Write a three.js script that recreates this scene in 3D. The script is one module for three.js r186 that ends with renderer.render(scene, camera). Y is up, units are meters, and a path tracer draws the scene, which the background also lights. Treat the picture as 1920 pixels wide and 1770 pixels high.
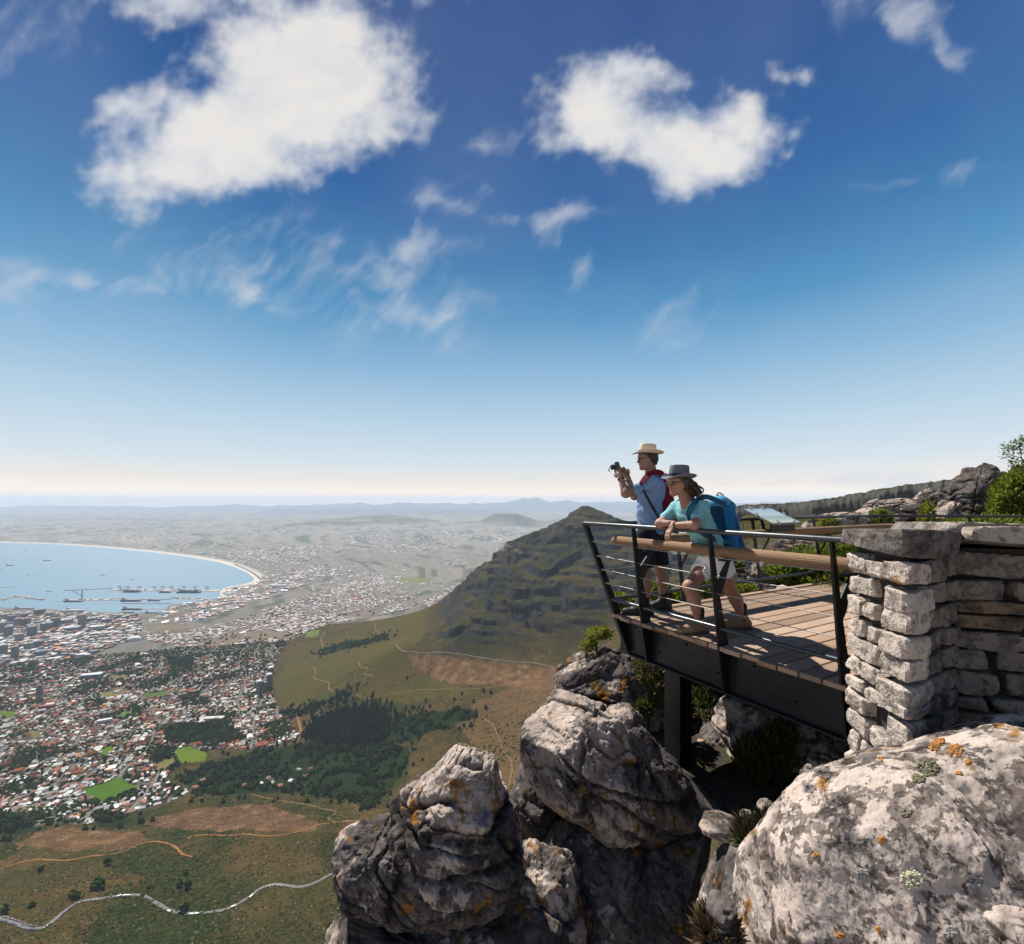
import * as THREE from 'three';
import { mergeGeometries, mergeVertices } from 'three/addons/utils/BufferGeometryUtils.js';

import { MeshBVH } from 'three-mesh-bvh';

// ---------------------------------------------------------------- camera, sky, sun, exposure
const scene = new THREE.Scene();
const F = 880, EYE = 1.2, CX = 960, CY = 940;            // focal length in photo pixels, eye height over the deck
const camera = new THREE.PerspectiveCamera(2 * Math.atan(885 / F) * 180 / Math.PI, 1920 / 1770, 0.05, 140000);
camera.position.set(0, EYE, 0);
camera.setViewOffset(1920, 1770, 0, -55, 1920, 1770);    // rising front: verticals stay vertical
scene.add(camera);
const renderer = new THREE.WebGLRenderer({ antialias: true });
renderer.toneMapping = THREE.LinearToneMapping;
renderer.toneMappingExposure = 2.0;
renderer.shadowMap.enabled = true;
const SUN = new THREE.Vector3(-0.46, 1.0, -0.66).normalize();
const sun = new THREE.DirectionalLight(new THREE.Color(1.0, 0.94, 0.86), 5.0);
sun.position.copy(SUN).multiplyScalar(60); sun.target.position.set(0, 0, 0);
sun.castShadow = true; sun.shadow.mapSize.set(4096, 4096);
Object.assign(sun.shadow.camera, { left: -25, right: 25, top: 25, bottom: -25, near: 1, far: 200 });
scene.add(sun, sun.target);
scene.fog = new THREE.FogExp2(new THREE.Color(0.68, 0.83, 1.0), 2.3e-5);

// ---------------------------------------------------------------- random numbers and noise
function rng(seed) { let s = seed >>> 0; return () => { s = (s + 0x6d2b79f5) | 0; let t = Math.imul(s ^ (s >>> 15), 1 | s); t = (t + Math.imul(t ^ (t >>> 7), 61 | t)) ^ t; return ((t ^ (t >>> 14)) >>> 0) / 4294967296; }; }
const PERM = new Uint8Array(512); { const r = rng(7), p = [...Array(256).keys()]; for (let i = 255; i > 0; i--) { const j = Math.floor(r() * (i + 1)); [p[i], p[j]] = [p[j], p[i]]; } for (let i = 0; i < 512; i++) PERM[i] = p[i & 255]; }
const GX = new Float64Array(256), GY = new Float64Array(256), GZ = new Float64Array(256); { const r = rng(11); for (let i = 0; i < 256; i++) { const z = r() * 2 - 1, a = r() * 6.2832, q = Math.sqrt(1 - z * z); GX[i] = q * Math.cos(a); GY[i] = q * Math.sin(a); GZ[i] = z; } }
function noise(x, y, z) {
  const fx = Math.floor(x), fy = Math.floor(y), fz = Math.floor(z); x -= fx; y -= fy; z -= fz;
  const X = fx & 255, Y = fy & 255, Z = fz & 255, u = x * x * x * (x * (x * 6 - 15) + 10), v = y * y * y * (y * (y * 6 - 15) + 10), w = z * z * z * (z * (z * 6 - 15) + 10);
  const A = PERM[X] + Y, B = PERM[X + 1] + Y, AA = PERM[A & 255] + Z, AB = PERM[(A + 1) & 255] + Z, BA = PERM[B & 255] + Z, BB = PERM[(B + 1) & 255] + Z;
  const g = (h, a, b, c) => { h = PERM[h]; return GX[h] * a + GY[h] * b + GZ[h] * c; };
  const l = (t, a, b) => a + t * (b - a);
  return 1.5 * l(w, l(v, l(u, g(AA, x, y, z), g(BA, x - 1, y, z)), l(u, g(AB, x, y - 1, z), g(BB, x - 1, y - 1, z))), l(v, l(u, g(AA + 1, x, y, z - 1), g(BA + 1, x - 1, y, z - 1)), l(u, g(AB + 1, x, y - 1, z - 1), g(BB + 1, x - 1, y - 1, z - 1))));
}
function fbm(x, y, z, n = 4, gain = 0.5) { let s = 0, a = 1, t = 0; for (let i = 0; i < n; i++) { s += a * noise(x, y, z); t += a; a *= gain; x = x * 2.03 + 17.1; y = y * 2.03 + 5.7; z = z * 2.03 + 9.2; } return s / t; }
function ridged(x, y, z, n = 4) { let s = 0, a = 1, t = 0; for (let i = 0; i < n; i++) { s += a * (1 - 2 * Math.abs(noise(x, y, z))); t += a; a *= 0.5; x = x * 2.07 + 3.1; y = y * 2.07 + 7.7; z = z * 2.07 + 1.2; } return s / t; }
const clamp = (x, a = 0, b = 1) => Math.min(b, Math.max(a, x)), sstep = (a, b, x) => { const t = clamp((x - a) / (b - a)); return t * t * (3 - 2 * t); }, lerp = (a, b, t) => a + (b - a) * t;
const mixc = (a, b, t) => [lerp(a[0], b[0], t), lerp(a[1], b[1], t), lerp(a[2], b[2], t)];
const lin = (h) => { const c = new THREE.Color(h); return [c.r, c.g, c.b]; };

// ---------------------------------------------------------------- the sky, with its clouds, by direction
const SKY_STOPS = [[0, '#fff0e0'], [1.6, '#fbeee2'], [4.5, '#d6e4f0'], [9, '#b8d4eb'], [15.3, '#88b6dd'], [21, '#5596c8'], [26.6, '#3d7cb4'], [31.5, '#3368a7'], [40, '#295695'], [47, '#234b8d'], [62, '#1d4080'], [90, '#183874']].map(([e, h]) => [e, lin(h)]);
function skyGradient(elev) {
  for (let i = 1; i < SKY_STOPS.length; i++) if (elev <= SKY_STOPS[i][0]) { const [a, ca] = SKY_STOPS[i - 1], [b, cb] = SKY_STOPS[i], t = (elev - a) / (b - a); return mixc(ca, cb, t); }
  return SKY_STOPS[SKY_STOPS.length - 1][1];
}
// each puff: centre, half-axes (units of 1/880 of the tangent plane), turn, strength
const CLOUDS = [
  [[560, 150, 205, 140, .15, 1.2], [430, 245, 178, 102, -.3, 1.08], [310, 335, 165, 72, -.12, .95], [640, 70, 120, 110, 0, .8], [235, 205, 110, 46, -.5, .75], [310, 20, 190, 62, .25, .7], [500, 300, 110, 70, 0, .85], [700, 190, 135, 85, .2, .9], [578, 340, 42, 26, .4, .55], [130, 95, 70, 60, .5, .42], [480, -30, 320, 60, 0, .7]],
  [[1130, 205, 130, 100, .1, 1.05], [1260, 270, 165, 85, .12, 1.0], [1400, 230, 120, 80, -.35, .85], [1185, 118, 75, 28, .2, .62], [1250, 150, 50, 28, .7, .55], [1495, 150, 58, 22, .5, .6], [1030, 165, 62, 45, .3, .55], [1380, 160, 80, 26, .7, .5], [1300, 300, 90, 60, -.2, .8]],
  [[1705, 40, 62, 48, .7, .6], [1765, 90, 60, 32, .8, .55], [1560, 10, 60, 40, 0, .34], [1790, 118, 30, 16, .2, .45]],
  [[795, 470, 78, 36, -.25, .58], [738, 515, 55, 34, -.5, .5], [840, 385, 55, 26, .3, .52], [1050, 405, 90, 20, 0, .46], [1035, 415, 24, 30, .2, .44], [1090, 512, 36, 28, .7, .5], [1245, 620, 70, 46, -.6, .42], [450, 525, 190, 60, .2, .42], [470, 548, 50, 26, .3, .5], [120, 515, 150, 24, .25, .5], [15, 550, 50, 60, .5, .5], [770, 590, 130, 60, .3, .42], [850, 615, 34, 66, .1, .46], [915, 265, 45, 24, -.2, .34], [960, 240, 30, 20, 0, .32], [560, 470, 240, 60, .1, .34], [60, 40, 160, 60, -.4, .36], [910, 340, 40, 24, 0, .28], [1740, 335, 300, 18, -.05, .22]],
];
const LOWCLOUDS = [[1640, 905, 150, 24, 0, .75], [1900, 890, 90, 30, 0, .8], [1430, 908, 140, 8, 0, .5], [960, 895, 80, 5, 0, .4], [1720, 898, 80, 20, 0, .6]];
for (const l of [...CLOUDS, LOWCLOUDS]) { let a = 1e9, b = -1e9, c = 1e9, d = -1e9; for (const [x, y, rx, ry] of l) { const r = Math.max(rx, ry) * 1.9 + 70; a = Math.min(a, x - r); b = Math.max(b, x + r); c = Math.min(c, y - r); d = Math.max(d, y + r); } l.box = [a, b, c, d]; }
function cloudAt(X, Y, list, seed, kind) {             // kind 0 heaped cloud, 1 low bank, 2 wisps
  const B = list.box; if (X < B[0] || X > B[1] || Y < B[2] || Y > B[3]) return 0;
  const ws = kind === 1 ? .3 : 1, x = X + ws * (58 * fbm(X / 170, Y / 170, seed + 3.3, 2) + 17 * fbm(X / 46, Y / 46, seed + 5.3, 3)), y = Y + ws * (46 * fbm(X / 170 + 40, Y / 170, seed + 8.1, 2) + 15 * fbm(X / 46 + 9, Y / 46, seed + 8.3, 3));
  let f = 0;
  for (const [cx, cy, rx, ry, a, w] of list) { const dx = x - cx, dy = y - cy, m = 2 * Math.max(rx, ry); if (Math.abs(dx) > m || Math.abs(dy) > m) continue; const c = Math.cos(a), s = Math.sin(a), p = (dx * c + dy * s) / rx, q = (dy * c - dx * s) / ry, v = w * Math.exp(-0.9 * (p * p + q * q)); f = Math.max(f, v) + 0.35 * Math.min(f, v); }
  if (f < 0.04) return 0;
  if (kind === 2) { const n = fbm((x * .72 + y * .7) / 38, (x * .7 - y * .72) / 120, seed, 5, .55), n2 = fbm(x / 80, y / 50, seed + 4, 4); return .42 * sstep(.02, 1.05, f * 1.25 - .12 + n * .62 + n2 * .42); }
  if (kind === 1) { const n = fbm(X / 60, Y / 22, seed, 5, .55); return sstep(.05, .8, f - .25 + n * .6); }
  const n = fbm(X / 92, Y / 74, seed, 6, .56), e = fbm((X * .8 + Y * .6) / 26, (X * .6 - Y * .8) / 48, seed + 9, 4, .6);
  return sstep(0, 1, (f - .36 + n * .72 + e * .34 * (1.15 - f)) / 1.0);
}
{
  const SECT = Math.PI * 2 / 3, SKYLEVEL = 1 / renderer.toneMappingExposure, W = 3072, H = 1536, data = new Float32Array(W * H * 4), cl = [0.85, 0.82, 0.79], clb = [0.52, 0.60, 0.71];
  for (let r = 0; r < H; r++) {
    const el = ((r + 0.5) / H - 0.5) * Math.PI, y = Math.sin(el), base = skyGradient(Math.max(0, el * 180 / Math.PI));
    for (let c = 0; c < W; c++) {
      const o = (r * W + c) * 4; const lowb = 1 + .2 * sstep(2.6, .4, el * 57.2958); let R = base[0] * lowb, G = base[1] * lowb * .985, B = base[2] * lowb * .95;
      if (y > 0.004) {
        const az = ((c + 0.5) / W - 0.5) * 2 * Math.PI + Math.PI / 2;      // 0 straight ahead, to the right positive
        let q = Math.round(az / SECT); const a = az - q * SECT; q = ((q % 3) + 3) % 3;
        const flip = q & 1 ? -1 : 1, ca = Math.cos(a);
        const X = CX + flip * Math.tan(a) * F + (q === 2 ? 160 : 0), Y = CY - (Math.tan(el) / ca) * F + (q ? (q === 2 ? 90 : -60) : 0), pole = sstep(1.2, 0.95, Math.atan(Math.tan(el) / ca));
        let d = 0;
        if (pole > 0) {
          for (const l of CLOUDS) { const v = cloudAt(X, Y, l, q * 31 + 2.5, l === CLOUDS[3] || l === CLOUDS[2] ? 2 : 0); d = d + v - d * v * 0.6; }
          if (Y > 840) d = Math.max(d, cloudAt(X, Y, LOWCLOUDS, q * 17 + 5, 1) * .6);
          d = clamp(d * pole);
        }
        // thin veils everywhere, a little paler towards the west of the frame
        const veil = clamp(fbm(Math.cos(az) * 2.2 / (y + .35), Math.sin(az) * 2.2 / (y + .35), 4.4, 3) * .5 + .12) * .26 * sstep(.02, .3, y);
        const al = d * (1.85 - .9 * d), sh = clamp(.18 + .74 * d + .55 * (al > .05 ? fbm(X / 85, Y / 55, q + 1.7, 4) : 0));
        const cR = lerp(clb[0], cl[0], sh), cG = lerp(clb[1], cl[1], sh), cB = lerp(clb[2], cl[2], sh);
        R = lerp(R, .55, veil); G = lerp(G, .62, veil); B = lerp(B, .72, veil);
        R = lerp(R, cR, al); G = lerp(G, cG, al); B = lerp(B, cB, al);
      }
      data[o] = R * SKYLEVEL; data[o + 1] = G * SKYLEVEL; data[o + 2] = B * SKYLEVEL; data[o + 3] = 1;
    }
  }
  const t = new THREE.DataTexture(data, W, H, THREE.RGBAFormat, THREE.FloatType);
  t.mapping = THREE.EquirectangularReflectionMapping; t.magFilter = THREE.LinearFilter; t.needsUpdate = true;
  scene.background = t; scene.environment = t;
}

// ---------------------------------------------------------------- helpers
const V3 = THREE.Vector3, v3 = (x, y, z) => new V3(x, y, z);
const W = (px, py, d) => v3((px - CX) / F * d, EYE - (py - CY) / F * d, -d);      // a point d metres ahead in the direction of a photo pixel
const used = new Map();
function numbered(n) { const k = used.get(n) || 0; used.set(n, k + 1); return k ? n + '_' + String(k).padStart(3, '0') : n; }
function tag(o, label, category, group, kind) { if (label) o.userData.label = label; if (category) o.userData.category = category; if (group) o.userData.group = group; if (kind) o.userData.kind = kind; return o; }
function mesh(name, geo, mat, parent) { const m = new THREE.Mesh(geo, mat); m.name = parent ? name : numbered(name); m.castShadow = m.receiveShadow = true; (parent || scene).add(m); return m; }
const partNames = new WeakMap();
function part(name, geo, mat, parent) { let k = partNames.get(parent); if (!k) partNames.set(parent, k = new Map()); const n = k.get(name) || 0; k.set(name, n + 1); return mesh(n ? name + '_' + String(n).padStart(3, '0') : name, geo, mat, parent); }
function thing(name, label, category, pos = [0, 0, 0], group) { const o = new THREE.Group(); o.name = numbered(name); o.position.set(...pos); scene.add(o); return tag(o, label, category, group); }
const ALB = 0.64;                                        // the palette below was noted from a brighter reading; base colours are this share of it
const std = (c, rough = 0.9, extra = {}) => new THREE.MeshStandardMaterial({ color: Array.isArray(c) ? new THREE.Color().setRGB(...c.map((v) => v * ALB)) : new THREE.Color(c), roughness: rough, metalness: 0, ...extra });
const matte = (c, extra = {}) => new THREE.MeshLambertMaterial({ color: new THREE.Color().setRGB(...c.map((v) => v * ALB)), ...extra });
function merge(list) { return list.length === 1 ? list[0] : mergeGeometries(list.map((g) => { g = g.index ? g.toNonIndexed() : g; for (const k of Object.keys(g.attributes)) if (!['position', 'normal', 'uv'].includes(k)) g.deleteAttribute(k); return g; })); }
// a bar of rectangular section between two points; w across, h along the up hint
function bar(a, b, w, h, up = v3(0, 1, 0), bev = 0) {
  const d = b.clone().sub(a), L = d.length(), x = d.normalize(), z = x.clone().cross(up).normalize(), y = z.clone().cross(x);
  const g = new THREE.BoxGeometry(L, h, w), m = new THREE.Matrix4().makeBasis(x, y, z).setPosition(a.clone().add(b).multiplyScalar(.5));
  return g.applyMatrix4(m);
}
function rod(a, b, r, seg = 12, r2 = r) {
  const d = b.clone().sub(a), L = d.length(), g = new THREE.CylinderGeometry(r2, r, L, seg, 1);
  g.applyQuaternion(new THREE.Quaternion().setFromUnitVectors(v3(0, 1, 0), d.normalize())); return g.translate((a.x + b.x) / 2, (a.y + b.y) / 2, (a.z + b.z) / 2);
}
const tube = (pts, r, n = 24, seg = 8, closed = false) => new THREE.TubeGeometry(new THREE.CatmullRomCurve3(pts, closed), n, r, seg, closed);
function canvasTex(w, h, draw, srgb = true, rx = 1, ry = 1) {
  const c = document.createElement('canvas'); c.width = w; c.height = h; draw(c.getContext('2d'), w, h);
  const t = new THREE.CanvasTexture(c); t.wrapS = t.wrapT = THREE.RepeatWrapping; t.repeat.set(rx, ry); if (srgb) t.colorSpace = THREE.SRGBColorSpace; return t;
}
// periodic noise image: f(u, v) in 0..1 -> [r, g, b] 0..1 (linear data) ; u, v in 0..1
function dataTex(n, f, srgb, m = n) {
  const d = new Uint8Array(n * m * 4);
  for (let j = 0; j < m; j++) for (let i = 0; i < n; i++) { const c = f(i / n, j / m), o = (j * n + i) * 4; for (let k = 0; k < 3; k++) d[o + k] = clamp(Array.isArray(c) ? c[k] : c) * 255; d[o + 3] = 255; }
  const t = new THREE.DataTexture(d, n, m); t.wrapS = t.wrapT = THREE.RepeatWrapping; t.magFilter = THREE.LinearFilter; if (srgb) t.colorSpace = THREE.SRGBColorSpace; t.needsUpdate = true; return t;
}
// noise that repeats: p cells across u and v
function tnoise(u, v, p, s, n = 4, gain = .55) {
  let r = 0, a = 1, t = 0;
  for (let k = 0; k < n; k++) {
    const x = u * p, y = v * p, ix = Math.floor(x), iy = Math.floor(y), fx = x - ix, fy = y - iy, q = fx * fx * fx * (fx * (fx * 6 - 15) + 10), w = fy * fy * fy * (fy * (fy * 6 - 15) + 10);
    const g = (i, j) => { const h = PERM[(PERM[(((i % p) + p) % p + s * 7 + k * 31) & 255] + ((j % p) + p) % p + k * 57) & 255]; return GX[h] * (x - i) + GY[h] * (y - j); };
    r += a * 1.7 * lerp(lerp(g(ix, iy), g(ix + 1, iy), q), lerp(g(ix, iy + 1), g(ix + 1, iy + 1), q), w); t += a; a *= gain; p *= 2;
  }
  return r / t;
}
// ---------------------------------------------------------------- the land: heights in metres over the sea, the deck at 1066
const DECK_ALT = 1066, yOf = (alt) => alt - DECK_ALT;
const planAt = (px, py, alt) => { const d = F * (EYE - yOf(alt)) / (py - CY); return [(px - CX) / F * d, d]; };   // [right, ahead]
// surveyed heights: photo column, photo row, metres over the sea
const SURVEY = [
  [-150, 1770, 375], [150, 1770, 382], [450, 1770, 392], [750, 1770, 415], [1000, 1770, 470], [1400, 1770, 560],
  [-150, 1700, 350], [0, 1722, 364], [130, 1705, 365], [240, 1684, 366], [350, 1714, 366], [470, 1682, 367], [560, 1662, 368], [640, 1640, 370],
  [-150, 1620, 285], [50, 1625, 292], [300, 1583, 300], [480, 1610, 325], [620, 1600, 338], [800, 1600, 365],
  [-100, 1575, 225], [100, 1562, 258], [250, 1566, 266], [420, 1535, 278], [560, 1545, 290], [690, 1542, 305],
  [0, 1500, 140], [250, 1500, 172], [450, 1490, 215], [650, 1500, 268], [900, 1500, 315],
  [-100, 1420, 98], [100, 1420, 110], [300, 1420, 125], [500, 1420, 168], [700, 1420, 238], [900, 1420, 312], [1000, 1420, 352],
  [-100, 1350, 78], [150, 1350, 88], [400, 1350, 105], [550, 1350, 132], [700, 1350, 210], [900, 1350, 332], [1020, 1350, 392],
  [-100, 1290, 55], [200, 1290, 62], [400, 1290, 76], [520, 1290, 100], [620, 1290, 165], [750, 1290, 262], [900, 1290, 355], [1030, 1290, 388],
  [-100, 1240, 34], [250, 1240, 42], [420, 1240, 52], [540, 1240, 84], [620, 1240, 145], [745, 1215, 345], [860, 1228, 376], [950, 1240, 384], [1032, 1249, 394],
  [-100, 1195, 12], [200, 1195, 20], [420, 1195, 32], [520, 1200, 55], [620, 1195, 125], [700, 1185, 190],
  [700, 1165, 195], [800, 1140, 280], [850, 1112, 392], [900, 1070, 560], [940, 1036, 690], [962, 1019, 758], [985, 1008, 803], [1028, 1006, 815], [1046, 996, 855], [1068, 972, 942], [1095, 958, 998], [1115, 957, 1000], [1150, 974, 935], [1180, 985, 890],
  [800, 1180, 335], [850, 1175, 425], [900, 1150, 500], [930, 1195, 440], [1000, 1195, 455], [1000, 1140, 540], [1000, 1080, 655], [1090, 1200, 470], [1090, 1120, 610], [1090, 1050, 740], [1150, 1150, 560], [1150, 1060, 720],
  [1200, 1010, 790], [1240, 1035, 705], [1282, 1066, 612], [1282, 1130, 600], [1200, 1150, 560], [1310, 1050, 755], [1360, 1020, 890], [1310, 1150, 700], [1450, 1000, 980], [1150, 1260, 480], [1200, 1400, 560], [1350, 1250, 700], [1700, 1300, 800],
];
const BEHIND = [[560, 3900, 40], [700, 4000, 50], [800, 4150, 70], [880, 4300, 120], [960, 4400, 190], [1040, 4500, 260], [1115, 4600, 330], [1200, 4700, 300], [1285, 4300, 220], [1350, 4300, 400], [1450, 3600, 560], [400, 3900, 12], [200, 4100, 6], [-100, 4200, 4], [-100, 4900, 4], [300, 4900, 4], [600, 4900, 8], [900, 5200, 20], [1150, 5600, 40], [1300, 5200, 60]];
const TPS = (() => {
  const P = [], sc = (px, d) => [(px - CX) / F * 1.6, Math.log(d) * 1.9];
  for (const [px, py, a] of SURVEY) P.push([...sc(px, planAt(px, py, a)[1]), a]);
  for (const [px, d, a] of BEHIND) P.push([...sc(px, d), a]);
  const n = P.length, N = n + 3, M = Array.from({ length: N }, () => new Float64Array(N + 1)), U = (r2) => r2 > 0 ? r2 * Math.log(r2) : 0;
  for (let i = 0; i < n; i++) {
    for (let j = 0; j < n; j++) M[i][j] = U((P[i][0] - P[j][0]) ** 2 + (P[i][1] - P[j][1]) ** 2) + (i === j ? 0.0003 : 0);
    [1, P[i][0], P[i][1]].forEach((v, k) => { M[i][n + k] = v; M[n + k][i] = v; }); M[i][N] = P[i][2];
  }
  for (let i = 0; i < N; i++) { let p = i; for (let r = i + 1; r < N; r++) if (Math.abs(M[r][i]) > Math.abs(M[p][i])) p = r; [M[i], M[p]] = [M[p], M[i]]; for (let r = i + 1; r < N; r++) { const f = M[r][i] / M[i][i]; if (f) for (let c = i; c <= N; c++) M[r][c] -= f * M[i][c]; } }
  const w = new Float64Array(N); for (let i = N - 1; i >= 0; i--) { let s = M[i][N]; for (let c = i + 1; c < N; c++) s -= M[i][c] * w[c]; w[i] = s / M[i][i]; }
  const X = Float64Array.from(P, (p) => p[0]), Y = Float64Array.from(P, (p) => p[1]);
  return (x, d) => { const u = clamp(x / d, -1.25, .46) * 1.6, v = Math.log(d) * 1.9; let s = w[n] + w[n + 1] * u + w[n + 2] * v; for (let i = 0; i < n; i++) { const r2 = (u - X[i]) ** 2 + (v - Y[i]) ** 2; if (r2 > 1e-9) s += w[i] * r2 * Math.log(r2); } return s; };
})();
// the bay
const poly = (pts, alt) => { const p = pts.map(([a, b]) => Array.isArray(alt) ? [a, b] : planAt(a, b, alt)); const xs = p.map((q) => q[0]), ds = p.map((q) => q[1]); p.box = [Math.min(...xs), Math.max(...xs), Math.min(...ds), Math.max(...ds)]; return p; };
const SEA = poly([[-700, 1008], [-300, 1010], [0, 1017], [100, 1020], [200, 1027], [300, 1037], [360, 1045], [410, 1054], [440, 1063], [462, 1073], [476, 1083], [475, 1090], [455, 1096], [425, 1101], [412, 1107], [414, 1117], [400, 1125], [350, 1130], [318, 1134], [306, 1147], [240, 1149], [170, 1147], [120, 1144], [60, 1140], [0, 1139], [-200, 1134], [-700, 1130]], 0);
function inPoly(p, x, d) { const b = p.box; if (x < b[0] || x > b[1] || d < b[2] || d > b[3]) return false; let c = false; for (let i = 0, j = p.length - 1; i < p.length; j = i++) if ((p[i][1] > d) !== (p[j][1] > d) && x < (p[j][0] - p[i][0]) * (d - p[i][1]) / (p[j][1] - p[i][1]) + p[i][0]) c = !c; return c; }
function edgeDist(p, x, d) { let m = 1e18; for (let i = 0, j = p.length - 1; i < p.length; j = i++) { const ax = p[j][0], ay = p[j][1], bx = p[i][0] - ax, by = p[i][1] - ay, t = clamp(((x - ax) * bx + (d - ay) * by) / (bx * bx + by * by)); m = Math.min(m, (x - ax - bx * t) ** 2 + (d - ay - by * t) ** 2); } return Math.sqrt(m); }
const HILLS = [[-190, 20200, 900, 500, 440], [400, 20800, 1100, 500, 300], [-900, 20600, 700, 400, 250], [-8200, 21000, 1500, 900, 150], [-5200, 21500, 1200, 600, 250], [2600, 22000, 1400, 600, 220], [-7000, 24500, 2200, 900, 330]];
const inPeak = (x, d) => sstep(-1150, -700, x - (d - 3000) * 0.1) * sstep(1980, 2250, d + (x < 0 ? -x * .15 : 0)) * sstep(5200, 4400, d);
const ravine = (x, d) => d > 2900 ? 0 : sstep(.42, .9, ridged((x * .86 + d * .5) / 330 + .3 * noise(x / 200, d / 200, 6), (d * .86 - x * .5) / 1300, 4.4, 2));
function landAlt(x, d) {
  let a = 8 + 6 * fbm(x / 1500, d / 1500, 1.5, 3);
  if (d > 9000) { a += sstep(9000, 30000, d) * 40 * (1 + fbm(x / 3000, d / 3000, 8.2, 3)); for (const [hx, hd, rx, rd, h] of HILLS) { const q = ((x - hx) / rx) ** 2 + ((d - hd) / rd) ** 2; if (q < 9) a += h * Math.exp(-q) * (1 + .35 * fbm(x / 500, d / 500, 2.2, 3)); } }
  if (d < 5600) {
    let t = TPS(x, d); const pk = inPeak(x, d);
    if (pk > 0) {
      const st = sstep(320, 470, t) * pk, along = (x + 900) * .55 + (d - 2600) * .35 + 70 * noise(x / 260, d / 260, 3), r = ridged(along / 210, t / 900, 5.5, 4), r2 = ridged(along / 70, t / 500, 8.5, 3), n2 = fbm(x / 110, d / 110, 7.1, 5, .58);
      t += st * (30 * (r - .15) + 17 * r2 + 30 * n2) * sstep(1012, 930, t);
      for (const [step, k0, amt, sd] of [[96, .9, .66, 1], [39, .6, .5, 4]]) { const wob = k0 * fbm(x / 330, d / 330, sd, 3) * 1.7, k = t / step + wob, f = k - Math.floor(k), q = (Math.floor(k) + sstep(.42, .66, f) * .86 + f * .14 - wob) * step, mask = sstep(-.22, .16, fbm(x / 210, t / 60, sd + 11.3, 3)) * sstep(330, 420, t) * sstep(1000, 930, t); t = lerp(t, q, amt * st * mask); }
    }
    if (pk > 0) t += 34 * Math.exp(-(((x - 515) / 85) ** 2 + ((d - 3470) / 150) ** 2)) + 16 * Math.exp(-(((x - 330) / 40) ** 2 + ((d - 3420) / 120) ** 2));
    const rough = sstep(60, 300, t); t += rough * (5 * fbm(x / 130, d / 130, 3.1, 4) + 9 * fbm(x / 420, d / 420, 6.1, 2)) * (1 - .5 * pk);
    const rv = ravine(x, d); if (rv > 0) t -= 9 * rv * sstep(120, 240, t) * (1 - pk);
    a = lerp(t, a, sstep(4400, 5600, d));
  }
  a = Math.max(a, 2.5); const b = SEA.box;
  if (d > 3300 && x < b[1] + 400 && d < b[3] + 400) { const e = edgeDist(SEA, x, d), s = inPoly(SEA, x, d) ? -e : e; if (s < 300) a = Math.min(Math.max(a, 2.5), clamp(s * .06, -6, 18)); }
  return a;
}
const groundY = (x, d) => yOf(landAlt(x, d));
// where the view through a photo pixel meets the land: [right, ahead]
function hit(px, py) {
  const u = (px - CX) / F, v = (py - CY) / F; let d = 430, pd = d;
  for (let k = 0; k < 4000; k++) { const g = EYE - v * d - groundY(u * d, d); if (g < 0) break; pd = d; d += Math.max(d * .002, g * .35); if (d > 70000) break; }
  let a = pd, b = d; for (let k = 0; k < 18; k++) { const m = (a + b) / 2; if (EYE - v * m - groundY(u * m, m) < 0) b = m; else a = m; } return [u * b, b];
}
const hpoly = (pts) => poly(pts.map(([a, b]) => hit(a, b)), []);
// ---- land cover
const FOREST = [
  [[575, 1382], [590, 1352], [650, 1326], [722, 1326], [726, 1386], [660, 1397], [600, 1397]],
  [[726, 1348], [800, 1336], [880, 1326], [892, 1340], [840, 1362], [760, 1392], [724, 1394]],
  [[330, 1462], [400, 1426], [560, 1392], [700, 1395], [770, 1400], [760, 1440], [710, 1500], [690, 1522], [655, 1500], [560, 1484], [430, 1490], [370, 1486]],
  [[520, 1336], [600, 1318], [640, 1299], [658, 1296], [662, 1303], [600, 1330], [530, 1347]], [[600, 1218], [660, 1202], [727, 1187], [732, 1196], [660, 1214], [606, 1228]],
  [[-30, 1512], [40, 1530], [90, 1556], [30, 1566], [-30, 1572]], [[170, 1520], [240, 1528], [230, 1550], [180, 1548]], [[310, 1232], [365, 1236], [360, 1252], [318, 1254]],
  [[290, 1402], [322, 1400], [335, 1435], [310, 1450], [285, 1430]], [[300, 1360], [420, 1352], [470, 1384], [400, 1398], [310, 1392]],
].map(hpoly);
const FIELDS = [
  [[[325, 1405], [358, 1399], [388, 1411], [387, 1426], [342, 1431], [329, 1420]], [.13, .19, .022]], [[[150, 1481], [230, 1456], [262, 1478], [188, 1508]], [.075, .16, .018]], [[[186, 1406], [206, 1398], [219, 1405], [192, 1420]], [.12, .19, .02]],
  [[[270, 1301], [315, 1294], [312, 1306], [270, 1309]], [.1, .16, .04]], [[[185, 1299], [215, 1294], [226, 1305], [196, 1308]], [.2, .2, .06]], [[[212, 1288], [238, 1284], [248, 1294], [226, 1302]], [.22, .16, .09]],
  [[[205, 1346], [246, 1331], [252, 1340], [216, 1348]], [.12, .18, .04]], [[[-12, 1330], [28, 1334], [30, 1343], [-12, 1347]], [.12, .18, .03]], [[[52, 1369], [76, 1370], [74, 1384], [58, 1384]], [.19, .17, .06]],
  [[[205, 1268], [245, 1262], [240, 1276], [195, 1278]], [.2, .18, .08]], [[[318, 1180], [355, 1178], [352, 1188], [320, 1188]], [.2, .16, .1]], [[[290, 1432], [325, 1420], [330, 1432], [300, 1448]], [.2, .17, .07]],
  [[[750, 1084], [810, 1083], [805, 1093], [755, 1094]], [.17, .2, .08]], [[[575, 1184], [600, 1180], [596, 1192], [572, 1196]], [.14, .2, .05]],
].map(([p, c]) => [hpoly(p), c]);
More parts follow.
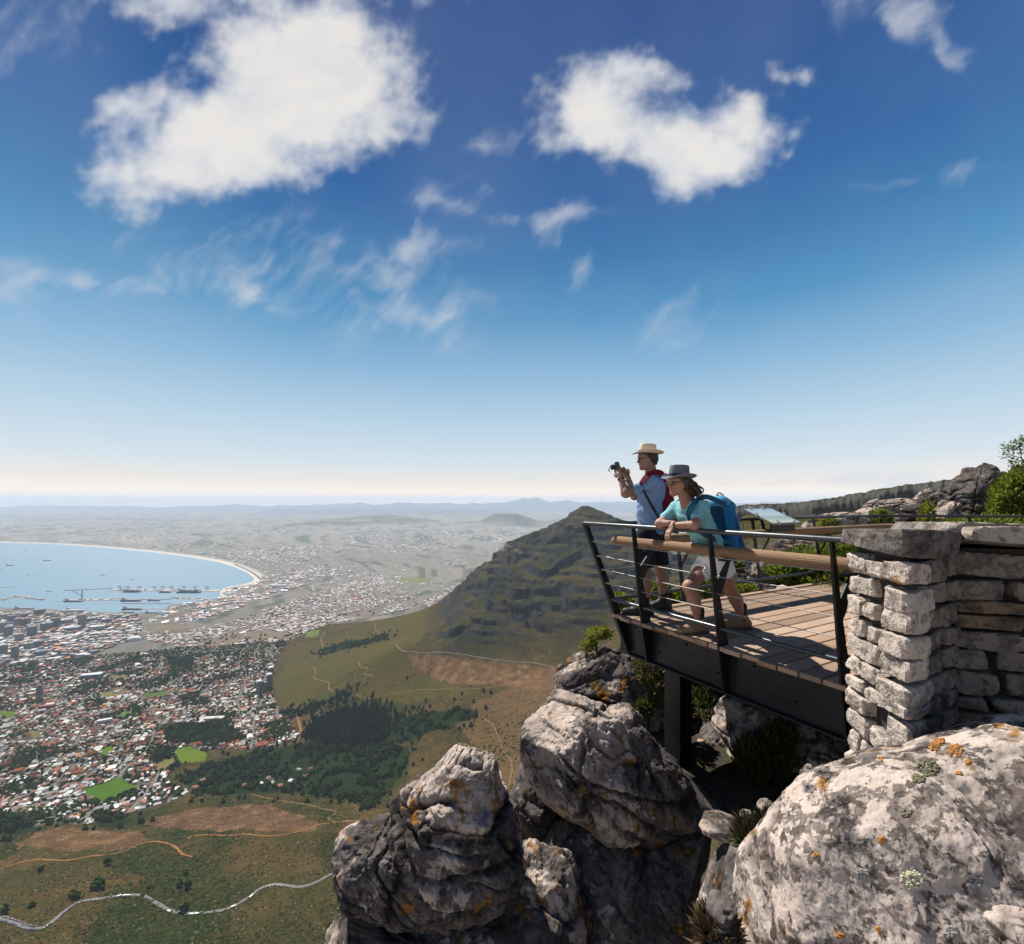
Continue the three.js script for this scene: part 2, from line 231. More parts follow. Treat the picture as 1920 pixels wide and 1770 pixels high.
const BROWN = [[[290, 1532], [400, 1513], [480, 1507], [570, 1530], [606, 1546], [580, 1560], [350, 1558], [262, 1546]], [[20, 1584], [130, 1552], [262, 1562], [282, 1576], [200, 1597], [120, 1596]], [[762, 1226], [1040, 1252], [1034, 1292], [900, 1285], [800, 1264]]].map(hpoly);
const TAN = [[[370, 1203], [500, 1181], [566, 1190], [480, 1203], [385, 1214]], [[270, 1180], [340, 1165], [352, 1172], [300, 1186]], [[545, 1043], [640, 1038], [650, 1050], [560, 1056]]].map(hpoly);
const GULLY = hpoly([[1034, 1256], [1070, 1330], [990, 1500], [900, 1480], [890, 1400], [850, 1352], [905, 1312]]);
const SUBURB = hpoly([[-80, 1252], [150, 1232], [340, 1214], [480, 1204], [548, 1200], [520, 1230], [506, 1286], [522, 1332], [566, 1388], [470, 1404], [400, 1404], [330, 1425], [296, 1476], [347, 1482], [330, 1499], [250, 1522], [160, 1545], [60, 1548], [-80, 1502]]);
const CENTRE = hpoly([[-80, 1150], [130, 1150], [262, 1155], [262, 1196], [150, 1234], [-80, 1260]]);
const STRIP = hpoly([[262, 1190], [430, 1168], [560, 1122], [700, 1080], [960, 1026], [980, 1040], [850, 1100], [770, 1140], [640, 1166], [545, 1200], [340, 1214], [262, 1200]]);
// streets of the suburb: a bent grid. returns metres to the nearest street and the street direction
function street(x, d) {
  const ang = .35 + .5 * noise(x / 900, d / 900, 2.2), wx = x + 40 * noise(x / 260, d / 260, 4.4), wd = d + 40 * noise(x / 260, d / 260, 6.4);
  const c = Math.cos(.42), s = Math.sin(.42), p = wx * c + wd * s, q = -wx * s + wd * c, a = Math.abs(((p / 92) % 1 + 1) % 1 - .5) * 92, b = Math.abs(((q / 170) % 1 + 1) % 1 - .5) * 170;
  return [Math.min(46 - a, 85 - b), .42 + ang * .15];
}
const LC = { grass: [.094, .069, .024], olive: [.060, .051, .018], dry: [.175, .108, .042], brown: [.185, .092, .048], wood: [.018, .032, .012], rock: [.052, .052, .056], city: [.26, .235, .21], plain: [.36, .325, .28], plain2: [.185, .18, .15], sand: [.62, .57, .50], tan: [.24, .19, .125], hillg: [.084, .080, .020] };
const HILLG = hpoly([[508, 1290], [560, 1212], [700, 1166], [800, 1141], [792, 1200], [750, 1225], [900, 1300], [760, 1320], [640, 1302], [540, 1336]]);
function landColor(x, d, alt, slope) {
  const wj = 26 * fbm(x / 45, d / 45, 2.7, 4, .65), wx = x + wj, wd = d + 26 * fbm(x / 45, d / 45, 8.7, 4, .65), n1 = fbm(x / 260, d / 260, 1.1, 4), n2 = fbm(x / 38, d / 38, 4.1, 3), n3 = noise(x / 7, d / 7, 2.5);
  let c;
  if (d > 4300 || (alt < 60 && d > 2600)) {
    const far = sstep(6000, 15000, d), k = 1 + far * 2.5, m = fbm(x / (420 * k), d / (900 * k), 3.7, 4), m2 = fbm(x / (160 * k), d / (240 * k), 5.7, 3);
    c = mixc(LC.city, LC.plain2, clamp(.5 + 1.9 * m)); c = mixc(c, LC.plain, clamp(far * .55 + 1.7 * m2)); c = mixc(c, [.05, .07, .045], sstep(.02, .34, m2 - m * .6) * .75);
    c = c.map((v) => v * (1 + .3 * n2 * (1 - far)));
    for (const [hx, hd, rx, rd] of HILLS) { const q = ((x - hx) / rx) ** 2 + ((d - hd) / rd) ** 2; if (q < 2.4) c = mixc(c, [.10, .10, .06], sstep(2.4, .6, q) * .8); }
  } else {
    c = mixc(LC.olive, LC.grass, clamp(.5 + 1.2 * n1)); c = mixc(c, LC.dry, clamp(n2 * .8 + n1 * .7 - .02) * .8); c = mixc(c, LC.hillg, clamp(-n1 * 1.6 + .05) * .3);
    c = mixc(c, [.2, .15, .09], sstep(.3, .75, n3 + .5 * n2) * .45); c = mixc(c, [.028, .034, .012], sstep(.1, .5, -n3 - .5 * n2 + .15 * n1) * .7); c = mixc(c, [.03, .042, .013], .65 * ravine(x, d)); c = mixc(c, [.125, .076, .032], sstep(-.05, .4, fbm(x / 170, d / 130, 13.1, 4)) * .75);
  }
  const pk = d < 5000 ? inPeak(x, d) : 0;
  if (pk > .02) { const g = mixc([.030, .037, .015], [.098, .072, .032], clamp(.38 + n1 * 1.3 + n2 * .9)); c = mixc(c, mixc(g, LC.rock, sstep(.60, .92, slope + .32 * n2)), pk * sstep(330, 420, alt)); }
  if (d < 6500) {
    if (inPoly(HILLG, wx, wd)) c = mixc(c, mixc(LC.hillg, [.125, .085, .026], clamp(.25 + 1.9 * fbm(x / 170, d / 70, 6.6, 4))), .85);
    if (inPoly(GULLY, wx, wd)) c = mixc(c, mixc(LC.dry, [.17, .10, .055], clamp(.5 + n1)), .75 + .3 * n2);
    if (inPoly(STRIP, x, d)) c = mixc(LC.city, [.2, .14, .11], clamp(.5 + n1)).map((v) => v * (1 + .35 * n2));
    if (inPoly(CENTRE, x, d)) c = [.2, .19, .18].map((v) => v * (1 + .3 * n2));
    if (inPoly(SUBURB, wx, wd)) { const [e] = street(x, d); c = mixc([.055, .062, .030], [.16, .14, .10], clamp(.4 + 1.2 * n2)); c = mixc(c, [.23, .21, .19], sstep(6.5, 4, e)); }
    for (const p of TAN) if (inPoly(p, wx, wd)) c = mixc(c, LC.tan, .85 + .3 * n2);
    for (const p of BROWN) if (inPoly(p, wx + wj * 2, wd)) c = mixc(c, mixc(LC.brown, [.27, .165, .085], clamp(.3 + n2 * 1.8)), clamp(.62 + .9 * n2 + .5 * n3));
    for (const p of FOREST) if (inPoly(p, wx, wd)) c = LC.wood.map((v) => v * (1 + .5 * n2));
    for (const [p, f] of FIELDS) if (inPoly(p, x, d)) c = f.map((v) => v * (1 + .22 * fbm(x / 30, d / 30, 3.3, 2)));
  }
  if (x < SEA.box[1] + 500 && d > 5200 && d < SEA.box[3] + 500) { const e = edgeDist(SEA, x, d); if (e < 240) c = mixc(c, LC.sand, sstep(150 + d * .008, 50, e + 40 * n2)); }
  return c;
}
const landMat = new THREE.MeshLambertMaterial({ vertexColors: true }), PA0 = -.150, PA1 = .40, PR0 = 2020, PR1 = 3950;
function sheet(P, idx, name) {
  const n = P.length / 3, C = new Float32Array(n * 3), g = new THREE.BufferGeometry(); g.setAttribute('position', new THREE.BufferAttribute(P, 3)); g.setIndex(idx); g.computeVertexNormals(); const N = g.attributes.normal.array;
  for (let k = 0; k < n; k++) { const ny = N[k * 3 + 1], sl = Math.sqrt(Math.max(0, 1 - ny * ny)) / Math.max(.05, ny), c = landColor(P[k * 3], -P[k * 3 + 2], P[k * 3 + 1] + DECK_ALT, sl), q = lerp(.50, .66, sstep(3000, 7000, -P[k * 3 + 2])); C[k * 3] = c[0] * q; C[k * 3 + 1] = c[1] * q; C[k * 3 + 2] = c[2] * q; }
  g.setAttribute('color', new THREE.BufferAttribute(C, 3)); return mesh(name, g, landMat);
}
// ---- the ground sheet: finer near the viewpoint, coarser far away
{
  const NA = 830, NR = 500, a0 = -58 * Math.PI / 180, a1 = 46 * Math.PI / 180, r0 = 470, r1 = 64000, P = new Float32Array(NA * NR * 3);
  const rr = new Float64Array(NR); for (let j = 0; j < NR; j++) { const t = j / (NR - 1); const k0 = 1 / r0, k1 = 1 / r1, inv = 1 / (k0 + (k1 - k0) * t), lg = r0 * Math.pow(r1 / r0, t); rr[j] = Math.exp(lerp(Math.log(inv), Math.log(lg), .42)); }
  for (let j = 0; j < NR; j++) for (let i = 0; i < NA; i++) { const a = a0 + (a1 - a0) * i / (NA - 1), k = (j * NA + i) * 3, x = Math.sin(a) * rr[j], d = Math.cos(a) * rr[j]; P[k] = x; P[k + 2] = -d; P[k + 1] = groundY(x, d); }
  const gi = []; const inside = (k) => { const x = P[k * 3], d = -P[k * 3 + 2], an = Math.atan2(x, d); return an > PA0 + .004 && an < PA1 - .004 && Math.hypot(x, d) > PR0 + 12 && Math.hypot(x, d) < PR1 - 20; };
  for (let j = 0; j < NR - 1; j++) for (let i = 0; i < NA - 1; i++) { const a = j * NA + i, b = a + 1, c = a + NA, d = c + 1; if (inside(a) && inside(b) && inside(c) && inside(d)) continue; gi.push(a, b, c, b, d, c); }
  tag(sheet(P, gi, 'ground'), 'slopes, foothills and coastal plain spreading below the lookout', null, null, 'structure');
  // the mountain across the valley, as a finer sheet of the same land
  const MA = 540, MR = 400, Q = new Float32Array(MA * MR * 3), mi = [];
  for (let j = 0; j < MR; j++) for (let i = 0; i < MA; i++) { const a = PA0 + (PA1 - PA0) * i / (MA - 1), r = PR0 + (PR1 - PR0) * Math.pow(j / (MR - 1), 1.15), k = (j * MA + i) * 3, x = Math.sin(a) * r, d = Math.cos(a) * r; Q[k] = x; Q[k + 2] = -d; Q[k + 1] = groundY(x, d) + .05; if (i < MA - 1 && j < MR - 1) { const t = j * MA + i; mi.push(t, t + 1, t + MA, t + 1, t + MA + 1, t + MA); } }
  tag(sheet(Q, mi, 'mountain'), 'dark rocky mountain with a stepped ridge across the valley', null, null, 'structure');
}
// the sea
{
  const w = dataTex(256, (u, v) => .5 + .5 * tnoise(u, v, 8, 3, 5), false), g = new THREE.PlaneGeometry(46000, 22000, 1, 1).rotateX(-Math.PI / 2); const uv = g.attributes.uv; for (let i = 0; i < uv.count; i++) uv.setXY(i, uv.getX(i) * 60, uv.getY(i) * 22);
  const m = new THREE.MeshPhysicalMaterial({ color: new THREE.Color().setRGB(.010, .088, .150), roughness: .5, specularIntensity: .42, bumpMap: w, bumpScale: 3 });
  const s = mesh('sea', g, m); s.position.set(-25400, yOf(0), -13000); tag(s, 'calm blue bay curving round to a pale beach', null, null, 'structure');
}
// the far mountains behind the plain: a long ridge with valleys, built as its own land
{
  const ranges = [['mountain_range', 'pale blue jagged mountain range along the horizon', 54000, 7000, 1750, -70000, 56000, 3.3, [.10, .11, .12]], ['mountain_range', 'faint nearer ridge of hills before the horizon mountains, left of the peak', 38000, 3500, 820, -22000, 1500, 8.8, [.12, .12, .11]]];
  for (const [name, label, D, depth, h, x0, x1, seed, col] of ranges) {
    const n = 620, m = 26, P = [], I = [];
    for (let j = 0; j < m; j++) for (let i = 0; i < n; i++) {
      const x = lerp(x0, x1, i / (n - 1)), t = j / (m - 1), d = D + (t - .5) * depth * 2 + 1500 * noise(x / 9000, seed, 1), ends = sstep(0, .12, i / n) * sstep(1, .9, i / n);
      const big = (.62 + .38 * fbm(x / 9000, seed, 2.2, 3) * 1.8) * lerp(.45, 1, sstep(-30000, -4000, x)), r = .5 + .5 * ridged(x / 2600, d / 3800, seed, 5), cross = Math.pow(Math.max(0, 1 - Math.abs(t - .5) * 2), .9);
      P.push(x, yOf(-20 + h * cross * ends * big * (.45 + .75 * r)), -d);
    }
    for (let j = 0; j < m - 1; j++) for (let i = 0; i < n - 1; i++) { const a = j * n + i; I.push(a, a + 1, a + n, a + 1, a + n + 1, a + n); }
    const g = new THREE.BufferGeometry(); g.setAttribute('position', new THREE.Float32BufferAttribute(P, 3)); g.setIndex(I); g.computeVertexNormals(); tag(mesh(name, g, std(col, 1)), label, null, null, 'structure');
  }
}
// ---- roads and paths laid on the land
function ribbon(pts, width, lift, step) {
  const c = new THREE.CatmullRomCurve3(pts.map(([x, d]) => v3(x, 0, -d)), false, 'centripetal'), L = c.getLength(), n = Math.max(4, Math.ceil(L / step)), P = [], I = [], q = c.getSpacedPoints(n);
  for (let i = 0; i <= n; i++) {
    const a = q[Math.max(0, i - 1)], b = q[Math.min(n, i + 1)], t = b.clone().sub(a).normalize(), nx = -t.z, nz = t.x, w = width * (.8 + (width < 8 ? .5 : .12) * noise(i * .43, width, 1)) / 2, yc = groundY(q[i].x, -q[i].z);
    for (const s of [-1, 0, 1]) { const x = q[i].x + nx * s * w, z = q[i].z + nz * s * w; P.push(x, lerp(yc, groundY(x, -z), .7) + lift, z); }
    if (i < n) { const k = i * 3; I.push(k, k + 1, k + 3, k + 1, k + 4, k + 3, k + 1, k + 2, k + 4, k + 2, k + 5, k + 4); }
  }
  const g = new THREE.BufferGeometry(); g.setAttribute('position', new THREE.Float32BufferAttribute(P, 3)); g.setIndex(I); g.computeVertexNormals(); if (g.attributes.normal.getY(1) < 0) { for (let i = 0; i < I.length; i += 3) [I[i], I[i + 1]] = [I[i + 1], I[i]]; g.setIndex(I); g.computeVertexNormals(); } return g;
}
const onPix = (pts) => pts.map(([a, b]) => hit(a, b));
const pathMat = matte([.27, .135, .055]), dirtMat = matte([.20, .134, .070]), roadMat = std([.13, .125, .12], .9), paleRoad = matte([.16, .145, .12]), farRoad = std([.22, .21, .2], 1);
const MTNROAD = onPix([[-60, 1706], [0, 1722], [30, 1731], [58, 1741], [80, 1740], [100, 1727], [125, 1706], [150, 1692], [190, 1685], [230, 1679], [262, 1679], [290, 1692], [320, 1708], [350, 1713], [385, 1711], [430, 1703], [465, 1684], [485, 1668], [510, 1659], [540, 1661], [565, 1663], [590, 1656], [640, 1636]]);
for (const [name, pts, w, lift, step, m, label] of [
  ['road', MTNROAD, 8.5, .9, 5, roadMat, 'grey winding mountain road lined with parked cars'],
  ['path', onPix([[-40, 1645], [0, 1630], [30, 1620], [60, 1613], [130, 1613], [200, 1603], [235, 1595], [262, 1584], [300, 1579], [328, 1588], [342, 1602], [360, 1607]]), 5.5, .9, 5, pathMat, 'orange dirt track curving over the near slope'],
  ['path', onPix([[350, 1572], [380, 1566], [440, 1566], [510, 1568], [570, 1557], [600, 1546], [640, 1541], [700, 1545]]), 5, .9, 5, pathMat, 'orange dirt track along the top of the burnt slope'],
  ['path', onPix([[470, 1489], [520, 1500], [560, 1507], [600, 1516], [630, 1523], [615, 1533], [622, 1539], [660, 1540]]), 4.5, .9, 5, dirtMat, 'pale zigzag dirt track below the wood'],
  ['path', onPix([[655, 1605], [652, 1590], [662, 1577], [690, 1572]]), 5, .9, 5, pathMat, 'short orange track beside the foreground boulder'],
  ['path', onPix([[904, 1345], [925, 1362], [938, 1390], [945, 1412], [957, 1425], [960, 1445], [953, 1475]]), 5, .9, 5, dirtMat, 'sandy track winding down the brown gully'],
  ['path', onPix([[882, 1398], [890, 1386], [905, 1389], [924, 1374]]), 3, .9, 5, pathMat, 'thin orange side track in the brown gully'],
  ['path', onPix([[655, 1298], [690, 1310], [730, 1302], [780, 1294], [840, 1291], [900, 1291], [952, 1285]]), 4, .9, 6, dirtMat, 'level pale track across the foothill'],
  ['path', onPix([[588, 1250], [592, 1262], [588, 1271], [617, 1281], [616, 1291], [636, 1299]]), 7, 1, 6, dirtMat, 'pale track winding down the green foothill'],
  ['path', onPix([[672, 1240], [676, 1250], [690, 1256], [684, 1262], [700, 1268]]), 6, 1, 6, dirtMat, 'short zigzag track in the middle of the green foothill'],
  ['path', onPix([[705, 1168], [704, 1180], [716, 1188]]), 7, 1, 6, dirtMat, 'small loop of track high on the green foothill'],
  ['path', onPix([[610, 1184], [602, 1198], [606, 1214]]), 8, 1, 6, dirtMat, 'pale track on the far end of the green foothill'],
  ['path', onPix([[530, 1345], [570, 1336], [610, 1322], [650, 1304]]), 8, 1, 6, pathMat, 'orange firebreak along the lower edge of the foothill trees'],
  ['path', onPix([[556, 1338], [562, 1360], [566, 1382]]), 12, 1, 6, dirtMat, 'broad sandy firebreak beside the last houses'],
  ['road', onPix([[742, 1208], [752, 1219], [780, 1223], [850, 1225], [900, 1233], [960, 1241], [1010, 1245], [1042, 1252]]), 6.5, 1.2, 8, paleRoad, 'pale contour road under the dark mountain'],
  ['road', onPix([[250, 1152], [256, 1160], [246, 1172], [262, 1181], [292, 1189], [350, 1192], [440, 1189], [520, 1179]]), 30, 2, 20, farRoad, 'elevated grey highway curving out of the city centre'],
  ['road', onPix([[150, 1178], [200, 1182], [228, 1160], [250, 1158], [300, 1160], [400, 1138], [470, 1122], [496, 1104], [490, 1088], [470, 1072], [440, 1058]]), 34, 2, 25, paleRoad, 'grey coast road round the head of the bay'],
  ['road', onPix([[280, 1172], [350, 1164], [420, 1140], [480, 1118], [560, 1090], [640, 1062], [668, 1050], [650, 1036], [600, 1024]]), 60, 2.5, 30, std([.13, .115, .10], 1), 'dark railway yard running inland from the harbour'],
  ['road', onPix([[480, 1124], [600, 1096], [700, 1074], [800, 1056], [900, 1036]]), 40, 2.5, 30, farRoad, 'straight grey highway crossing the plain towards the mountain'],
  ['road', onPix([[560, 1172], [600, 1160], [660, 1150], [720, 1140]]), 26, 2, 20, paleRoad, 'pale road between the suburb and the green foothill'],
]) tag(mesh(name, ribbon(pts, w, lift, step), m), label, null, null, 'structure');
// ---------------------------------------------------------------- things on the land: houses, towers, ships, trees, cars
const up = v3(0, 1, 0);
function onLand(o, x, d, turn = 0, sink = .4) { o.position.set(x, groundY(x, d) - sink, -d); o.rotation.y = turn; return o; }
const gable = (w, h, l, ov = .5) => { const s = new THREE.Shape([new THREE.Vector2(-w / 2 - ov, 0), new THREE.Vector2(w / 2 + ov, 0), new THREE.Vector2(0, h)]); return new THREE.ExtrudeGeometry(s, { depth: l + ov * 2, bevelEnabled: false }).translate(0, 0, -l / 2 - ov); };
const hip = (w, h, l, ov = .5) => { const g = new THREE.CylinderGeometry(.12, Math.SQRT1_2, 1, 4, 1).rotateY(Math.PI / 4).scale(w + ov * 2, h, l + ov * 2).translate(0, h / 2, 0); return g.toNonIndexed(); };
for (const f of [gable, hip]) void f;
const wallG = new THREE.BoxGeometry(10, 4.4, 14).translate(0, 2.2, 0), gableG = gable(10, 3.2, 14).translate(0, 4.4, 0), hipG = hip(10, 3, 14).translate(0, 4.4, 0), flatG = new THREE.BoxGeometry(10.6, .5, 14.6).translate(0, 4.65, 0);
gableG.computeVertexNormals(); hipG.computeVertexNormals();
const houseWall = [[.62, .58, .52], [.66, .65, .62], [.5, .44, .36]].map((c) => std(c, .9));
const ROOFS = [['red tiled', [.30, .085, .045]], ['orange tiled', [.38, .15, .07]], ['dark grey', [.13, .13, .135]], ['white', [.66, .66, .64]], ['brown', [.17, .10, .07]], ['pale grey metal', [.36, .37, .37]]].map(([n, c]) => [n, std(c, .85)]);
const R = rng(2024);
// where houses can stand
const occupied = new Map();
function free(x, d, gap) { const k = (a, b) => a * 40009 + b, gx = Math.floor(x / gap), gd = Math.floor(d / gap); for (let a = -1; a <= 1; a++) for (let b = -1; b <= 1; b++) for (const [ox, od] of occupied.get(k(gx + a, gd + b)) || []) if ((ox - x) ** 2 + (od - d) ** 2 < gap * gap) return false; const q = k(gx, gd); occupied.has(q) ? occupied.get(q).push([x, d]) : occupied.set(q, [[x, d]]); return true; }
const inAny = (list, x, d) => list.some((p) => inPoly(Array.isArray(p[0]?.[0]) ? p[0] : p, x, d)), inForest = (x, d) => FOREST.some((p) => inPoly(p, x, d)), inField = (x, d) => FIELDS.some(([p]) => inPoly(p, x, d));
const pixOf = (x, y, d) => [CX + x / d * F, CY - (y - EYE) / d * F];
const seen = (x, d, y = groundY(x, d)) => { const [px, py] = pixOf(x, y, d); return px > -6 && px < 1240 && py < 1776; };
const sites = [];
{ const b = SUBURB.box; for (let k = 0; k < 90000 && sites.length < 9800; k++) { const x = lerp(b[0], b[1], R()), d = lerp(b[2], b[3], R() * R() * .5 + R() * .5); if (!inPoly(SUBURB, x, d) || inForest(x, d) || inField(x, d)) continue; const [e, a] = street(x, d); if (e < 11 || e > 40) continue; const woody = noise(x / 170, d / 170, 12); if (woody > .34 && R() < .8) continue; if (!seen(x, d) || !free(x, d, 13)) continue; sites.push([x, d, a + (R() < .5 ? 0 : Math.PI / 2) + .12 * (R() - .5), R()]); } }
const [gx1, gd1] = hit(520, 1462); for (let k = 0; k < 26; k++) { const x = gx1 + (R() - .5) * 180 - 330 * (k % 2), d = gd1 + (R() - .5) * 110; if (free(x, d, 18)) sites.push([x, d, R() * 3, R()]); }
sites.sort((a, b) => a[1] - b[1]);
const roofKind = (x, d, r) => { const z = fbm(x / 240, d / 240, 5.5, 2) + (r - .5) * 1.5; return z < -.36 ? 3 : z < -.16 ? 5 : z < -.04 ? 2 : z < .22 ? 0 : z < .40 ? 1 : z < .62 ? 4 : 3; };
const near = sites.slice(0, 300), rest = sites.slice(300);
const houseProto = new Map();
for (const [x, d, a, r] of near) {
  const k = roofKind(x, d, r), shape = r * 7 % 1 < .5 ? 0 : r * 7 % 1 < .8 ? 1 : 2, wk = Math.floor(r * 53 % 3), key = k + '-' + shape + '-' + wk; let o;
  const label = `${['pale', 'white', 'tan'][wk]}-walled house with a ${ROOFS[k][0]} ${['gabled', 'hipped', 'flat'][shape]} roof at the suburb edge below the slope`;
  if (houseProto.has(key)) { o = houseProto.get(key).clone(); o.name = numbered('house'); scene.add(o); } else { o = thing('house', label, 'house', [0, 0, 0], 'houses nearest to the slope'); part('wall', wallG, houseWall[wk], o); part('roof', [gableG, hipG, flatG][shape], ROOFS[k][1], o); houseProto.set(key, o); }
  onLand(o, x, d, a); o.scale.set(.85 + .5 * (r * 11 % 1), .8 + .35 * (r * 17 % 1), .8 + .5 * (r * 29 % 1));
}
function instances(name, geo, mat, list, parent) { const m = new THREE.InstancedMesh(geo, mat, list.length), q = new THREE.Matrix4(), e = new THREE.Quaternion(), c = new THREE.Color(); list.forEach(([x, y, z, turn, sx, sy, sz, col], i) => { q.compose(v3(x, y, z), e.setFromAxisAngle(up, turn), v3(sx, sy, sz)); m.setMatrixAt(i, q); if (col) m.setColorAt(i, c.setRGB(...col)); }); m.name = parent ? name : numbered(name); m.castShadow = m.receiveShadow = true; (parent || scene).add(m); return m; }
{
  const white = matte([1, 1, 1]), g = new THREE.Group(); g.name = 'distant_houses'; scene.add(g); tag(g, 'mass of small houses with white, grey and terracotta roofs filling the bowl', null, null, 'stuff');
  const roofs = [[], [], []], walls = []; const RC = [[.32, .10, .055], [.40, .17, .09], [.17, .17, .175], [.66, .62, .55], [.19, .115, .08], [.38, .365, .34]];
  for (const [x, d, a, r] of rest) { const y = groundY(x, d) - .4, big = r * 91 % 1 < .07 ? 2.1 : 1, s = [(.72 + .45 * (r * 11 % 1)) * big, (.8 + .5 * (r * 17 % 1)) * big ** .5, (.68 + .45 * (r * 29 % 1)) * big], k = roofKind(x, d, r), v = .75 + .5 * (r * 37 % 1); walls.push([x, y, -d, a, ...s, [.62 * v, .56 * v, .48 * v]]); roofs[r * 7 % 1 < .5 ? 0 : r * 7 % 1 < .8 ? 1 : 2].push([x, y, -d, a, ...s, RC[k].map((c) => c * v)]); }
  instances('walls', wallG, white, walls, g); [gableG, hipG, flatG].forEach((q, i) => instances('roofs_' + ['gabled', 'hipped', 'flat'][i], q, white, roofs[i], g));
  // the denser town and the industry beyond, then the plain: blocks and sheds of every size
  const box = new THREE.BoxGeometry(1, 1, 1).translate(0, .5, 0), blocks = [], plain = [];
  const tinted = (c, k) => c.map((v) => v * k), pick = (P, n, gap, f) => { const b = P.box; for (let k = 0, c = 0; k < n * 12 && c < n; k++) { const x = lerp(b[0], b[1], R()), d = lerp(b[2], b[3], R()); if (!inPoly(P, x, d) || inPoly(SEA, x, d) || inField(x, d) || !seen(x, d) || (gap && !free(x, d, gap))) continue; if (inAny(TAN, x, d) && R() < .9) continue; f(x, d); c++; } };
  const shade = (r) => r < .34 ? [.68, .67, .64] : r < .5 ? [.34, .33, .32] : r < .66 ? [.45, .22, .14] : r < .84 ? [.44, .38, .31] : [.2, .21, .23];
  pick(CENTRE, 900, 24, (x, d) => { const r = R(), t = .4 + fbm(x / 260, d / 260, 3, 2) * .6; blocks.push([x, groundY(x, d) - 1, -d, .3 + (R() < .5 ? 0 : 1.57), 16 + 26 * R(), 7 + 26 * R() * clamp(t + .2), 16 + 30 * R(), tinted(shade(r), .7 + .5 * R())]); });
  pick(STRIP, 5200, 0, (x, d) => { if (noise(x / 300, d / 420, 3.3) > .33) return; const r = R(), s = .6 + d / 6500; blocks.push([x, groundY(x, d) - 1, -d, .5 + (R() < .5 ? 0 : 1.57), (9 + 12 * R()) * s, 5 + 4 * R(), (10 + 20 * R() * R()) * s, tinted(shade(r), .75 + .5 * R())]); });
  for (let k = 0; k < 42000; k++) { const d = 5400 * Math.pow(5.2, Math.pow(R(), .9)), x = d * lerp(-1.12, .36, R()); if (inPoly(SEA, x, d) || edgeDist(SEA, x, d) < 200) continue; const den = fbm(x / 1500, d / 2600, 4.2, 4) + .1 - sstep(14000, 26000, d) * .35; if (den < R() * .42) continue; const s = d / 6000, r = R(); plain.push([x, groundY(x, d) - 1, -d, .4 + (R() < .5 ? 0 : 1.57), (12 + 60 * R() * R() * R()) * s, (4 + 4 * R()) * Math.sqrt(s), (14 + 70 * R() * R() * R()) * s, tinted(r < .5 ? [.9, .89, .87] : shade(R()), .8 + .35 * R())]); }
  tag(instances('town_blocks', box, white, blocks), 'crowded low town blocks and sheds behind the harbour', null, null, 'stuff'); tag(instances('plain_buildings', box, white, plain), 'pale scatter of sheds and suburbs over the hazy plain', null, null, 'stuff');
}
// tall buildings that stand out, each with its storeys: column, foot row, height and width in photo pixels, tone, words
const TOWERS = [
  [154, 1178, 26, 10, [.42, .37, .33], 'slim tan tower standing alone beside the railway sheds'], [106, 1178, 20, 9, [.34, .31, .29], 'square brown tower left of the slim tan tower'], [88, 1182, 15, 15, [.36, .37, .38], 'broad grey block with a flat top beside the brown tower'], [74, 1154, 12, 13, [.28, .31, .36], 'dark bluish office slab by the quay'], [22, 1168, 14, 10, [.22, .25, .31], 'dark blue tower at the left end of the city centre'], [16, 1194, 20, 10, [.30, .31, .33], 'grey tower in the second row at the left edge'], [60, 1192, 18, 11, [.27, .30, .36], 'blue-grey tower in the middle of the city centre'], [34, 1174, 15, 9, [.40, .36, .32], 'tan office tower among the dark ones'], [48, 1173, 14, 12, [.42, .20, .15], 'reddish brick office block between grey towers'], [123, 1171, 10, 16, [.5, .48, .44], 'long pale office block behind the brown tower'], [137, 1184, 9, 20, [.45, .45, .46], 'wide low grey block in front of the slim tan tower'],
  [28, 1236, 24, 9, [.36, .30, .26], 'brown tower near the lower edge of the city centre'], [36, 1204, 16, 10, [.45, .46, .48], 'light grey tower in the front of the city centre'], [5, 1184, 17, 9, [.48, .45, .41], 'pale tower cut by the left edge of view'], [6, 1226, 17, 10, [.40, .39, .38], 'grey tower low at the left edge of view'], [44, 1160, 10, 10, [.33, .34, .37], 'small slate tower near the quay'], [94, 1158, 10, 10, [.5, .46, .42], 'pale block near the quay behind the broad grey block'], [54, 1218, 13, 11, [.50, .46, .41], 'cream tower below the blue-grey one'], [72, 1212, 11, 13, [.30, .33, .38], 'dark slab with a low podium'], [76, 1232, 12, 14, [.24, .28, .34], 'dark glass block at the edge of the old town'], [74, 1308, 23, 7, [.24, .26, .31], 'lone dark tower rising from the houses'], [114, 1225, 8, 16, [.48, .24, .17], 'red brick block at the edge of the old town'], [172, 1166, 8, 14, [.40, .38, .36], 'grey block right of the slim tan tower'], [200, 1169, 9, 12, [.30, .31, .34], 'slate office block near the elevated highway'], [186, 1180, 7, 18, [.55, .53, .5], 'low white block near the elevated highway'], [10, 1160, 9, 12, [.44, .42, .4], 'pale slab by the left quay'], [62, 1246, 10, 11, [.44, .38, .32], 'tan block above the houses'], [100, 1208, 8, 12, [.36, .36, .37], 'plain grey block in the old town'], [130, 1212, 7, 14, [.5, .47, .43], 'cream block in the old town'],
];
const bandM = std([.06, .075, .095], .35);
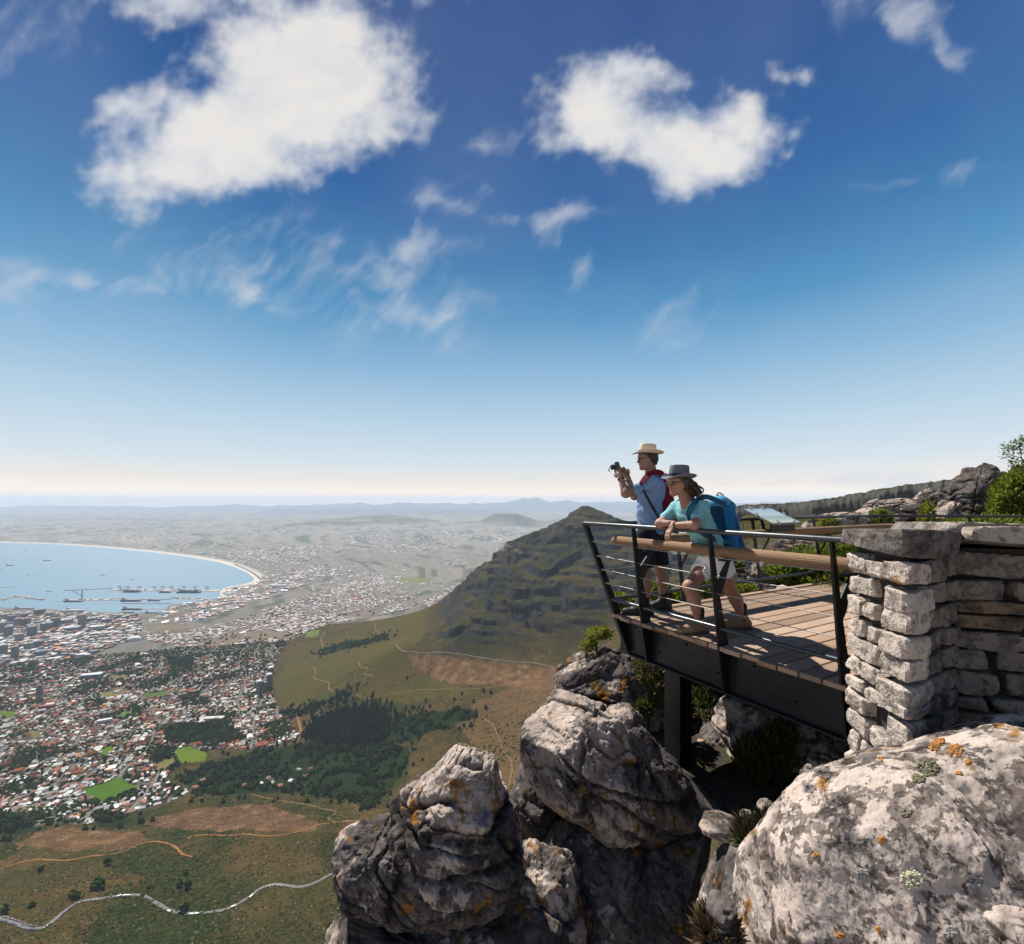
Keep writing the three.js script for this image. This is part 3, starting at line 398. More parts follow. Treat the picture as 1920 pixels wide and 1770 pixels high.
for (const [px, py, hp, wp, c, label] of TOWERS) {
  const [x, d] = hit(px, py), h = hp / F * d, w = wp / F * d, dp = w * .8, o = thing('office_tower', label, 'tower', [0, 0, 0]); onLand(o, x, d, .35, 1); const m = std(c, .8);
  part('wall', new THREE.BoxGeometry(w, h + 2, dp).translate(0, h / 2, 0), m, o); const n = Math.max(3, Math.round(h / 6)), bands = []; for (let i = 0; i < n; i++) part('window_band', new THREE.BoxGeometry(w * 1.012, h / n * .42, dp * 1.012).translate(0, h * (i + .5) / n, 0), bandM, o);
  part('roof', new THREE.BoxGeometry(w * .42, 4, dp * .5).translate(w * .1, h + 2.6, 0), m, o);
}
for (const [px, py, hp, label] of [[486, 1303, 26, 'nearest of the round white-topped towers beside the foothill'], [505, 1288, 24, 'middle one of the round towers beside the foothill'], [508, 1263, 12, 'farthest and smallest of the round towers beside the foothill']]) {
  const [x, d] = hit(px, py), h = hp / F * d, r = 5.2 / F * d, o = thing('round_tower', label, 'tower', [0, 0, 0]); onLand(o, x, d, 0, 1); part('wall', new THREE.CylinderGeometry(r, r, h, 24).translate(0, h / 2, 0), std([.33, .33, .34], .8), o);
  for (let i = 0; i < 9; i++) part('window_band', new THREE.CylinderGeometry(r * 1.02, r * 1.02, h * .05, 24).translate(0, h * (i + .6) / 10, 0), bandM, o); part('roof', new THREE.CylinderGeometry(r * .75, r * 1.05, 5, 24).translate(0, h + 2.4, 0), std([.72, .72, .7], .8), o);
}
// large low buildings
for (const [px, py, wp, hp, dp, turn, c, label] of [[172, 1272, 34, 8, 40, .25, [.17, .20, .27], 'long dark blue grandstand building with white roof strips'], [402, 1351, 34, 6, 26, .1, [.66, .64, .6], 'long white hall among the houses'], [521, 1101, 31, 4, 50, .05, [.8, .8, .78], 'huge white warehouse near the head of the bay'], [120, 1198, 40, 5, 90, .35, [.40, .34, .31], 'wide brown railway shed with long roof'], [145, 1196, 9, 7, 100, .35, [.72, .71, .68], 'narrow white shed beside the brown railway shed'], [190, 1190, 34, 4, 40, .35, [.24, .23, .22], 'dark flat station roof in front of the highway'], [196, 1356, 22, 7, 20, .5, [.75, .75, .73], 'white school block with three wings among trees'], [88, 1328, 22, 6, 22, .4, [.36, .10, .10], 'dark red roofed school among houses'], [240, 1149, 20, 3, 20, 0, [.74, .72, .68], 'white shed on the harbour edge'], [135, 1147, 38, 3, 26, .05, [.62, .6, .56], 'long pale shed on the quay']]) {
  const [x, d] = hit(px, py), w = wp / F * d, h = hp / F * d, o = thing('hall', label, 'building', [0, 0, 0]); onLand(o, x, d, turn, 1); part('wall', new THREE.BoxGeometry(w, h, dp).translate(0, h / 2, 0), std(c, .85), o); for (let i = 0; i < 3; i++) part('roof', new THREE.BoxGeometry(w * .98, h * .16, dp * .25).translate(0, h * 1.06, dp * (i - 1) * .31), std(c[0] < .3 ? [.62, .64, .68] : c.map((v) => v * .9), .8), o);
}
{ const [x, d] = hit(252, 1201), o = thing('dome', 'white half-round arched roof near the elevated highway', 'dome'); onLand(o, x, d, .3, 1); part('roof', new THREE.SphereGeometry(48, 24, 10, 0, Math.PI * 2, 0, Math.PI / 2).scale(1, .75, .8), std([.78, .76, .72], .7), o); part('wall', new THREE.CylinderGeometry(49, 49, 6, 24).scale(1, 1, .8), std([.4, .38, .36], .9), o); }
{ const [x, d] = hit(12, 1381), o = thing('reservoir', 'teal open reservoir with sandy banks at the left edge', 'reservoir'); onLand(o, x, d, .2, -.5); part('bank', new THREE.CylinderGeometry(46, 54, 4, 4, 1, true).rotateY(.78).scale(1.1, 1, .9), std([.33, .28, .21], 1), o); part('water', new THREE.PlaneGeometry(62, 50).rotateX(-Math.PI / 2).translate(0, 1, 0), std([.03, .16, .16], .15), o); }
// the harbour: piers, ships, cranes
const seaAt = (px, py) => planAt(px, py, 2), pierM = std([.42, .38, .33], .95), darkPier = std([.2, .19, .18], .95);
for (const [a, b, w, h, m, label] of [[[121, 1107], [211, 1103], 22, 5, darkPier, 'long thin breakwater before the container pier'], [[211, 1105.5], [412, 1108], 95, 5, pierM, 'broad container pier with ships alongside'], [[112, 1126], [234, 1123.5], 80, 4, pierM, 'sandy middle pier with a crane at its end'], [[234, 1123.5], [322, 1123.5], 26, 4, darkPier, 'narrow jetty joining the middle pier to the land'], [[229, 1131.5], [322, 1131.5], 20, 4, darkPier, 'thin dark jetty in the inner harbour'], [[266, 1141], [307, 1141], 26, 4, pierM, 'short jetty in the innermost basin'], [[-40, 1103], [26, 1100], 24, 5, pierM, 'low breakwater at the left edge of the bay'], [[-40, 1136], [30, 1118], 60, 4, pierM, 'pier reaching from the left edge'], [[30, 1118.5], [80, 1124.5], 46, 4, pierM, 'bent pier arm near the left edge'], [[322, 1120], [405, 1126], 60, 4, pierM, 'quay arm at the root of the harbour']]) {
  const p = seaAt(...a), q = seaAt(...b), L = Math.hypot(q[0] - p[0], q[1] - p[1]), o = thing('pier', label, 'pier', [(p[0] + q[0]) / 2, yOf(0), -(p[1] + q[1]) / 2]); o.rotation.y = Math.atan2(q[1] - p[1], q[0] - p[0]);
  part('deck', new THREE.BoxGeometry(L, h, w).translate(0, h / 2, 0), m, o); if (w > 40) { const rr = rng(Math.round(L)), list = []; for (let i = 0; i < 14; i++) list.push(new THREE.BoxGeometry(14 + rr() * 40, 5 + 6 * rr(), 10 + rr() * 14).translate((rr() - .5) * L * .95, h + 4, (rr() - .5) * w * .6)); part('shed', merge(list), std([.5, .42, .37], .9), o); }
}
function ship(px, py, lp, col, label, cargo, turn = 0) {
  const [x, d] = seaAt(px, py), L = lp / F * d, b = Math.max(L * .15, 8), h = L * .055 + 3, o = thing('ship', label, 'ship', [x, yOf(0), -d]); o.rotation.y = turn;
  const s = new THREE.Shape(); s.moveTo(-L / 2, -b / 2); s.lineTo(L * .36, -b / 2); s.quadraticCurveTo(L * .47, -b * .3, L / 2, 0); s.quadraticCurveTo(L * .47, b * .3, L * .36, b / 2); s.lineTo(-L / 2, b / 2); s.closePath();
  part('hull', new THREE.ExtrudeGeometry(s, { depth: h, bevelEnabled: false }).rotateX(-Math.PI / 2), std(col, .6), o); part('bridge', new THREE.BoxGeometry(L * .1, h * 1.7, b * .8).translate(-L * .38, h * 1.8, 0), std([.75, .74, .72], .7), o); part('funnel', new THREE.CylinderGeometry(L * .015, L * .018, h * .9, 10).translate(-L * .42, h * 3, 0), std([.25, .2, .2], .7), o);
  if (cargo) for (let i = 0; i < 5; i++) part('hatch', new THREE.BoxGeometry(L * .11, h * (cargo > 1 ? .9 : .3), b * .8).translate(-L * .25 + i * L * .135, h * (cargo > 1 ? 1.45 : 1.15), 0), std([[.3, .2, .17], [.33, .33, .35], [.2, .25, .34], [.45, .4, .36], [.35, .16, .12]][i], .8), o); else part('mast', rod(v3(L * .1, h, 0), v3(L * .1, h * 3.4, 0), L * .008 + .3, 6), std([.4, .4, .4], .7), o);
}
for (const a of [[50, 1033, 6, [.14, .14, .17], 'distant ship highest up the bay', 0, .2], [89, 1051.5, 13, [.10, .13, .17], 'dark cargo ship anchored in the middle of the bay', 1, .1], [19, 1060.5, 14, [.10, .13, .17], 'dark cargo ship anchored near the left edge', 1, -.05], [-1, 1070, 8, [.12, .13, .17], 'ship cut by the left edge of view', 1, 0], [54, 1078, 4, [.2, .2, .23], 'tiny boat left of another tiny boat in the bay', 0, 0], [74, 1080, 4, [.2, .2, .23], 'tiny boat right of its neighbour in the bay', 0, .3], [194, 1078.5, 8, [.16, .18, .22], 'small grey vessel in the open bay right of centre', 0, .1], [248, 1087, 6, [.12, .15, .18], 'small tug with a mast above the container pier', 0, .2], [92, 1109, 8, [.25, .19, .16], 'rust-coloured vessel leaving the harbour', 0, .9], [106, 1116, 3, [.7, .7, .7], 'tiny white yacht beside the middle pier', 0, .6], [248, 1110, 34, [.12, .16, .24], 'dark blue container ship at the left of the container pier', 2, 0], [310, 1111, 22, [.14, .17, .24], 'shorter container ship at the middle of the container pier', 2, 0], [355, 1111, 44, [.13, .17, .25], 'longest container ship at the right of the container pier', 2, 0], [138, 1128, 34, [.16, .18, .24], 'work ship moored below the big crane', 1, 0], [246, 1127, 38, [.15, .17, .2], 'long tanker at the narrow jetty', 1, 0], [289, 1126.5, 23, [.14, .19, .22], 'short freighter at the narrow jetty', 1, 0], [248, 1143, 37, [.10, .13, .14], 'low dark tanker in the inner basin', 1, 0], [286, 1150, 28, [.17, .22, .2], 'green-grey ship at the inner quay', 1, 0], [140, 1145.5, 34, [.6, .58, .55], 'pale passenger ship at the front quay', 1, .05], [45, 1142.5, 34, [.2, .2, .22], 'grey vessel at the left quay', 1, .1]]) ship(...a);
{ // the big crane and the container gantries
  const [x, d] = seaAt(154, 1124), o = thing('crane', 'tall dark harbour crane at the end of the middle pier', 'crane', [x, yOf(4), -d]), m = std([.12, .13, .15], .7); part('tower', rod(v3(0, 0, 0), v3(0, 105, 0), 6, 6, 4), m, o); part('jib', rod(v3(0, 40, 0), v3(-100, 88, 0), 4, 6, 3), m, o); part('stay', rod(v3(0, 105, 0), v3(-100, 88, 0), 1.2, 5), m, o);
  [225, 240, 262, 290, 305, 322, 345, 366, 388].forEach((px, i) => { const [gx, gd] = seaAt(px, 1106.5), c = thing('gantry_crane', ['first', 'second', 'third', 'fourth', 'fifth', 'sixth', 'seventh', 'eighth', 'ninth'][i] + ' gantry crane from the left along the container pier', 'crane', [gx, yOf(4), -gd], 'gantry cranes on the container pier'), mm = std([.36, .25, .24], .8); for (const [a, b] of [[-12, -9], [12, -9], [-12, 9], [12, 9]]) part('leg', rod(v3(a, 0, b), v3(a, 42, b), 1.8, 6), mm, c); part('beam', new THREE.BoxGeometry(28, 4, 4).translate(0, 42, 0), mm, c); part('boom', rod(v3(0, 44, -18), v3(0, 48, 52), 2, 6), mm, c); });
}
// ---- trees. a crown of leaf clumps on a short trunk, few faces as they are small in view
function crownGeo(seed, sy, n = 26, flat = 1) { const r = rng(seed), list = []; for (let i = 0; i < n; i++) { const a = r() * 6.28, u = r(), q = Math.sqrt(1 - (u * 2 - 1) ** 2), R0 = .62 * Math.cbrt(.35 + .65 * r()), s = .2 + .17 * r(), g = new THREE.IcosahedronGeometry(s, 0); g.rotateX(r() * 6).rotateZ(r() * 6).translate(Math.cos(a) * q * R0, (u * 2 - 1) * R0 * sy + .55 * sy, Math.sin(a) * q * R0); list.push(g); } return merge(list); }
const leafM = [[.032, .062, .014], [.048, .080, .018], [.066, .078, .024]].map((c) => matte(c)), barkM = matte([.09, .065, .045]), CROWNS = [crownGeo(3, 1), crownGeo(5, 1.25), crownGeo(8, .8)], trunkG = new THREE.CylinderGeometry(.035, .06, .5, 6).translate(0, .05, 0);
const spots = [];
{
  const b = SUBURB.box; for (let k = 0; k < 60000 && spots.length < 7600; k++) { const x = lerp(b[0], b[1], R()), d = lerp(b[2], b[3], Math.pow(R(), 1.25)); if (!inPoly(SUBURB, x, d) || inField(x, d) || !seen(x, d)) continue; const woody = noise(x / 170, d / 170, 12); if (woody < .12 && R() < .70) continue; if (street(x, d)[0] < 5) continue; spots.push([x, d, 4 + 4 * R() + (woody > .3 ? 3 : 0), R()]); }
  spots.sort((p, q) => p[1] - q[1]);
  const words = ['dark green bushy tree', 'tall green tree', 'broad olive green tree'];
  const protos = words.map((w, i) => { const o = thing('tree', w + ' among the nearest gardens of the suburb', 'tree', [0, 0, 0], 'garden trees of the nearest suburb'); part('crown', CROWNS[i], leafM[i], o); part('trunk', trunkG, barkM, o); return o; }); const first = [1, 1, 1];
  for (const [x, d, s, r] of spots.slice(0, 280)) { const k = Math.floor(r * 3), o = first[k] ? protos[k] : protos[k].clone(); if (!first[k]) { o.name = numbered('tree'); scene.add(o); } first[k] = 0; onLand(o, x, d, r * 9, .3); o.scale.setScalar(s); }
  const white = matte([1, 1, 1]), LC3 = [[.030, .055, .013], [.044, .066, .017], [.06, .068, .022]], far = spots.slice(280).map(([x, d, s, r]) => [x, groundY(x, d) - .5, -d, r * 9, s, s * (.8 + .4 * (r * 7 % 1)), s, LC3[Math.floor(r * 3)].map((c) => c * (.7 + .6 * (r * 13 % 1)))]);
  tag(instances('garden_trees', CROWNS[0], white, far), 'green garden trees mixed between the far houses', null, null, 'stuff');
  const wood = []; for (const p of FOREST) { const q = p.box, area = (q[1] - q[0]) * (q[3] - q[2]), n = Math.min(4200, area / 62); for (let k = 0; k < n; k++) { const x = lerp(q[0] - 60, q[1] + 60, R()), d = lerp(q[2] - 60, q[3] + 60, R()); const wx = x + 34 * fbm(x / 45, d / 45, 2, 3), wd = d + 34 * fbm(x / 45, d / 45, 5, 3); if (inField(x, d) || inPoly(SUBURB, x, d) && !inPoly(p, x, d)) continue; if (!inPoly(p, wx, wd) && R() > .34 * Math.exp(-edgeDist(p, wx, wd) / 26)) continue; const s = 6.5 + 4.5 * R(), gap = noise(x / 55, d / 55, 7.7); if (p !== FOREST[0] && p !== FOREST[3] && gap > .14) continue; const v = .65 + .6 * R() + .5 * Math.max(0, noise(x / 90, d / 90, 3)); wood.push([x, groundY(x, d) - 1, -d, R() * 6, s * .8, s * (p === FOREST[0] ? 1.5 : .95), s * .8, (p === FOREST[0] || p === FOREST[3] ? [.020, .038, .015] : [.040, .062, .018]).map((c) => c * v)]); } }
  { const Y = poly([[300, 1150], [340, 1132], [405, 1128], [420, 1104], [470, 1098], [492, 1082], [560, 1070], [640, 1064], [560, 1100], [480, 1130], [420, 1150], [330, 1176], [270, 1176]], 4), yard = []; for (let k = 0; k < 9000 && yard.length < 1500; k++) { const x = lerp(Y.box[0], Y.box[1], R()), d = lerp(Y.box[2], Y.box[3], R()); if (!inPoly(Y, x, d) || inPoly(SEA, x, d) || edgeDist(SEA, x, d) < 40 || noise(x / 160, d / 260, 5) < -.12) continue; yard.push([x, groundY(x, d) - 1, -d, .55 + (R() < .2 ? 1.57 : 0), 12 + 50 * R() * R(), 4 + 8 * R(), 20 + 110 * R() * R(), [[.8, .79, .77], [.5, .4, .32], [.3, .3, .32], [.55, .33, .22], [.2, .24, .3]][Math.floor(R() * 5)]]); } tag(instances('harbour_sheds', new THREE.BoxGeometry(1, 1, 1).translate(0, .5, 0), white, yard), 'sheds, stacks and railway yards behind the harbour', null, null, 'stuff'); }
  // more trees around the far town
  for (let k = 0; k < 5200; k++) { const d = lerp(2500, 7500, R() * R()), x = d * lerp(-1.12, .05, R()); if (!(inPoly(STRIP, x, d) || inPoly(CENTRE, x, d) || inPoly(SUBURB, x, d)) || noise(x / 210, d / 300, 8) < -.05) continue; const s = 7 + 5 * R(); wood.push([x, groundY(x, d) - 1, -d, R() * 6, s, s * .8, s, [.026, .04, .018]]); }
  tag(instances('woods', CROWNS[1], white, wood), 'dark green woods covering the valley floor', null, null, 'stuff');
  // scrub and stones of the near slopes
  const scrub = [], stones = [], G = new THREE.IcosahedronGeometry(.5, 1), S = new THREE.IcosahedronGeometry(.5, 0); { const q = G.attributes.position; for (let i = 0; i < q.count; i++) { const x = q.getX(i), y = q.getY(i), z = q.getZ(i), k = 1 + .5 * noise(x * 4, y * 4, z * 4); q.setXYZ(i, x * k, y * k, z * k); } G.computeVertexNormals(); }
  for (let k = 0; k < 95000; k++) { const d = 690 * Math.pow(3.4, R() ** 1.2), x = d * lerp(-1.12, .16, R()); if (inPoly(SUBURB, x, d) || inForest(x, d) || inField(x, d)) continue; const y = groundY(x, d); if (!seen(x, d, y)) continue; const den = fbm(x / 70, d / 70, 6.4, 3), hot = BROWN.some((p) => inPoly(p, x, d)); if (R() > .62 + den * 1.1) continue; const rv = ravine(x, d), s = (.7 + 2.1 * R() ** 3 + 2.2 * rv * R()) * (1 + d / 3000), v = .7 + .6 * R(); scrub.push([x, y - .1, -d, R() * 6, s * 1.3, s * .8, s * 1.3, (hot ? [.15, .085, .055] : rv > .35 && R() < .7 ? [.026, .044, .012] : R() < .12 ? [.13, .10, .045] : R() < .5 ? [.026, .034, .010] : [.052, .054, .015]).map((c) => c * v)]); if (R() < (hot ? .2 : .10)) { const q = .5 + 1.5 * R() ** 3; stones.push([x + 3, groundY(x + 3, d) + .1, -d, R() * 6, q * 1.5, q, q * 1.2, [.4, .36, .31].map((c) => c * v)]); } }
  tag(instances('scrub', G, white, scrub), 'low olive scrub dotting the near slopes', null, null, 'stuff'); tag(instances('stones', S, white, stones), 'pale stones strewn over the near slopes', null, null, 'stuff');
}
// lone trees on the slope above the road
for (const [px, py, s, label] of [[202, 1622, 9, 'single small tree below the orange track'], [183, 1664, 12, 'tallest of the dark trees clumped above the road bend'], [190, 1667, 10, 'right-hand dark tree of the clump above the road bend'], [177, 1668, 9, 'left-hand dark tree of the clump above the road bend'], [143, 1684, 9, 'thin tree right of its twin above the road'], [136, 1684, 8, 'thin tree left of its twin above the road'], [281, 1665, 7, 'small solitary tree midway along the slope'], [337, 1662, 8, 'dark tree left of another near the gully'], [352, 1666, 9, 'spreading tree beside the gully above the road'], [345, 1708, 10, 'dark tree on the verge of the road dip'], [349, 1640, 7, 'little tree higher up by the gully'], [77, 1633, 8, 'round green bush below the orange track'], [60, 1700, 7, 'small tree near the road at the left'], [10, 1712, 8, 'tree above the parked cars at the left edge']]) {
  const [x, d] = hit(px, py), o = thing('tree', label, 'tree'); onLand(o, x, d, px, .2); o.scale.setScalar(s); part('crown', CROWNS[px % 3], leafM[px % 2], o).position.y = s > 7 ? .32 : 0; part('trunk', new THREE.CylinderGeometry(.03, .055, .8, 6).translate(0, .3, 0), barkM, o);
}
// cars parked along the mountain road
{
  const c = new THREE.CatmullRomCurve3(MTNROAD.map(([x, d]) => v3(x, 0, -d)), false, 'centripetal'), N = 900, pts = c.getSpacedPoints(N), body = new THREE.BoxGeometry(4.5, .75, 1.85).translate(0, .75, 0), cab = new THREE.CylinderGeometry(1.25, 1.75, .65, 4).rotateY(Math.PI / 4).scale(1.05, 1, .72).translate(-.2, 1.42, 0), wheel = new THREE.CylinderGeometry(.34, .34, .22, 12).rotateX(Math.PI / 2), van = new THREE.BoxGeometry(6.4, 1.9, 2.1).translate(0, 1.5, 0), cabM = std([.05, .06, .07], .2), tyreM = std([.03, .03, .03], .9);
  const tones = { white: [.72, .72, .71], red: [.36, .03, .025], silver: [.5, .5, .52], black: [.04, .04, .045], blue: [.05, .1, .25] }; const protoC = new Map();
  const put = (px, tone, isVan, side = 1) => {
    let bi = 1, bd = 1e9; for (let i = 1; i < N; i++) { const p = pts[i], q = Math.abs(pixOf(p.x, 0, -p.z)[0] - px); if (q < bd) { bd = q; bi = i; } } const p = pts[bi], t = pts[bi + 1].clone().sub(pts[bi - 1]).normalize(), key = tone + isVan; let o; const x = p.x - t.z * 3.1 * side, d = -(p.z + t.x * 3.1 * side);
    if (protoC.has(key)) { o = protoC.get(key).clone(); o.name = numbered(isVan ? 'van' : 'car'); scene.add(o); } else { o = thing(isVan ? 'van' : 'car', '', isVan ? 'van' : 'car', [0, 0, 0], 'vehicles parked along the mountain road'); const m = std(tones[tone], .35); part('body', isVan ? van : body, m, o); part('windows', isVan ? new THREE.BoxGeometry(5.6, .6, 2.14).translate(.1, 1.9, 0) : cab, cabM, o); for (const [a, b] of [[1.4, .85], [-1.4, .85], [1.4, -.85], [-1.4, -.85]]) part('wheel', wheel.clone().translate(a, .34, b), tyreM, o); protoC.set(key, o); }
    o.userData.label = `${tone} ${isVan ? 'van' : 'car'} parked on the mountain road ${px < 75 ? 'in the crowded dip at left' : px < 175 ? 'on the rise after the dip' : px < 262 ? 'near the top of the rise' : px < 400 ? 'in the second dip' : 'below the grooved boulder'}`; o.position.set(x, groundY(p.x, -p.z) + .95, -d); o.rotation.y = Math.atan2(-t.z, t.x);
  };
  const r = rng(5); for (let px = 0; px < 74; px += 2.6) put(px, r() < .7 ? 'white' : r() < .5 ? 'silver' : 'black', false, 1); for (let px = 2; px < 62; px += 4.2) put(px, r() < .55 ? 'red' : r() < .5 ? 'black' : 'silver', false, -1);
  for (const px of [84, 88, 92, 110, 114, 117, 121, 125, 128, 131, 135, 139, 142, 146, 151, 155, 159, 163, 167, 172, 177, 182]) put(px, r() < .72 ? 'white' : r() < .5 ? 'silver' : 'blue', false, 1); for (const px of [224, 235, 242, 320, 361, 371, 438, 469, 503, 511, 519, 527]) put(px, px === 519 ? 'silver' : 'white', px < 480, 1);
}
// ---------------------------------------------------------------- weathered sandstone
const rockTile = (() => {
  const n = 768;
  const kept = new Map(), f = (u, v) => { const k = u * 4096 * 4096 + v; if (kept.has(k)) return kept.get(k); const q = [tnoise(u, v, 5, 1, 5, .62), tnoise(u, v, 14, 4, 4, .6), tnoise(u, v, 60, 9, 3, .7)]; kept.set(k, q); return q; };
  const col = dataTex(n, (u, v) => { const [a, b, c] = f(u, v); let t = .80 + .16 * c; t *= 1 - .46 * sstep(.02, .14, a + .5 * b) * (.75 + .4 * c); t *= 1 - .35 * sstep(.18, .28, b + .25 * c); return [t, t * (.985 + .03 * b), t * (.97 + .05 * a)]; }, false);
  const bmp = dataTex(n, (u, v) => { const [a, b, c] = f(u, v); return .5 + .22 * a + .16 * b + .2 * c - .2 * sstep(.25, .5, tnoise(u, v, 40, 14, 2)); }, false);
  return { col, bmp };
})();
const lichenTile = dataTex(1024, (u, v) => { const a = tnoise(u, v, 5, 21, 7, .64), b = tnoise(u, v, 13, 24, 5, .64), c = tnoise(u, v, 70, 29, 3, .7), g = tnoise(u, v, 24, 33, 3, .6); let t = .80 + .12 * c; const d1 = sstep(-.045, -.01, a + .55 * b + .12 * c), d2 = sstep(.10, .135, b + .3 * c), wh = sstep(.13, .16, g + .25 * c); t *= 1 - .72 * d1 * (.86 + .3 * c); t *= 1 - .42 * d2; t = lerp(t, .78 + .1 * c, wh * d1 * .7); const q = d1 * (1 - wh); return [t, t * (1 - .015 * q), t * (1 - .0 * q)]; }, false);
const rockMat = (scale = 1, bump = .012, rough = .93) => { const m = rockTile.col.clone(), b = rockTile.bmp.clone(); m.repeat.set(scale, scale); b.repeat.set(scale, scale); return new THREE.MeshLambertMaterial({ vertexColors: true, map: m, bumpMap: b, bumpScale: bump }); };
// blobs: [centre, half-axes, turn about the view axis, turn about the upright, squareness]
function sdfOf(prims, k) {
  const q = prims.map(([c, r, a = 0, b = 0, e = 2]) => ({ c, r, e, ca: Math.cos(a), sa: Math.sin(a), cb: Math.cos(b), sb: Math.sin(b), m: Math.min(...r) }));
  return (x, y, z) => {
    let s = 1e9;
    for (const { c, r, e, ca, sa, cb, sb, m } of q) {
      let dx = x - c.x, dy = y - c.y, dz = z - c.z; [dx, dz] = [dx * cb + dz * sb, dz * cb - dx * sb]; [dx, dy] = [dx * ca + dy * sa, dy * ca - dx * sa];
      const X = Math.abs(dx) / r[0], Y = Math.abs(dy) / r[1], Z = Math.abs(dz) / r[2], L = e === 2 ? Math.sqrt(X * X + Y * Y + Z * Z) : Math.pow(X ** e + Y ** e + Z ** e, 1 / e), d = (L - 1) * m;
      const h = clamp(.5 + .5 * (s - d) / k); s = lerp(s, d, h) - k * h * (1 - h);
    }
    return s;
  };
}
const SC = (c, k = .66) => c.map((v) => v * k), PINK = SC([.60, .49, .42]), PALE = SC([.70, .61, .54]), DARK = SC([.075, .068, .068]), GREY = SC([.235, .21, .205]), ORANGE = SC([.46, .20, .035]), OLIVE = SC([.17, .14, .045]);
function boulder(name, label, prims, o) {
  const { seed = 1, N = 70, k = .12, amp = 1, dark = .5, orange = .3, layer = [0, 1, 0], layerAmp = .02, layerFreq = 9, bulge = .06, bulgeFreq = 3, group, tile = 1, bump = .012, smooth = 0, kind } = o, sdf = sdfOf(prims, k), c0 = o.centre || prims.reduce((a, p) => a.add(p[0]), v3(0, 0, 0)).multiplyScalar(1 / prims.length);
  const R = o.reach || Math.max(...prims.map((p) => p[0].distanceTo(c0) + Math.max(...p[1]))) * 1.2, P = [], UV = [], C = [], I = [], n = N + 1, ln = v3(...layer).normalize(), rr = rng(seed * 97 + 3);
  const march = (dx, dy, dz) => { let t = R; for (let s = 0; s < 60; s++) { const e = sdf(c0.x + dx * t, c0.y + dy * t, c0.z + dz * t); t -= e * .8; if (Math.abs(e) < .0015 || t < .01) break; } return t; };
  // flat breaks and open joints, as frost and weather split the stone
  const probe = []; for (let i = 0; i < 220; i++) { const y = 1 - 2 * (i + .5) / 220, q = Math.sqrt(1 - y * y), a = i * 2.39996; probe.push([Math.cos(a) * q, y, Math.sin(a) * q]); } for (const d of probe) d.t = march(...d); const mean = probe.reduce((a, d) => a + d.t, 0) / 220;
  const cuts = [], joints = []; for (let k = 0; k < (o.cuts ?? 11); k++) { const y = rr() * 2 - 1, q = Math.sqrt(1 - y * y), a = rr() * 6.283, nn = [Math.cos(a) * q, y, Math.sin(a) * q]; let h = 0; for (const d of probe) h = Math.max(h, d.t * (d[0] * nn[0] + d[1] * nn[1] + d[2] * nn[2])); cuts.push([...nn, h * (.76 + .17 * rr())]); }
  for (let k = 0; k < (o.joints ?? 4); k++) { const bedding = k % 2 === 0, nn = bedding ? ln.clone().add(v3(rr() - .5, rr() - .5, rr() - .5).multiplyScalar(.35)).normalize() : v3(rr() - .5, (rr() - .5) * .6, rr() - .5).normalize(); joints.push([nn, (rr() - .5) * 1.1 * mean, .016 + .014 * rr(), (rr() - .5) * .05 * mean]); }
  for (let f = 0; f < 6; f++) {
    const base = P.length / 3, ax = f >> 1, sg = f & 1 ? -1 : 1;
    for (let j = 0; j <= N; j++) for (let i = 0; i <= N; i++) {
      const a = Math.tan((i / N - .5) * Math.PI / 2), b = Math.tan((j / N - .5) * Math.PI / 2), D = ax === 0 ? [sg, a, b] : ax === 1 ? [b, sg, a] : [a, b, sg], l = Math.hypot(...D); const dx = D[0] / l, dy = D[1] / l, dz = D[2] / l;
      let t = march(dx, dy, dz); for (const [nx, ny, nz, h] of cuts) { const e = nx * dx + ny * dy + nz * dz; if (e > .05) { const m = h / e, kk = .035 * mean, q = clamp(.5 + .5 * (t - m) / kk); t = lerp(t, m, q) - kk * q * (1 - q); } }
      let x = c0.x + dx * t, y = c0.y + dy * t, z = c0.z + dz * t;
      const s = seed * 7.3, w = fbm(x * 1.3, y * 1.3 + s, z * 1.3, 3), L = (x * ln.x + y * ln.y + z * ln.z) * layerFreq + 1.6 * w + s, fr = L - Math.floor(L), crease = Math.pow(1 - Math.abs(fr * 2 - 1), 5), lv = noise(Math.floor(L) * 3.7, s, x * .8);
      const soft = .25 + .75 * sstep(-.25, .25, noise(x * 1.1 + s, y * 1.1, z * 1.1 + 4)), bed = sstep(-.2, .2, noise(x * .9, Math.floor(L) * 2.3, z * .9 + s)); const bn = Math.abs(noise(x * bulgeFreq + s, y * bulgeFreq * 1.25, z * bulgeFreq)) * 1.6 - .5, b2 = Math.abs(noise(x * bulgeFreq * 2.6, y * bulgeFreq * 3 + s, z * bulgeFreq * 2.6)) * 1.6 - .5, fine = fbm(x * 16, y * 16 + s, z * 16, 4, .6), pit = sstep(.22, .5, noise(x * 21 + s, y * 21, z * 21));
      let gash = 0, shift = 0; for (const [nn, off, wd, sh] of joints) { const e = (x - c0.x) * nn.x + (y - c0.y) * nn.y + (z - c0.z) * nn.z - off + .09 * mean * noise(x * 2.2 + off * 9, y * 2.2, z * 2.2) + .012 * noise(x * 14, y * 14, z * 14); gash = Math.max(gash, Math.exp(-((e / wd) ** 2)) * sstep(-.35, .05, noise(x * 1.4 + off * 5, y * 1.4, z * 1.4 + 8))); shift += sh * Math.tanh(e / (wd * 1.2)); }
      const disp = shift - .05 * gash * Math.min(1, mean * 1.6) + amp * (.11 * w + bulge * .75 * bn * soft + bulge * .24 * b2 * soft + layerAmp * (.9 * lv - 1.2 * crease * bed) + .016 * fine - .012 * pit * (1 - smooth));
      x += dx * disp; y += dy * disp; z += dz * disp; P.push(x, y, z);
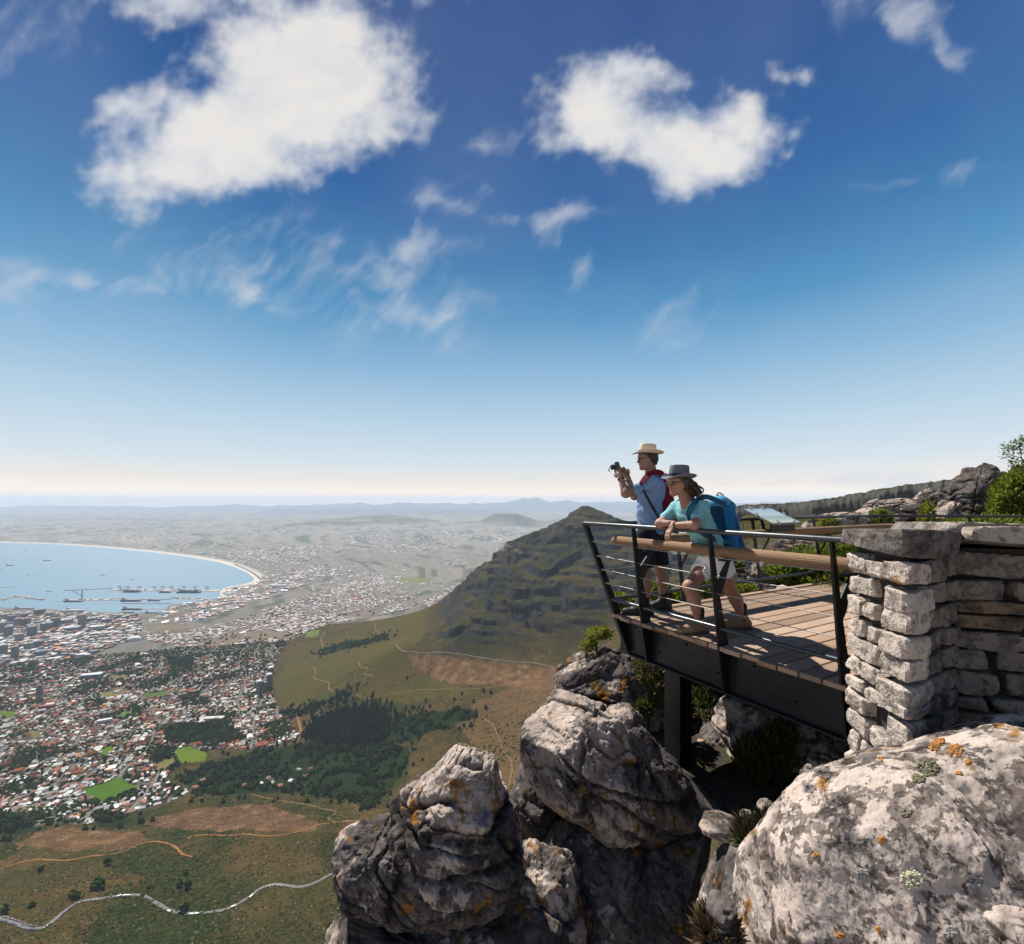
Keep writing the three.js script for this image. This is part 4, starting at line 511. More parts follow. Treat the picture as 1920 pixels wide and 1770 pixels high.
      const us = 1 / 1.3; UV.push((ax === 0 ? z : x) * us, (ax === 1 ? z : y) * us);
      // stone and lichen colours, darker in creases and cracks and by the given shade
      const lf = o.patch || 1, ln1 = fbm(x * 2.1 * lf + s, y * 2.1 * lf, z * 2.1 * lf, 5, .6), ln2 = fbm(x * 7 * lf + s, y * 7 * lf, z * 7 * lf, 4, .6), ln3 = noise(x * 30, y * 30 + s, z * 30);
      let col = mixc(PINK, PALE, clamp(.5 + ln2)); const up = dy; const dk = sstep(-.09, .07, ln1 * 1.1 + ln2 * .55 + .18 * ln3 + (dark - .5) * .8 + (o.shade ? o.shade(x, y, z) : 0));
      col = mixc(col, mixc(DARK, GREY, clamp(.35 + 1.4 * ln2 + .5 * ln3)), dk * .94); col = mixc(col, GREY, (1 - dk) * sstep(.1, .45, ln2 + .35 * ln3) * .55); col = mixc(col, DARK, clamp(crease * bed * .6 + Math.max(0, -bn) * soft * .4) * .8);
      col = mixc(col, [.018, .016, .015], gash * .8); const og = sstep(.42, .62, noise(x * 6.5 + 9, y * 6.5 + s, z * 6.5) + .45 * noise(x * 24, y * 24, z * 24 + s) + (orange - .3) * .5); col = mixc(col, mixc(ORANGE, OLIVE, clamp(.4 + 2 * ln2)), og * .85);
      C.push(...col);
    }
    for (let j = 0; j < N; j++) for (let i = 0; i < N; i++) { const a = base + j * n + i, b = a + 1, c = a + n, d = c + 1; if (sg > 0) I.push(a, b, c, b, d, c); else I.push(a, c, b, b, c, d); }
  }
  return tag(mesh(name, rockGeometry(P, C, I, 1.3), o.lichen ? new THREE.MeshLambertMaterial({ vertexColors: true, map: lichenTile, bumpMap: rockTile.bmp, bumpScale: bump }) : rockMat(tile, bump)), label, o.category || 'boulder', group, kind);
}
// corners shared for shading; the grain is laid on each facet from the side that it faces most, so that it never stretches
function rockGeometry(P, C, I, metres, sharp = .5) {
  const t = new THREE.BufferGeometry(); t.setAttribute('position', new THREE.Float32BufferAttribute(P, 3)); t.setIndex(I); t.computeVertexNormals(); weldNormals(t, P); const N = t.attributes.normal.array, n = I.length, p = new Float32Array(n * 3), nn = new Float32Array(n * 3), cc = new Float32Array(n * 3), uv = new Float32Array(n * 2);
  for (let k = 0; k < n; k += 3) { let a = 0, b = 0, c = 0; for (let q = 0; q < 3; q++) { const v = I[k + q] * 3; a += N[v]; b += N[v + 1]; c += N[v + 2]; } a = Math.abs(a); b = Math.abs(b); c = Math.abs(c); const ax = a > b && a > c ? 0 : b > c ? 1 : 2; const A = I[k] * 3, B = I[k + 1] * 3, D = I[k + 2] * 3, e1 = [P[B] - P[A], P[B + 1] - P[A + 1], P[B + 2] - P[A + 2]], e2 = [P[D] - P[A], P[D + 1] - P[A + 1], P[D + 2] - P[A + 2]], fn = [e1[1] * e2[2] - e1[2] * e2[1], e1[2] * e2[0] - e1[0] * e2[2], e1[0] * e2[1] - e1[1] * e2[0]], fl = Math.hypot(...fn) || 1; for (let q = 0; q < 3; q++) { const v = I[k + q] * 3, o = (k + q) * 3; for (let e = 0; e < 3; e++) { p[o + e] = P[v + e]; nn[o + e] = lerp(N[v + e], fn[e] / fl, sharp); cc[o + e] = C[v + e]; } const nl = Math.hypot(nn[o], nn[o + 1], nn[o + 2]) || 1; nn[o] /= nl; nn[o + 1] /= nl; nn[o + 2] /= nl; uv[(k + q) * 2] = (ax === 0 ? P[v + 2] : P[v]) / metres + ax * .37; uv[(k + q) * 2 + 1] = (ax === 1 ? P[v + 2] : P[v + 1]) / metres + ax * .21; } }
  const g = new THREE.BufferGeometry(); g.setAttribute('position', new THREE.BufferAttribute(p, 3)); g.setAttribute('normal', new THREE.BufferAttribute(nn, 3)); g.setAttribute('color', new THREE.BufferAttribute(cc, 3)); g.setAttribute('uv', new THREE.BufferAttribute(uv, 2)); return g;
}
// the six patches meet without a seam: share the normals of coinciding corners
function weldNormals(g, P) {
  const N = g.attributes.normal.array, m = new Map();
  for (let i = 0; i < P.length / 3; i++) { const k = Math.round(P[i * 3] * 2e3) + '_' + Math.round(P[i * 3 + 1] * 2e3) + '_' + Math.round(P[i * 3 + 2] * 2e3); const q = m.get(k); if (q) q.push(i); else m.set(k, [i]); }
  for (const q of m.values()) if (q.length > 1) { let x = 0, y = 0, z = 0; for (const i of q) { x += N[i * 3]; y += N[i * 3 + 1]; z += N[i * 3 + 2]; } const l = Math.hypot(x, y, z) || 1; for (const i of q) { N[i * 3] = x / l; N[i * 3 + 1] = y / l; N[i * 3 + 2] = z / l; } }
}
const M = (px, d) => px / F * d;   // a length of that many photo pixels at distance d
const E = (px, py, d, rx, ry, rd, a = 0, b = 0, e = 2) => [W(px, py, d), [M(rx, d), M(ry, d), M(rd, d)], a, b, e];
// the big lichen-covered rock at the lower right
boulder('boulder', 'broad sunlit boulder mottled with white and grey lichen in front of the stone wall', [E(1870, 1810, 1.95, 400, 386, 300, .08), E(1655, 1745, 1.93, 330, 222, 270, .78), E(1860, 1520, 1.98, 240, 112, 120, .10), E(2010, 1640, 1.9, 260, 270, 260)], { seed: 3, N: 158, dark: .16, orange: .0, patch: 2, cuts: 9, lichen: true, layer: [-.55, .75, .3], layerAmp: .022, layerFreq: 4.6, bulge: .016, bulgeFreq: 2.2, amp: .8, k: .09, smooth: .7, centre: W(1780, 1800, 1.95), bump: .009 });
boulder('rock', 'small pale rock at the lower right corner in front of the broad boulder', [E(1905, 1760, 1.22, 72, 70, 60, .2)], { seed: 9, N: 40, dark: .3, orange: .1, bulge: .02, bulgeFreq: 6, amp: .5, category: 'rock' });
boulder('rock', 'dark pointed rock wedged between the broad boulder and the wall', [E(1530, 1478, 2.75, 30, 40, 30, -.5, 0, 3)], { seed: 12, N: 30, dark: .75, orange: .1, bulge: .02, bulgeFreq: 6, amp: .6, category: 'rock' });
boulder('rock', 'jagged dark rock fin at the foot of the broad boulder', [E(1350, 1740, 2.1, 26, 60, 40, -.35, 0, 2.6)], { seed: 14, N: 34, dark: .8, orange: .2, bulge: .03, bulgeFreq: 7, amp: .7, category: 'rock' });
boulder('boulder', 'added dark rock that darkens the gap left of the broad boulder', [E(1400, 1740, 3.3, 70, 150, 90, .1)], { seed: 18, N: 44, dark: .85, orange: .1, bulge: .04, bulgeFreq: 3 });  // rock put in to darken the sunlit ground in this gap
// the pair in the middle
boulder('boulder', 'pale knobbly boulder with a rounded top left of the steel column', [E(1115, 1415, 4.3, 128, 108, 120, -.35), E(1090, 1360, 4.3, 78, 62, 90), E(1180, 1470, 4.3, 120, 90, 110, -.3), E(1290, 1520, 4.25, 80, 42, 70, -.45), E(1035, 1420, 4.35, 40, 66, 70), E(1325, 1545, 4.2, 56, 30, 60, -.45)], { seed: 21, N: 132, dark: .40, orange: .22, joints: 6, layer: [.5, .8, .2], layerAmp: .022, layerFreq: 3.6, bulge: .085, bulgeFreq: 2.7, k: .14, centre: W(1135, 1430, 4.3), shade: (x, y, z) => .62 * sstep(.85, 1.25, x) - .14 });  // right side darkened: the shadow of the platform put into the colour
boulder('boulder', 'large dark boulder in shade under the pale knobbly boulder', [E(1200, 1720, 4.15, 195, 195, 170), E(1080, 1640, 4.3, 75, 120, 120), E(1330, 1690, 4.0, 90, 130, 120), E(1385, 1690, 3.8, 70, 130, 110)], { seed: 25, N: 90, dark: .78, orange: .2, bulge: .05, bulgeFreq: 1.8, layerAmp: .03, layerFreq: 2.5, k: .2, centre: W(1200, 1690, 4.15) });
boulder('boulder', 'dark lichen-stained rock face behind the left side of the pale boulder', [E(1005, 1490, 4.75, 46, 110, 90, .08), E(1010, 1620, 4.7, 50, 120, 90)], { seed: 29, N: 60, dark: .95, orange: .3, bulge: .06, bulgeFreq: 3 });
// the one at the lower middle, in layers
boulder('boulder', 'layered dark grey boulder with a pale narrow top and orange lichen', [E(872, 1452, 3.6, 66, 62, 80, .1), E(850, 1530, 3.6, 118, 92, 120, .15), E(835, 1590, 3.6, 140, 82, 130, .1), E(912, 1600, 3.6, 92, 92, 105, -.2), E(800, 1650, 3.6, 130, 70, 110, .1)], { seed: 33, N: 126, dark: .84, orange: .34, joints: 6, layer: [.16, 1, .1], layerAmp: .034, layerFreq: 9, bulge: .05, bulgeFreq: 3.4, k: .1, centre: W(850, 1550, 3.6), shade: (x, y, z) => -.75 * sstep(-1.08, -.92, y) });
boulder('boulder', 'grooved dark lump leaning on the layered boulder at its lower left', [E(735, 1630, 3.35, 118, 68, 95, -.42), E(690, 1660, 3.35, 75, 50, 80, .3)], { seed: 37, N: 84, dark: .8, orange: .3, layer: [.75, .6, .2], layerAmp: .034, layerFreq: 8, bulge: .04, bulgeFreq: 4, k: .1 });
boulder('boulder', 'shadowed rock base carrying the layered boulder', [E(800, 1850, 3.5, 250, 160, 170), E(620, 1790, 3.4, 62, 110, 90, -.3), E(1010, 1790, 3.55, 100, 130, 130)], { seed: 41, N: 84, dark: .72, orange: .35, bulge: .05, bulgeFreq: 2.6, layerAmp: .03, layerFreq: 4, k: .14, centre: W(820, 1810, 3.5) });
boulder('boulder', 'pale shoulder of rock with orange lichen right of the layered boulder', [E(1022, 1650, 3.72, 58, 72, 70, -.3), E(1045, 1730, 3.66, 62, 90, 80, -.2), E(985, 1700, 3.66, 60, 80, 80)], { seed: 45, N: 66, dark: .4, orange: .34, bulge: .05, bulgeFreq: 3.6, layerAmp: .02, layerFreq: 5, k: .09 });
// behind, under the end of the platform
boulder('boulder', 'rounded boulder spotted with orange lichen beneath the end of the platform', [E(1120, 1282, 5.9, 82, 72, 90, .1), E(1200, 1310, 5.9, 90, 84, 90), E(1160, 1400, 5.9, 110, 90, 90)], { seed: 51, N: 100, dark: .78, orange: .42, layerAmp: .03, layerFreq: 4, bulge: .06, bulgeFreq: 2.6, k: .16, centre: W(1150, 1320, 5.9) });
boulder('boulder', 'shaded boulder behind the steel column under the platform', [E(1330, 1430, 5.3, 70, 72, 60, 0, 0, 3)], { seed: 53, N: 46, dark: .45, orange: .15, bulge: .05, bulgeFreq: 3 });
boulder('boulder', 'added rock wall behind the steel column that keeps sun from under the platform', [E(1395, 1345, 6.6, 165, 205, 60, 0, .2, 3)], { seed: 56, N: 56, dark: .8, orange: .15, bulge: .06, bulgeFreq: 2 });  // added to stop sun reaching under the platform from behind
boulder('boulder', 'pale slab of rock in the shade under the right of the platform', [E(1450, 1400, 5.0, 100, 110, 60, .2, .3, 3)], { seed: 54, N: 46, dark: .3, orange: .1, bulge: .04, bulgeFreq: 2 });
[[1470, 1525, 3.35, 26, 16, 'pale stone at the path edge beside the broad boulder'], [1405, 1530, 3.5, 20, 13, 'small brown stone on the path under the platform'], [1440, 1518, 3.5, 16, 17, 'dark upright stone on the path under the platform'], [1590, 1405, 3.6, 34, 26, 'shaded stone against the foot of the wall'], [1545, 1430, 3.7, 30, 22, 'dark stone left of the foot of the wall'], [1350, 1550, 3.6, 46, 17, 'flat sandy stone in the sunlit gap under the platform']].forEach(([px, py, d, rx, ry, label], i) => boulder('rock', label, [E(px, py, d, rx, ry, rx)], { seed: 60 + i, N: 22, dark: .3, orange: .15, bulge: .02, bulgeFreq: 7, amp: .5, category: 'rock' }));
// rocks on the plateau behind the platform
[
  ['weathered dark outcrop with a domed top beyond the railing', 14, [E(1826, 918, 14, 46, 42, 50), E(1838, 955, 14, 58, 48, 60), E(1865, 985, 14, 58, 46, 50)], 1.0, 90, .11],
  ['tilted grey slab leaning against the dark outcrop', 13, [E(1768, 975, 13, 16, 44, 22, -.42, 0, 3)], .3, 36, .05], ['dark square-cornered block standing left of the outcrop', 13.6, [E(1711, 968, 13.6, 22, 27, 26, 0, 0, 4)], .85, 40, .04],
  ['broken pale rock ridge between the block and the outcrop', 17, [E(1745, 945, 17, 26, 30, 30, .2), E(1725, 958, 17, 30, 24, 30)], .5, 50, .09], ['broad pale rock rising behind the bend of the railing', 16, [E(1660, 962, 16, 46, 26, 40), E(1692, 955, 16, 34, 24, 40), E(1630, 975, 16, 40, 18, 40)], .35, 56, .08],
  ['long low grey rock behind the information panel', 11, [E(1545, 985, 11, 44, 19, 40, .25), E(1580, 978, 11, 40, 18, 40, .1)], .45, 50, .06], ['lone pale rocks on the skyline right of the outcrop', 19, [E(1895, 918, 19, 34, 22, 30), E(1880, 908, 19, 12, 10, 12)], .35, 44, .06],
  ['cracked grey rock behind the middle of the platform', 8.6, [E(1405, 1072, 8.6, 50, 36, 50, -.2), E(1450, 1090, 8.6, 44, 34, 46)], .5, 64, .06], ['pale rounded rock beyond the platform edge near the woman', 8.0, [E(1325, 1102, 8.0, 42, 32, 40), E(1362, 1110, 8, 36, 24, 40)], .4, 50, .05], ['dark stone with a pale base at the platform edge', 7.0, [E(1420, 1108, 6.95, 34, 17, 30)], .7, 40, .04], ['small pale stone behind the man at the platform edge', 7.2, [E(1268, 1122, 7.2, 16, 14, 18)], .3, 30, .03],
  ['mottled rock showing above the bushes behind the railing', 9, [E(1470, 1030, 9, 30, 18, 30), E(1500, 1024, 9, 26, 14, 30)], .55, 44, .05], ['pale stone beside the second rail post', 7.1, [E(1478, 1110, 7.1, 26, 12, 20)], .2, 30, .03],
].forEach(([label, d, prims, dark, N, bulge], i) => boulder('rock', label, prims, { seed: 80 + i * 3, N, dark, orange: .2, bulge, bulgeFreq: d > 12 ? 1.6 : 2.4, amp: d > 12 ? 1.3 : 1, layerAmp: .06, layerFreq: 3, k: .15, category: 'rock', tile: .6, bump: .03 }));
// the rocky ground at the cliff edge and the plateau behind it
{
  const edge = (d) => { const t = [[0, .5], [1.5, .9], [3, 1.35], [4, 1.5], [4.8, 1.25], [6, 1.25], [8, 2.6], [12, 5], [20, 9], [40, 20], [90, 50]]; for (let i = 1; i < t.length; i++) if (d <= t[i][0]) return lerp(t[i - 1][1], t[i][1], (d - t[i - 1][0]) / (t[i][0] - t[i - 1][0])); return 50 + (d - 90) * .6; };
  const hgt = (x, d) => { const top = -1.5 + 1.15 * sstep(6.4, 8.6, d + .25 * (x - 3)) + .7 * sstep(2.5, 1.2, d) * sstep(1, 2, x) + .012 * clamp(d - 8, 0, 20) - .05 * Math.max(0, d - 34) + .25 * sstep(9, 14, x) , n = .2 * fbm(x * .5, d * .5, 3.1, 4) + .05 * fbm(x * 4, d * 4, 1.1, 3), e = x - edge(d) + .5 * noise(d * .7, 2, 5); return lerp(top - 26, top, sstep(-4.5, .3, e)) + n * (1 + .6 * sstep(8, 30, d)); };
  const n = 190, m = 170, P = [], C = [], UV = [], I = [];
  for (let j = 0; j < m; j++) for (let i = 0; i < n; i++) { const d = -2 + 3 * j / m + 88 * Math.pow(j / (m - 1), 2.1), x0 = edge(Math.max(0, d)) - 7, x = x0 + (14 + d * 1.3) * Math.pow(i / (n - 1), 1.25), y = hgt(x, d), q = fbm(x * .9, d * .9, 6.6, 4), q2 = noise(x * 9, d * 9, 1); P.push(x, y, -d); UV.push(x / 1.3, d / 1.3); C.push(...mixc(mixc([.12, .095, .07], [.045, .040, .034], clamp(.5 + q * 1.5)), [.055, .062, .018], sstep(.05, .35, q + .3 * q2 + (d > 8 ? .2 : -.15)))); }
  for (let j = 0; j < m - 1; j++) for (let i = 0; i < n - 1; i++) { const a = j * n + i, b = a + 1, c = a + n, d = c + 1; I.push(a, b, c, b, d, c); }
  const g = new THREE.BufferGeometry(); g.setAttribute('position', new THREE.Float32BufferAttribute(P, 3)); g.setAttribute('color', new THREE.Float32BufferAttribute(C, 3)); g.setAttribute('uv', new THREE.Float32BufferAttribute(UV, 2)); g.setIndex(I); g.computeVertexNormals();
  tag(mesh('rocky_ground', g, rockMat(1, .02)), 'stony earth at the cliff edge under and behind the platform', null, null, 'structure');
}
// the long ridge of the plateau on the right skyline
{
  const top = (px) => { const t = [[1340, -60], [1372, -16], [1385, -9], [1420, -7], [1480, -5], [1520, -2], [1580, 6], [1640, 16], [1700, 24], [1760, 31], [1850, 38], [1960, 44], [2300, 50]]; for (let i = 1; i < t.length; i++) if (px <= t[i][0]) return lerp(t[i - 1][1], t[i][1], clamp((px - t[i - 1][0]) / (t[i][0] - t[i - 1][0]))); return 50; };
  const n = 420, m = 110, P = [], C = [], I = [], D0 = 300, D1 = 430;
  for (let j = 0; j < m; j++) for (let i = 0; i < n; i++) {
    const px = 1345 + 900 * i / (n - 1), t = j / (m - 1), d = D0 + (D1 - D0) * t + 16 * noise(px / 60, 1, 4), x = (px - CX) / F * d, crest = top(px) * D1 / F + EYE + 1.6 * fbm(px / 14, 2, t * 3, 4), foot = crest - 74, k = sstep(0, .52, t), cl = .5 + .5 * Math.sin(k * 9 + 2 * noise(px / 40, 8, 2)), prof = lerp(k, sstep(.2, .8, k), .7) ;
    const y = lerp(foot, crest, prof) + (1 - t) * (3 * ridged(px / 26, t * 2, 3, 3)) + 1.4 * fbm(px / 9, t * 14, 5, 3) * (t < .98 ? 1 : .6);
    P.push(x, y, -d); const nn = fbm(px / 11, t * 12, 7, 4), rocky = sstep(.2, .55, 1 - t + nn * .6) * sstep(.05, .2, k * (1 - k) * 2 + .1); C.push(...mixc(mixc([.020, .027, .009], [.042, .036, .016], clamp(.4 + nn * 1.6)), [.062, .060, .060], rocky * .8 + .2 * sstep(.2, .5, nn)));
  }
  for (let j = 0; j < m - 1; j++) for (let i = 0; i < n - 1; i++) { const a = j * n + i, b = a + 1, c = a + n, d = c + 1; I.push(a, b, c, b, d, c); }
  const g = new THREE.BufferGeometry(); g.setAttribute('position', new THREE.Float32BufferAttribute(P, 3)); g.setAttribute('color', new THREE.Float32BufferAttribute(C, 3)); g.setIndex(I); g.computeVertexNormals();
  tag(mesh('hill', g, new THREE.MeshLambertMaterial({ vertexColors: true })), 'long scrubby ridge of the plateau with cliffs on the right skyline', null, null, 'structure');
}
// ---------------------------------------------------------------- the viewing platform. t: from the far corner along the near edge towards the viewer, s: inwards along the planks, h: over the deck
const DK = (t, s, h) => v3(1.10 + .49 * t + .872 * s, h, -(5.03 - .872 * t + .49 * s));
const UD = v3(.49, 0, .872).normalize(), VD = v3(.872, 0, -.49).normalize();     // the directions of t and s
const woodTex = (() => {
  const col = dataTex(512, (u, v) => { const g = tnoise(u, v, 4, 2, 3), s = tnoise(u * .99, v * 1, 3, 5, 2), line = .5 + .5 * Math.sin((v * 46 + 3 * tnoise(u, v, 3, 8, 3)) * 6.283), f = tnoise((u * 2) % 1, (v * 32) % 1, 32, 3, 3, .7), t = .74 + .16 * g + .12 * f + .09 * line * (.5 + s); return [t, t * (.98 + .03 * g), t * (.96 + .05 * g)]; }, false);
  const bmp = dataTex(512, (u, v) => .5 + .25 * Math.sin((v * 46 + 3 * tnoise(u, v, 3, 8, 3)) * 6.283) + .25 * tnoise((u * 2) % 1, (v * 24) % 1, 24, 3, 3), false); return { col, bmp };
})();
const woodM = (c, bump = .0016) => new THREE.MeshPhysicalMaterial({ color: new THREE.Color().setRGB(...c.map((v) => v * ALB)), roughness: .8, specularIntensity: .4, map: woodTex.col, bumpMap: woodTex.bmp, bumpScale: bump });
const steel = (() => { const m = dataTex(256, (u, v) => { const a = tnoise(u, v, 6, 4, 5), b = tnoise(u, v, 30, 8, 2); return .62 + .3 * a + .14 * b; }, false); return new THREE.MeshPhysicalMaterial({ color: new THREE.Color().setRGB(.040, .052, .060), map: dataTex(512, (u, v) => { const a = tnoise(u, v, 5, 4, 6), b = tnoise(u, v, 60, 8, 3), sc = sstep(.34, .5, a + .5 * b), ru = sstep(.30, .42, tnoise(u, v, 9, 14, 5) + .3 * b); return mixc(mixc([.17, .18, .185], [.5, .5, .48], sc * .7), [.75, .34, .14], ru * .55).map((q) => q * (1 + .3 * b)); }, false), roughness: .6, specularIntensity: .35, roughnessMap: m, bumpMap: m, bumpScale: .0015 }); })();
const steelWorn = std([.045, .053, .058], .34, { bumpMap: steel.bumpMap, bumpScale: .001, metalness: .25 }), wireM = std([.40, .39, .37], .5, { metalness: .6 });
// boxes in deck coordinates: from (t0, s0, h0) to (t1, s1, h1), edges eased
function deckBox(t0, t1, s0, s1, h0, h1) { const g = new THREE.BoxGeometry(t1 - t0, h1 - h0, s1 - s0), m = new THREE.Matrix4().makeBasis(UD, v3(0, 1, 0), UD.clone().cross(v3(0, 1, 0)).normalize()); const flip = UD.clone().cross(v3(0, 1, 0)).dot(VD) < 0 ? -1 : 1; void flip; return g.applyMatrix4(m).translate(...DK((t0 + t1) / 2, (s0 + s1) / 2, (h0 + h1) / 2).toArray()); }
// a plate: outline in (s, h), thick along t
function plate(t, pts, th) { const P = [], I = []; for (const k of [-th / 2, th / 2]) for (const [s, h] of pts) P.push(...DK(t + k, s, h).toArray()); const n = pts.length; for (let i = 1; i < n - 1; i++) { I.push(0, i, i + 1, n, n + i + 1, n + i); } for (let i = 0; i < n; i++) { const j = (i + 1) % n; I.push(i, n + i, j, j, n + i, n + j); } let g = new THREE.BufferGeometry(); g.setAttribute('position', new THREE.Float32BufferAttribute(P, 3)); g.setAttribute('uv', new THREE.Float32BufferAttribute(new Float32Array(P.length / 3 * 2), 2)); g.setIndex(I); g = g.toNonIndexed(); g.computeVertexNormals(); return g; }
{
  const o = thing('viewing_platform', 'timber lookout platform on a dark steel frame jutting out over the cliff', 'platform'), r = rng(77);
  // planks, side by side along t, each a little different, grooved by gaps
  const tones = [[.44, .295, .195], [.54, .375, .26], [.37, .25, .17], [.60, .44, .32], [.48, .32, .21], [.40, .29, .21]].map((c) => woodM(c)), pitch = .152, gap = .011, shared = new Map();
  for (let i = 0; i < 15; i++) {
    const v = Math.floor(r() * 3), over = -.02 - .045 * r(), len = 5.7; let g = shared.get(v);
    if (!g) { // a plank with eased edges: its section drawn in (t, h)
      const w = (pitch - gap) / 2, e = .005, th = .034, sec = [[-w, -th], [w, -th], [w, -e], [w - e, 0], [-w + e, 0], [-w, -e]].map(([a, b]) => new THREE.Vector2(a, b));
      g = new THREE.ExtrudeGeometry(new THREE.Shape(sec), { depth: len, bevelEnabled: false, steps: 1 }); const p = g.attributes.position, u = g.attributes.uv; for (let k = 0; k < p.count; k++) u.setXY(k, p.getZ(k) * .45 + v * .31, p.getX(k) * 1.6 + p.getY(k) * 1.6 + v * .37);
      g.translate(0, 0, -len).applyMatrix4(new THREE.Matrix4().makeBasis(UD, v3(0, 1, 0), VD.clone().negate())); shared.set(v, g);
    }
    const m = part('plank', g, tones[Math.floor(r() * tones.length)], o); m.position.copy(DK(-.02 + pitch * (i + .5), over, -.002 * r())); if (i % 2) m.position.addScaledVector(VD, 0);
  }
  const T1 = 2.42;
  part('edge_beam', merge([deckBox(-.02, T1, .10, .118, -.40, -.036), deckBox(-.02, T1, .06, .16, -.416, -.40), deckBox(-.02, T1, .05, .16, -.052, -.0365)]), steel, o);
  part('back_beam', merge([deckBox(-.02, -.002, .12, 5.6, -.40, -.036), deckBox(-.06, .05, .12, 5.6, -.416, -.4)]), steel, o);
  part('inner_beam', merge([deckBox(-.02, T1, 1.9, 1.92, -.36, -.04), deckBox(-.02, T1, 3.7, 3.72, -.36, -.04)]), steel, o);
  for (const t of [.9, 1.6, 2.3]) part('joist', deckBox(t - .03, t + .03, .12, 5.5, -.2, -.04), steel, o);
  // splintered strip of timber along the edge under the plank ends
  { const P = []; for (let i = 0; i < 18; i++) { const t = i * .125; P.push(deckBox(t, t + .11, .02 + .03 * r(), .10, -.06 - .02 * r(), -.0375)); } part('edge_strip', merge(P), woodM([.12, .085, .06]), o).userData.kind = 'stuff'; }
  // the upright H-section column below, standing on the rock
  const [ct, cs] = [.50, .40]; part('column', merge([deckBox(ct - .1, ct + .1, cs - .085, cs - .072, -2.0, -.36), deckBox(ct - .1, ct + .1, cs + .072, cs + .085, -2.0, -.36), deckBox(ct - .006, ct + .006, cs - .0715, cs + .0715, -2.0, -.36)]), steel, o);
  part('base_plate', deckBox(ct - .16, ct + .16, cs - .16, cs + .16, -2.03, -2.0), steel, o); part('cross_beam', deckBox(ct - .06, ct + .06, .12, 3.7, -.36, -.2), steel, o);
  for (let i = 0; i < 7; i++) part('bolt', rod(DK(.2 + .33 * i, .1, -.12 - .16 * (i % 2)), DK(.2 + .33 * i, .085, -.12 - .16 * (i % 2)), .011, 8), steel, o);
}
// railings
const leanS = (h) => -.148 * h / .95;
const logTex = woodM([.40, .25, .145], .004);
function logRail(a, b, r, round) { // a turned timber rail with softly rounded ends
  const L = a.distanceTo(b), pts = [new THREE.Vector2(.0001, 0)]; const e = round ? .09 : .012; for (let i = 1; i <= 8; i++) { const q = i / 8 * Math.PI / 2; pts.push(new THREE.Vector2(r * Math.sin(q), e * (1 - Math.cos(q)))); } for (let i = 1; i <= 10; i++) pts.push(new THREE.Vector2(r * (1 + .02 * noise(i * .9, r * 50, L)), e + (L - e - .012) * i / 10)); pts.push(new THREE.Vector2(r * .9, L), new THREE.Vector2(.0001, L));
  const g = new THREE.LatheGeometry(pts, 28), u = g.attributes.uv, p = g.attributes.position; for (let k = 0; k < u.count; k++) u.setXY(k, p.getY(k) * .5, u.getX(k) * .5);
  return g.applyQuaternion(new THREE.Quaternion().setFromUnitVectors(v3(0, 1, 0), b.clone().sub(a).normalize())).translate(...a.toArray());
}
{
  const o = thing('railing', 'leaning dark steel railing with wire cables and a round timber rail on the near edge', 'railing');
  // the corner post leans out over the end
  const c0 = DK(.13, .09, -.38), c1 = DK(-.315, -.148, .955), cm = c0.clone().lerp(c1, .28); part('post', merge([rodTaper(c0, cm, .085, .085, .02), rodTaper(cm, c1, .085, .045, .02)]), steel, o);
  for (const [t, w0] of [[.43, .078], [1.30, .082], [2.22, .072]]) {
    part('post', plate(t, [[leanS(.955) - .018, .955], [leanS(.955) + .022, .955], [leanS(.5) + .034, .5], [leanS(0) + w0 - .02, .02], [.10, -.06], [.10, -.40], [.03, -.40], [-.035, -.05], [leanS(.5) - .034, .5]], .016), steel, o);
    part('bracket', merge([plate(t, [[leanS(.42) + .01, .38], [.02, .47], [.115, .705], [.085, .715], [leanS(.55) + .005, .53]], .012), plate(t, [[.0, .702], [.14, .702], [.15, .725], [-.01, .725]], .05)]), steel, o);
  }
  function rodTaper(a, b, w0, w1, th) { const d = b.clone().sub(a).normalize(), x = v3(.872, 0, -.49), n = d.clone().cross(x).normalize(), P = [], I = [], q = x.clone().addScaledVector(d, -x.dot(d)).normalize(); for (const [c, w] of [[a, w0], [b, w1]]) for (const [i, j] of [[-1, -1], [1, -1], [1, 1], [-1, 1]]) P.push(...c.clone().addScaledVector(q, i * w / 2).addScaledVector(n, j * th).toArray()); I.push(0, 1, 2, 0, 2, 3, 4, 6, 5, 4, 7, 6); for (let i = 0; i < 4; i++) { const j = (i + 1) % 4; I.push(i, 4 + i, j, j, 4 + i, 4 + j); } let g = new THREE.BufferGeometry(); g.setAttribute('position', new THREE.Float32BufferAttribute(P, 3)); g.setAttribute('uv', new THREE.Float32BufferAttribute(new Float32Array(16), 2)); g.setIndex(I); g = g.toNonIndexed(); g.computeVertexNormals(); return g; }
  part('top_rail', rod(DK(-.33, -.148, .955), DK(2.36, -.148, .955), .0205, 18), steelWorn, o); part('lower_rail', rod(DK(-.03, -.02, .15), DK(2.3, -.02, .15), .0185, 16), steelWorn, o);
  for (const h of [.76, .605, .46, .318]) { const k = (h / .955), a = DK(-.315 * k * .92 + .02, leanS(h), h), b = DK(2.23, leanS(h), h - .012), q = a.clone().lerp(b, .09), sag = a.clone().lerp(b, .5).add(v3(0, -.012, 0)); const c = part('cable', tube([q, sag, b], .0034, 20, 6), wireM, o); mesh('turnbuckle', merge([rod(a, a.clone().lerp(q, .25), .011, 8), rod(a.clone().lerp(q, .25), a.clone().lerp(q, .6), .0065, 8), rod(a.clone().lerp(q, .6), q, .009, 8)]), wireM, c); }
  part('timber_rail', logRail(DK(-.12, .07, .775), DK(2.5, .07, .775), .048, true), logTex, o);
}
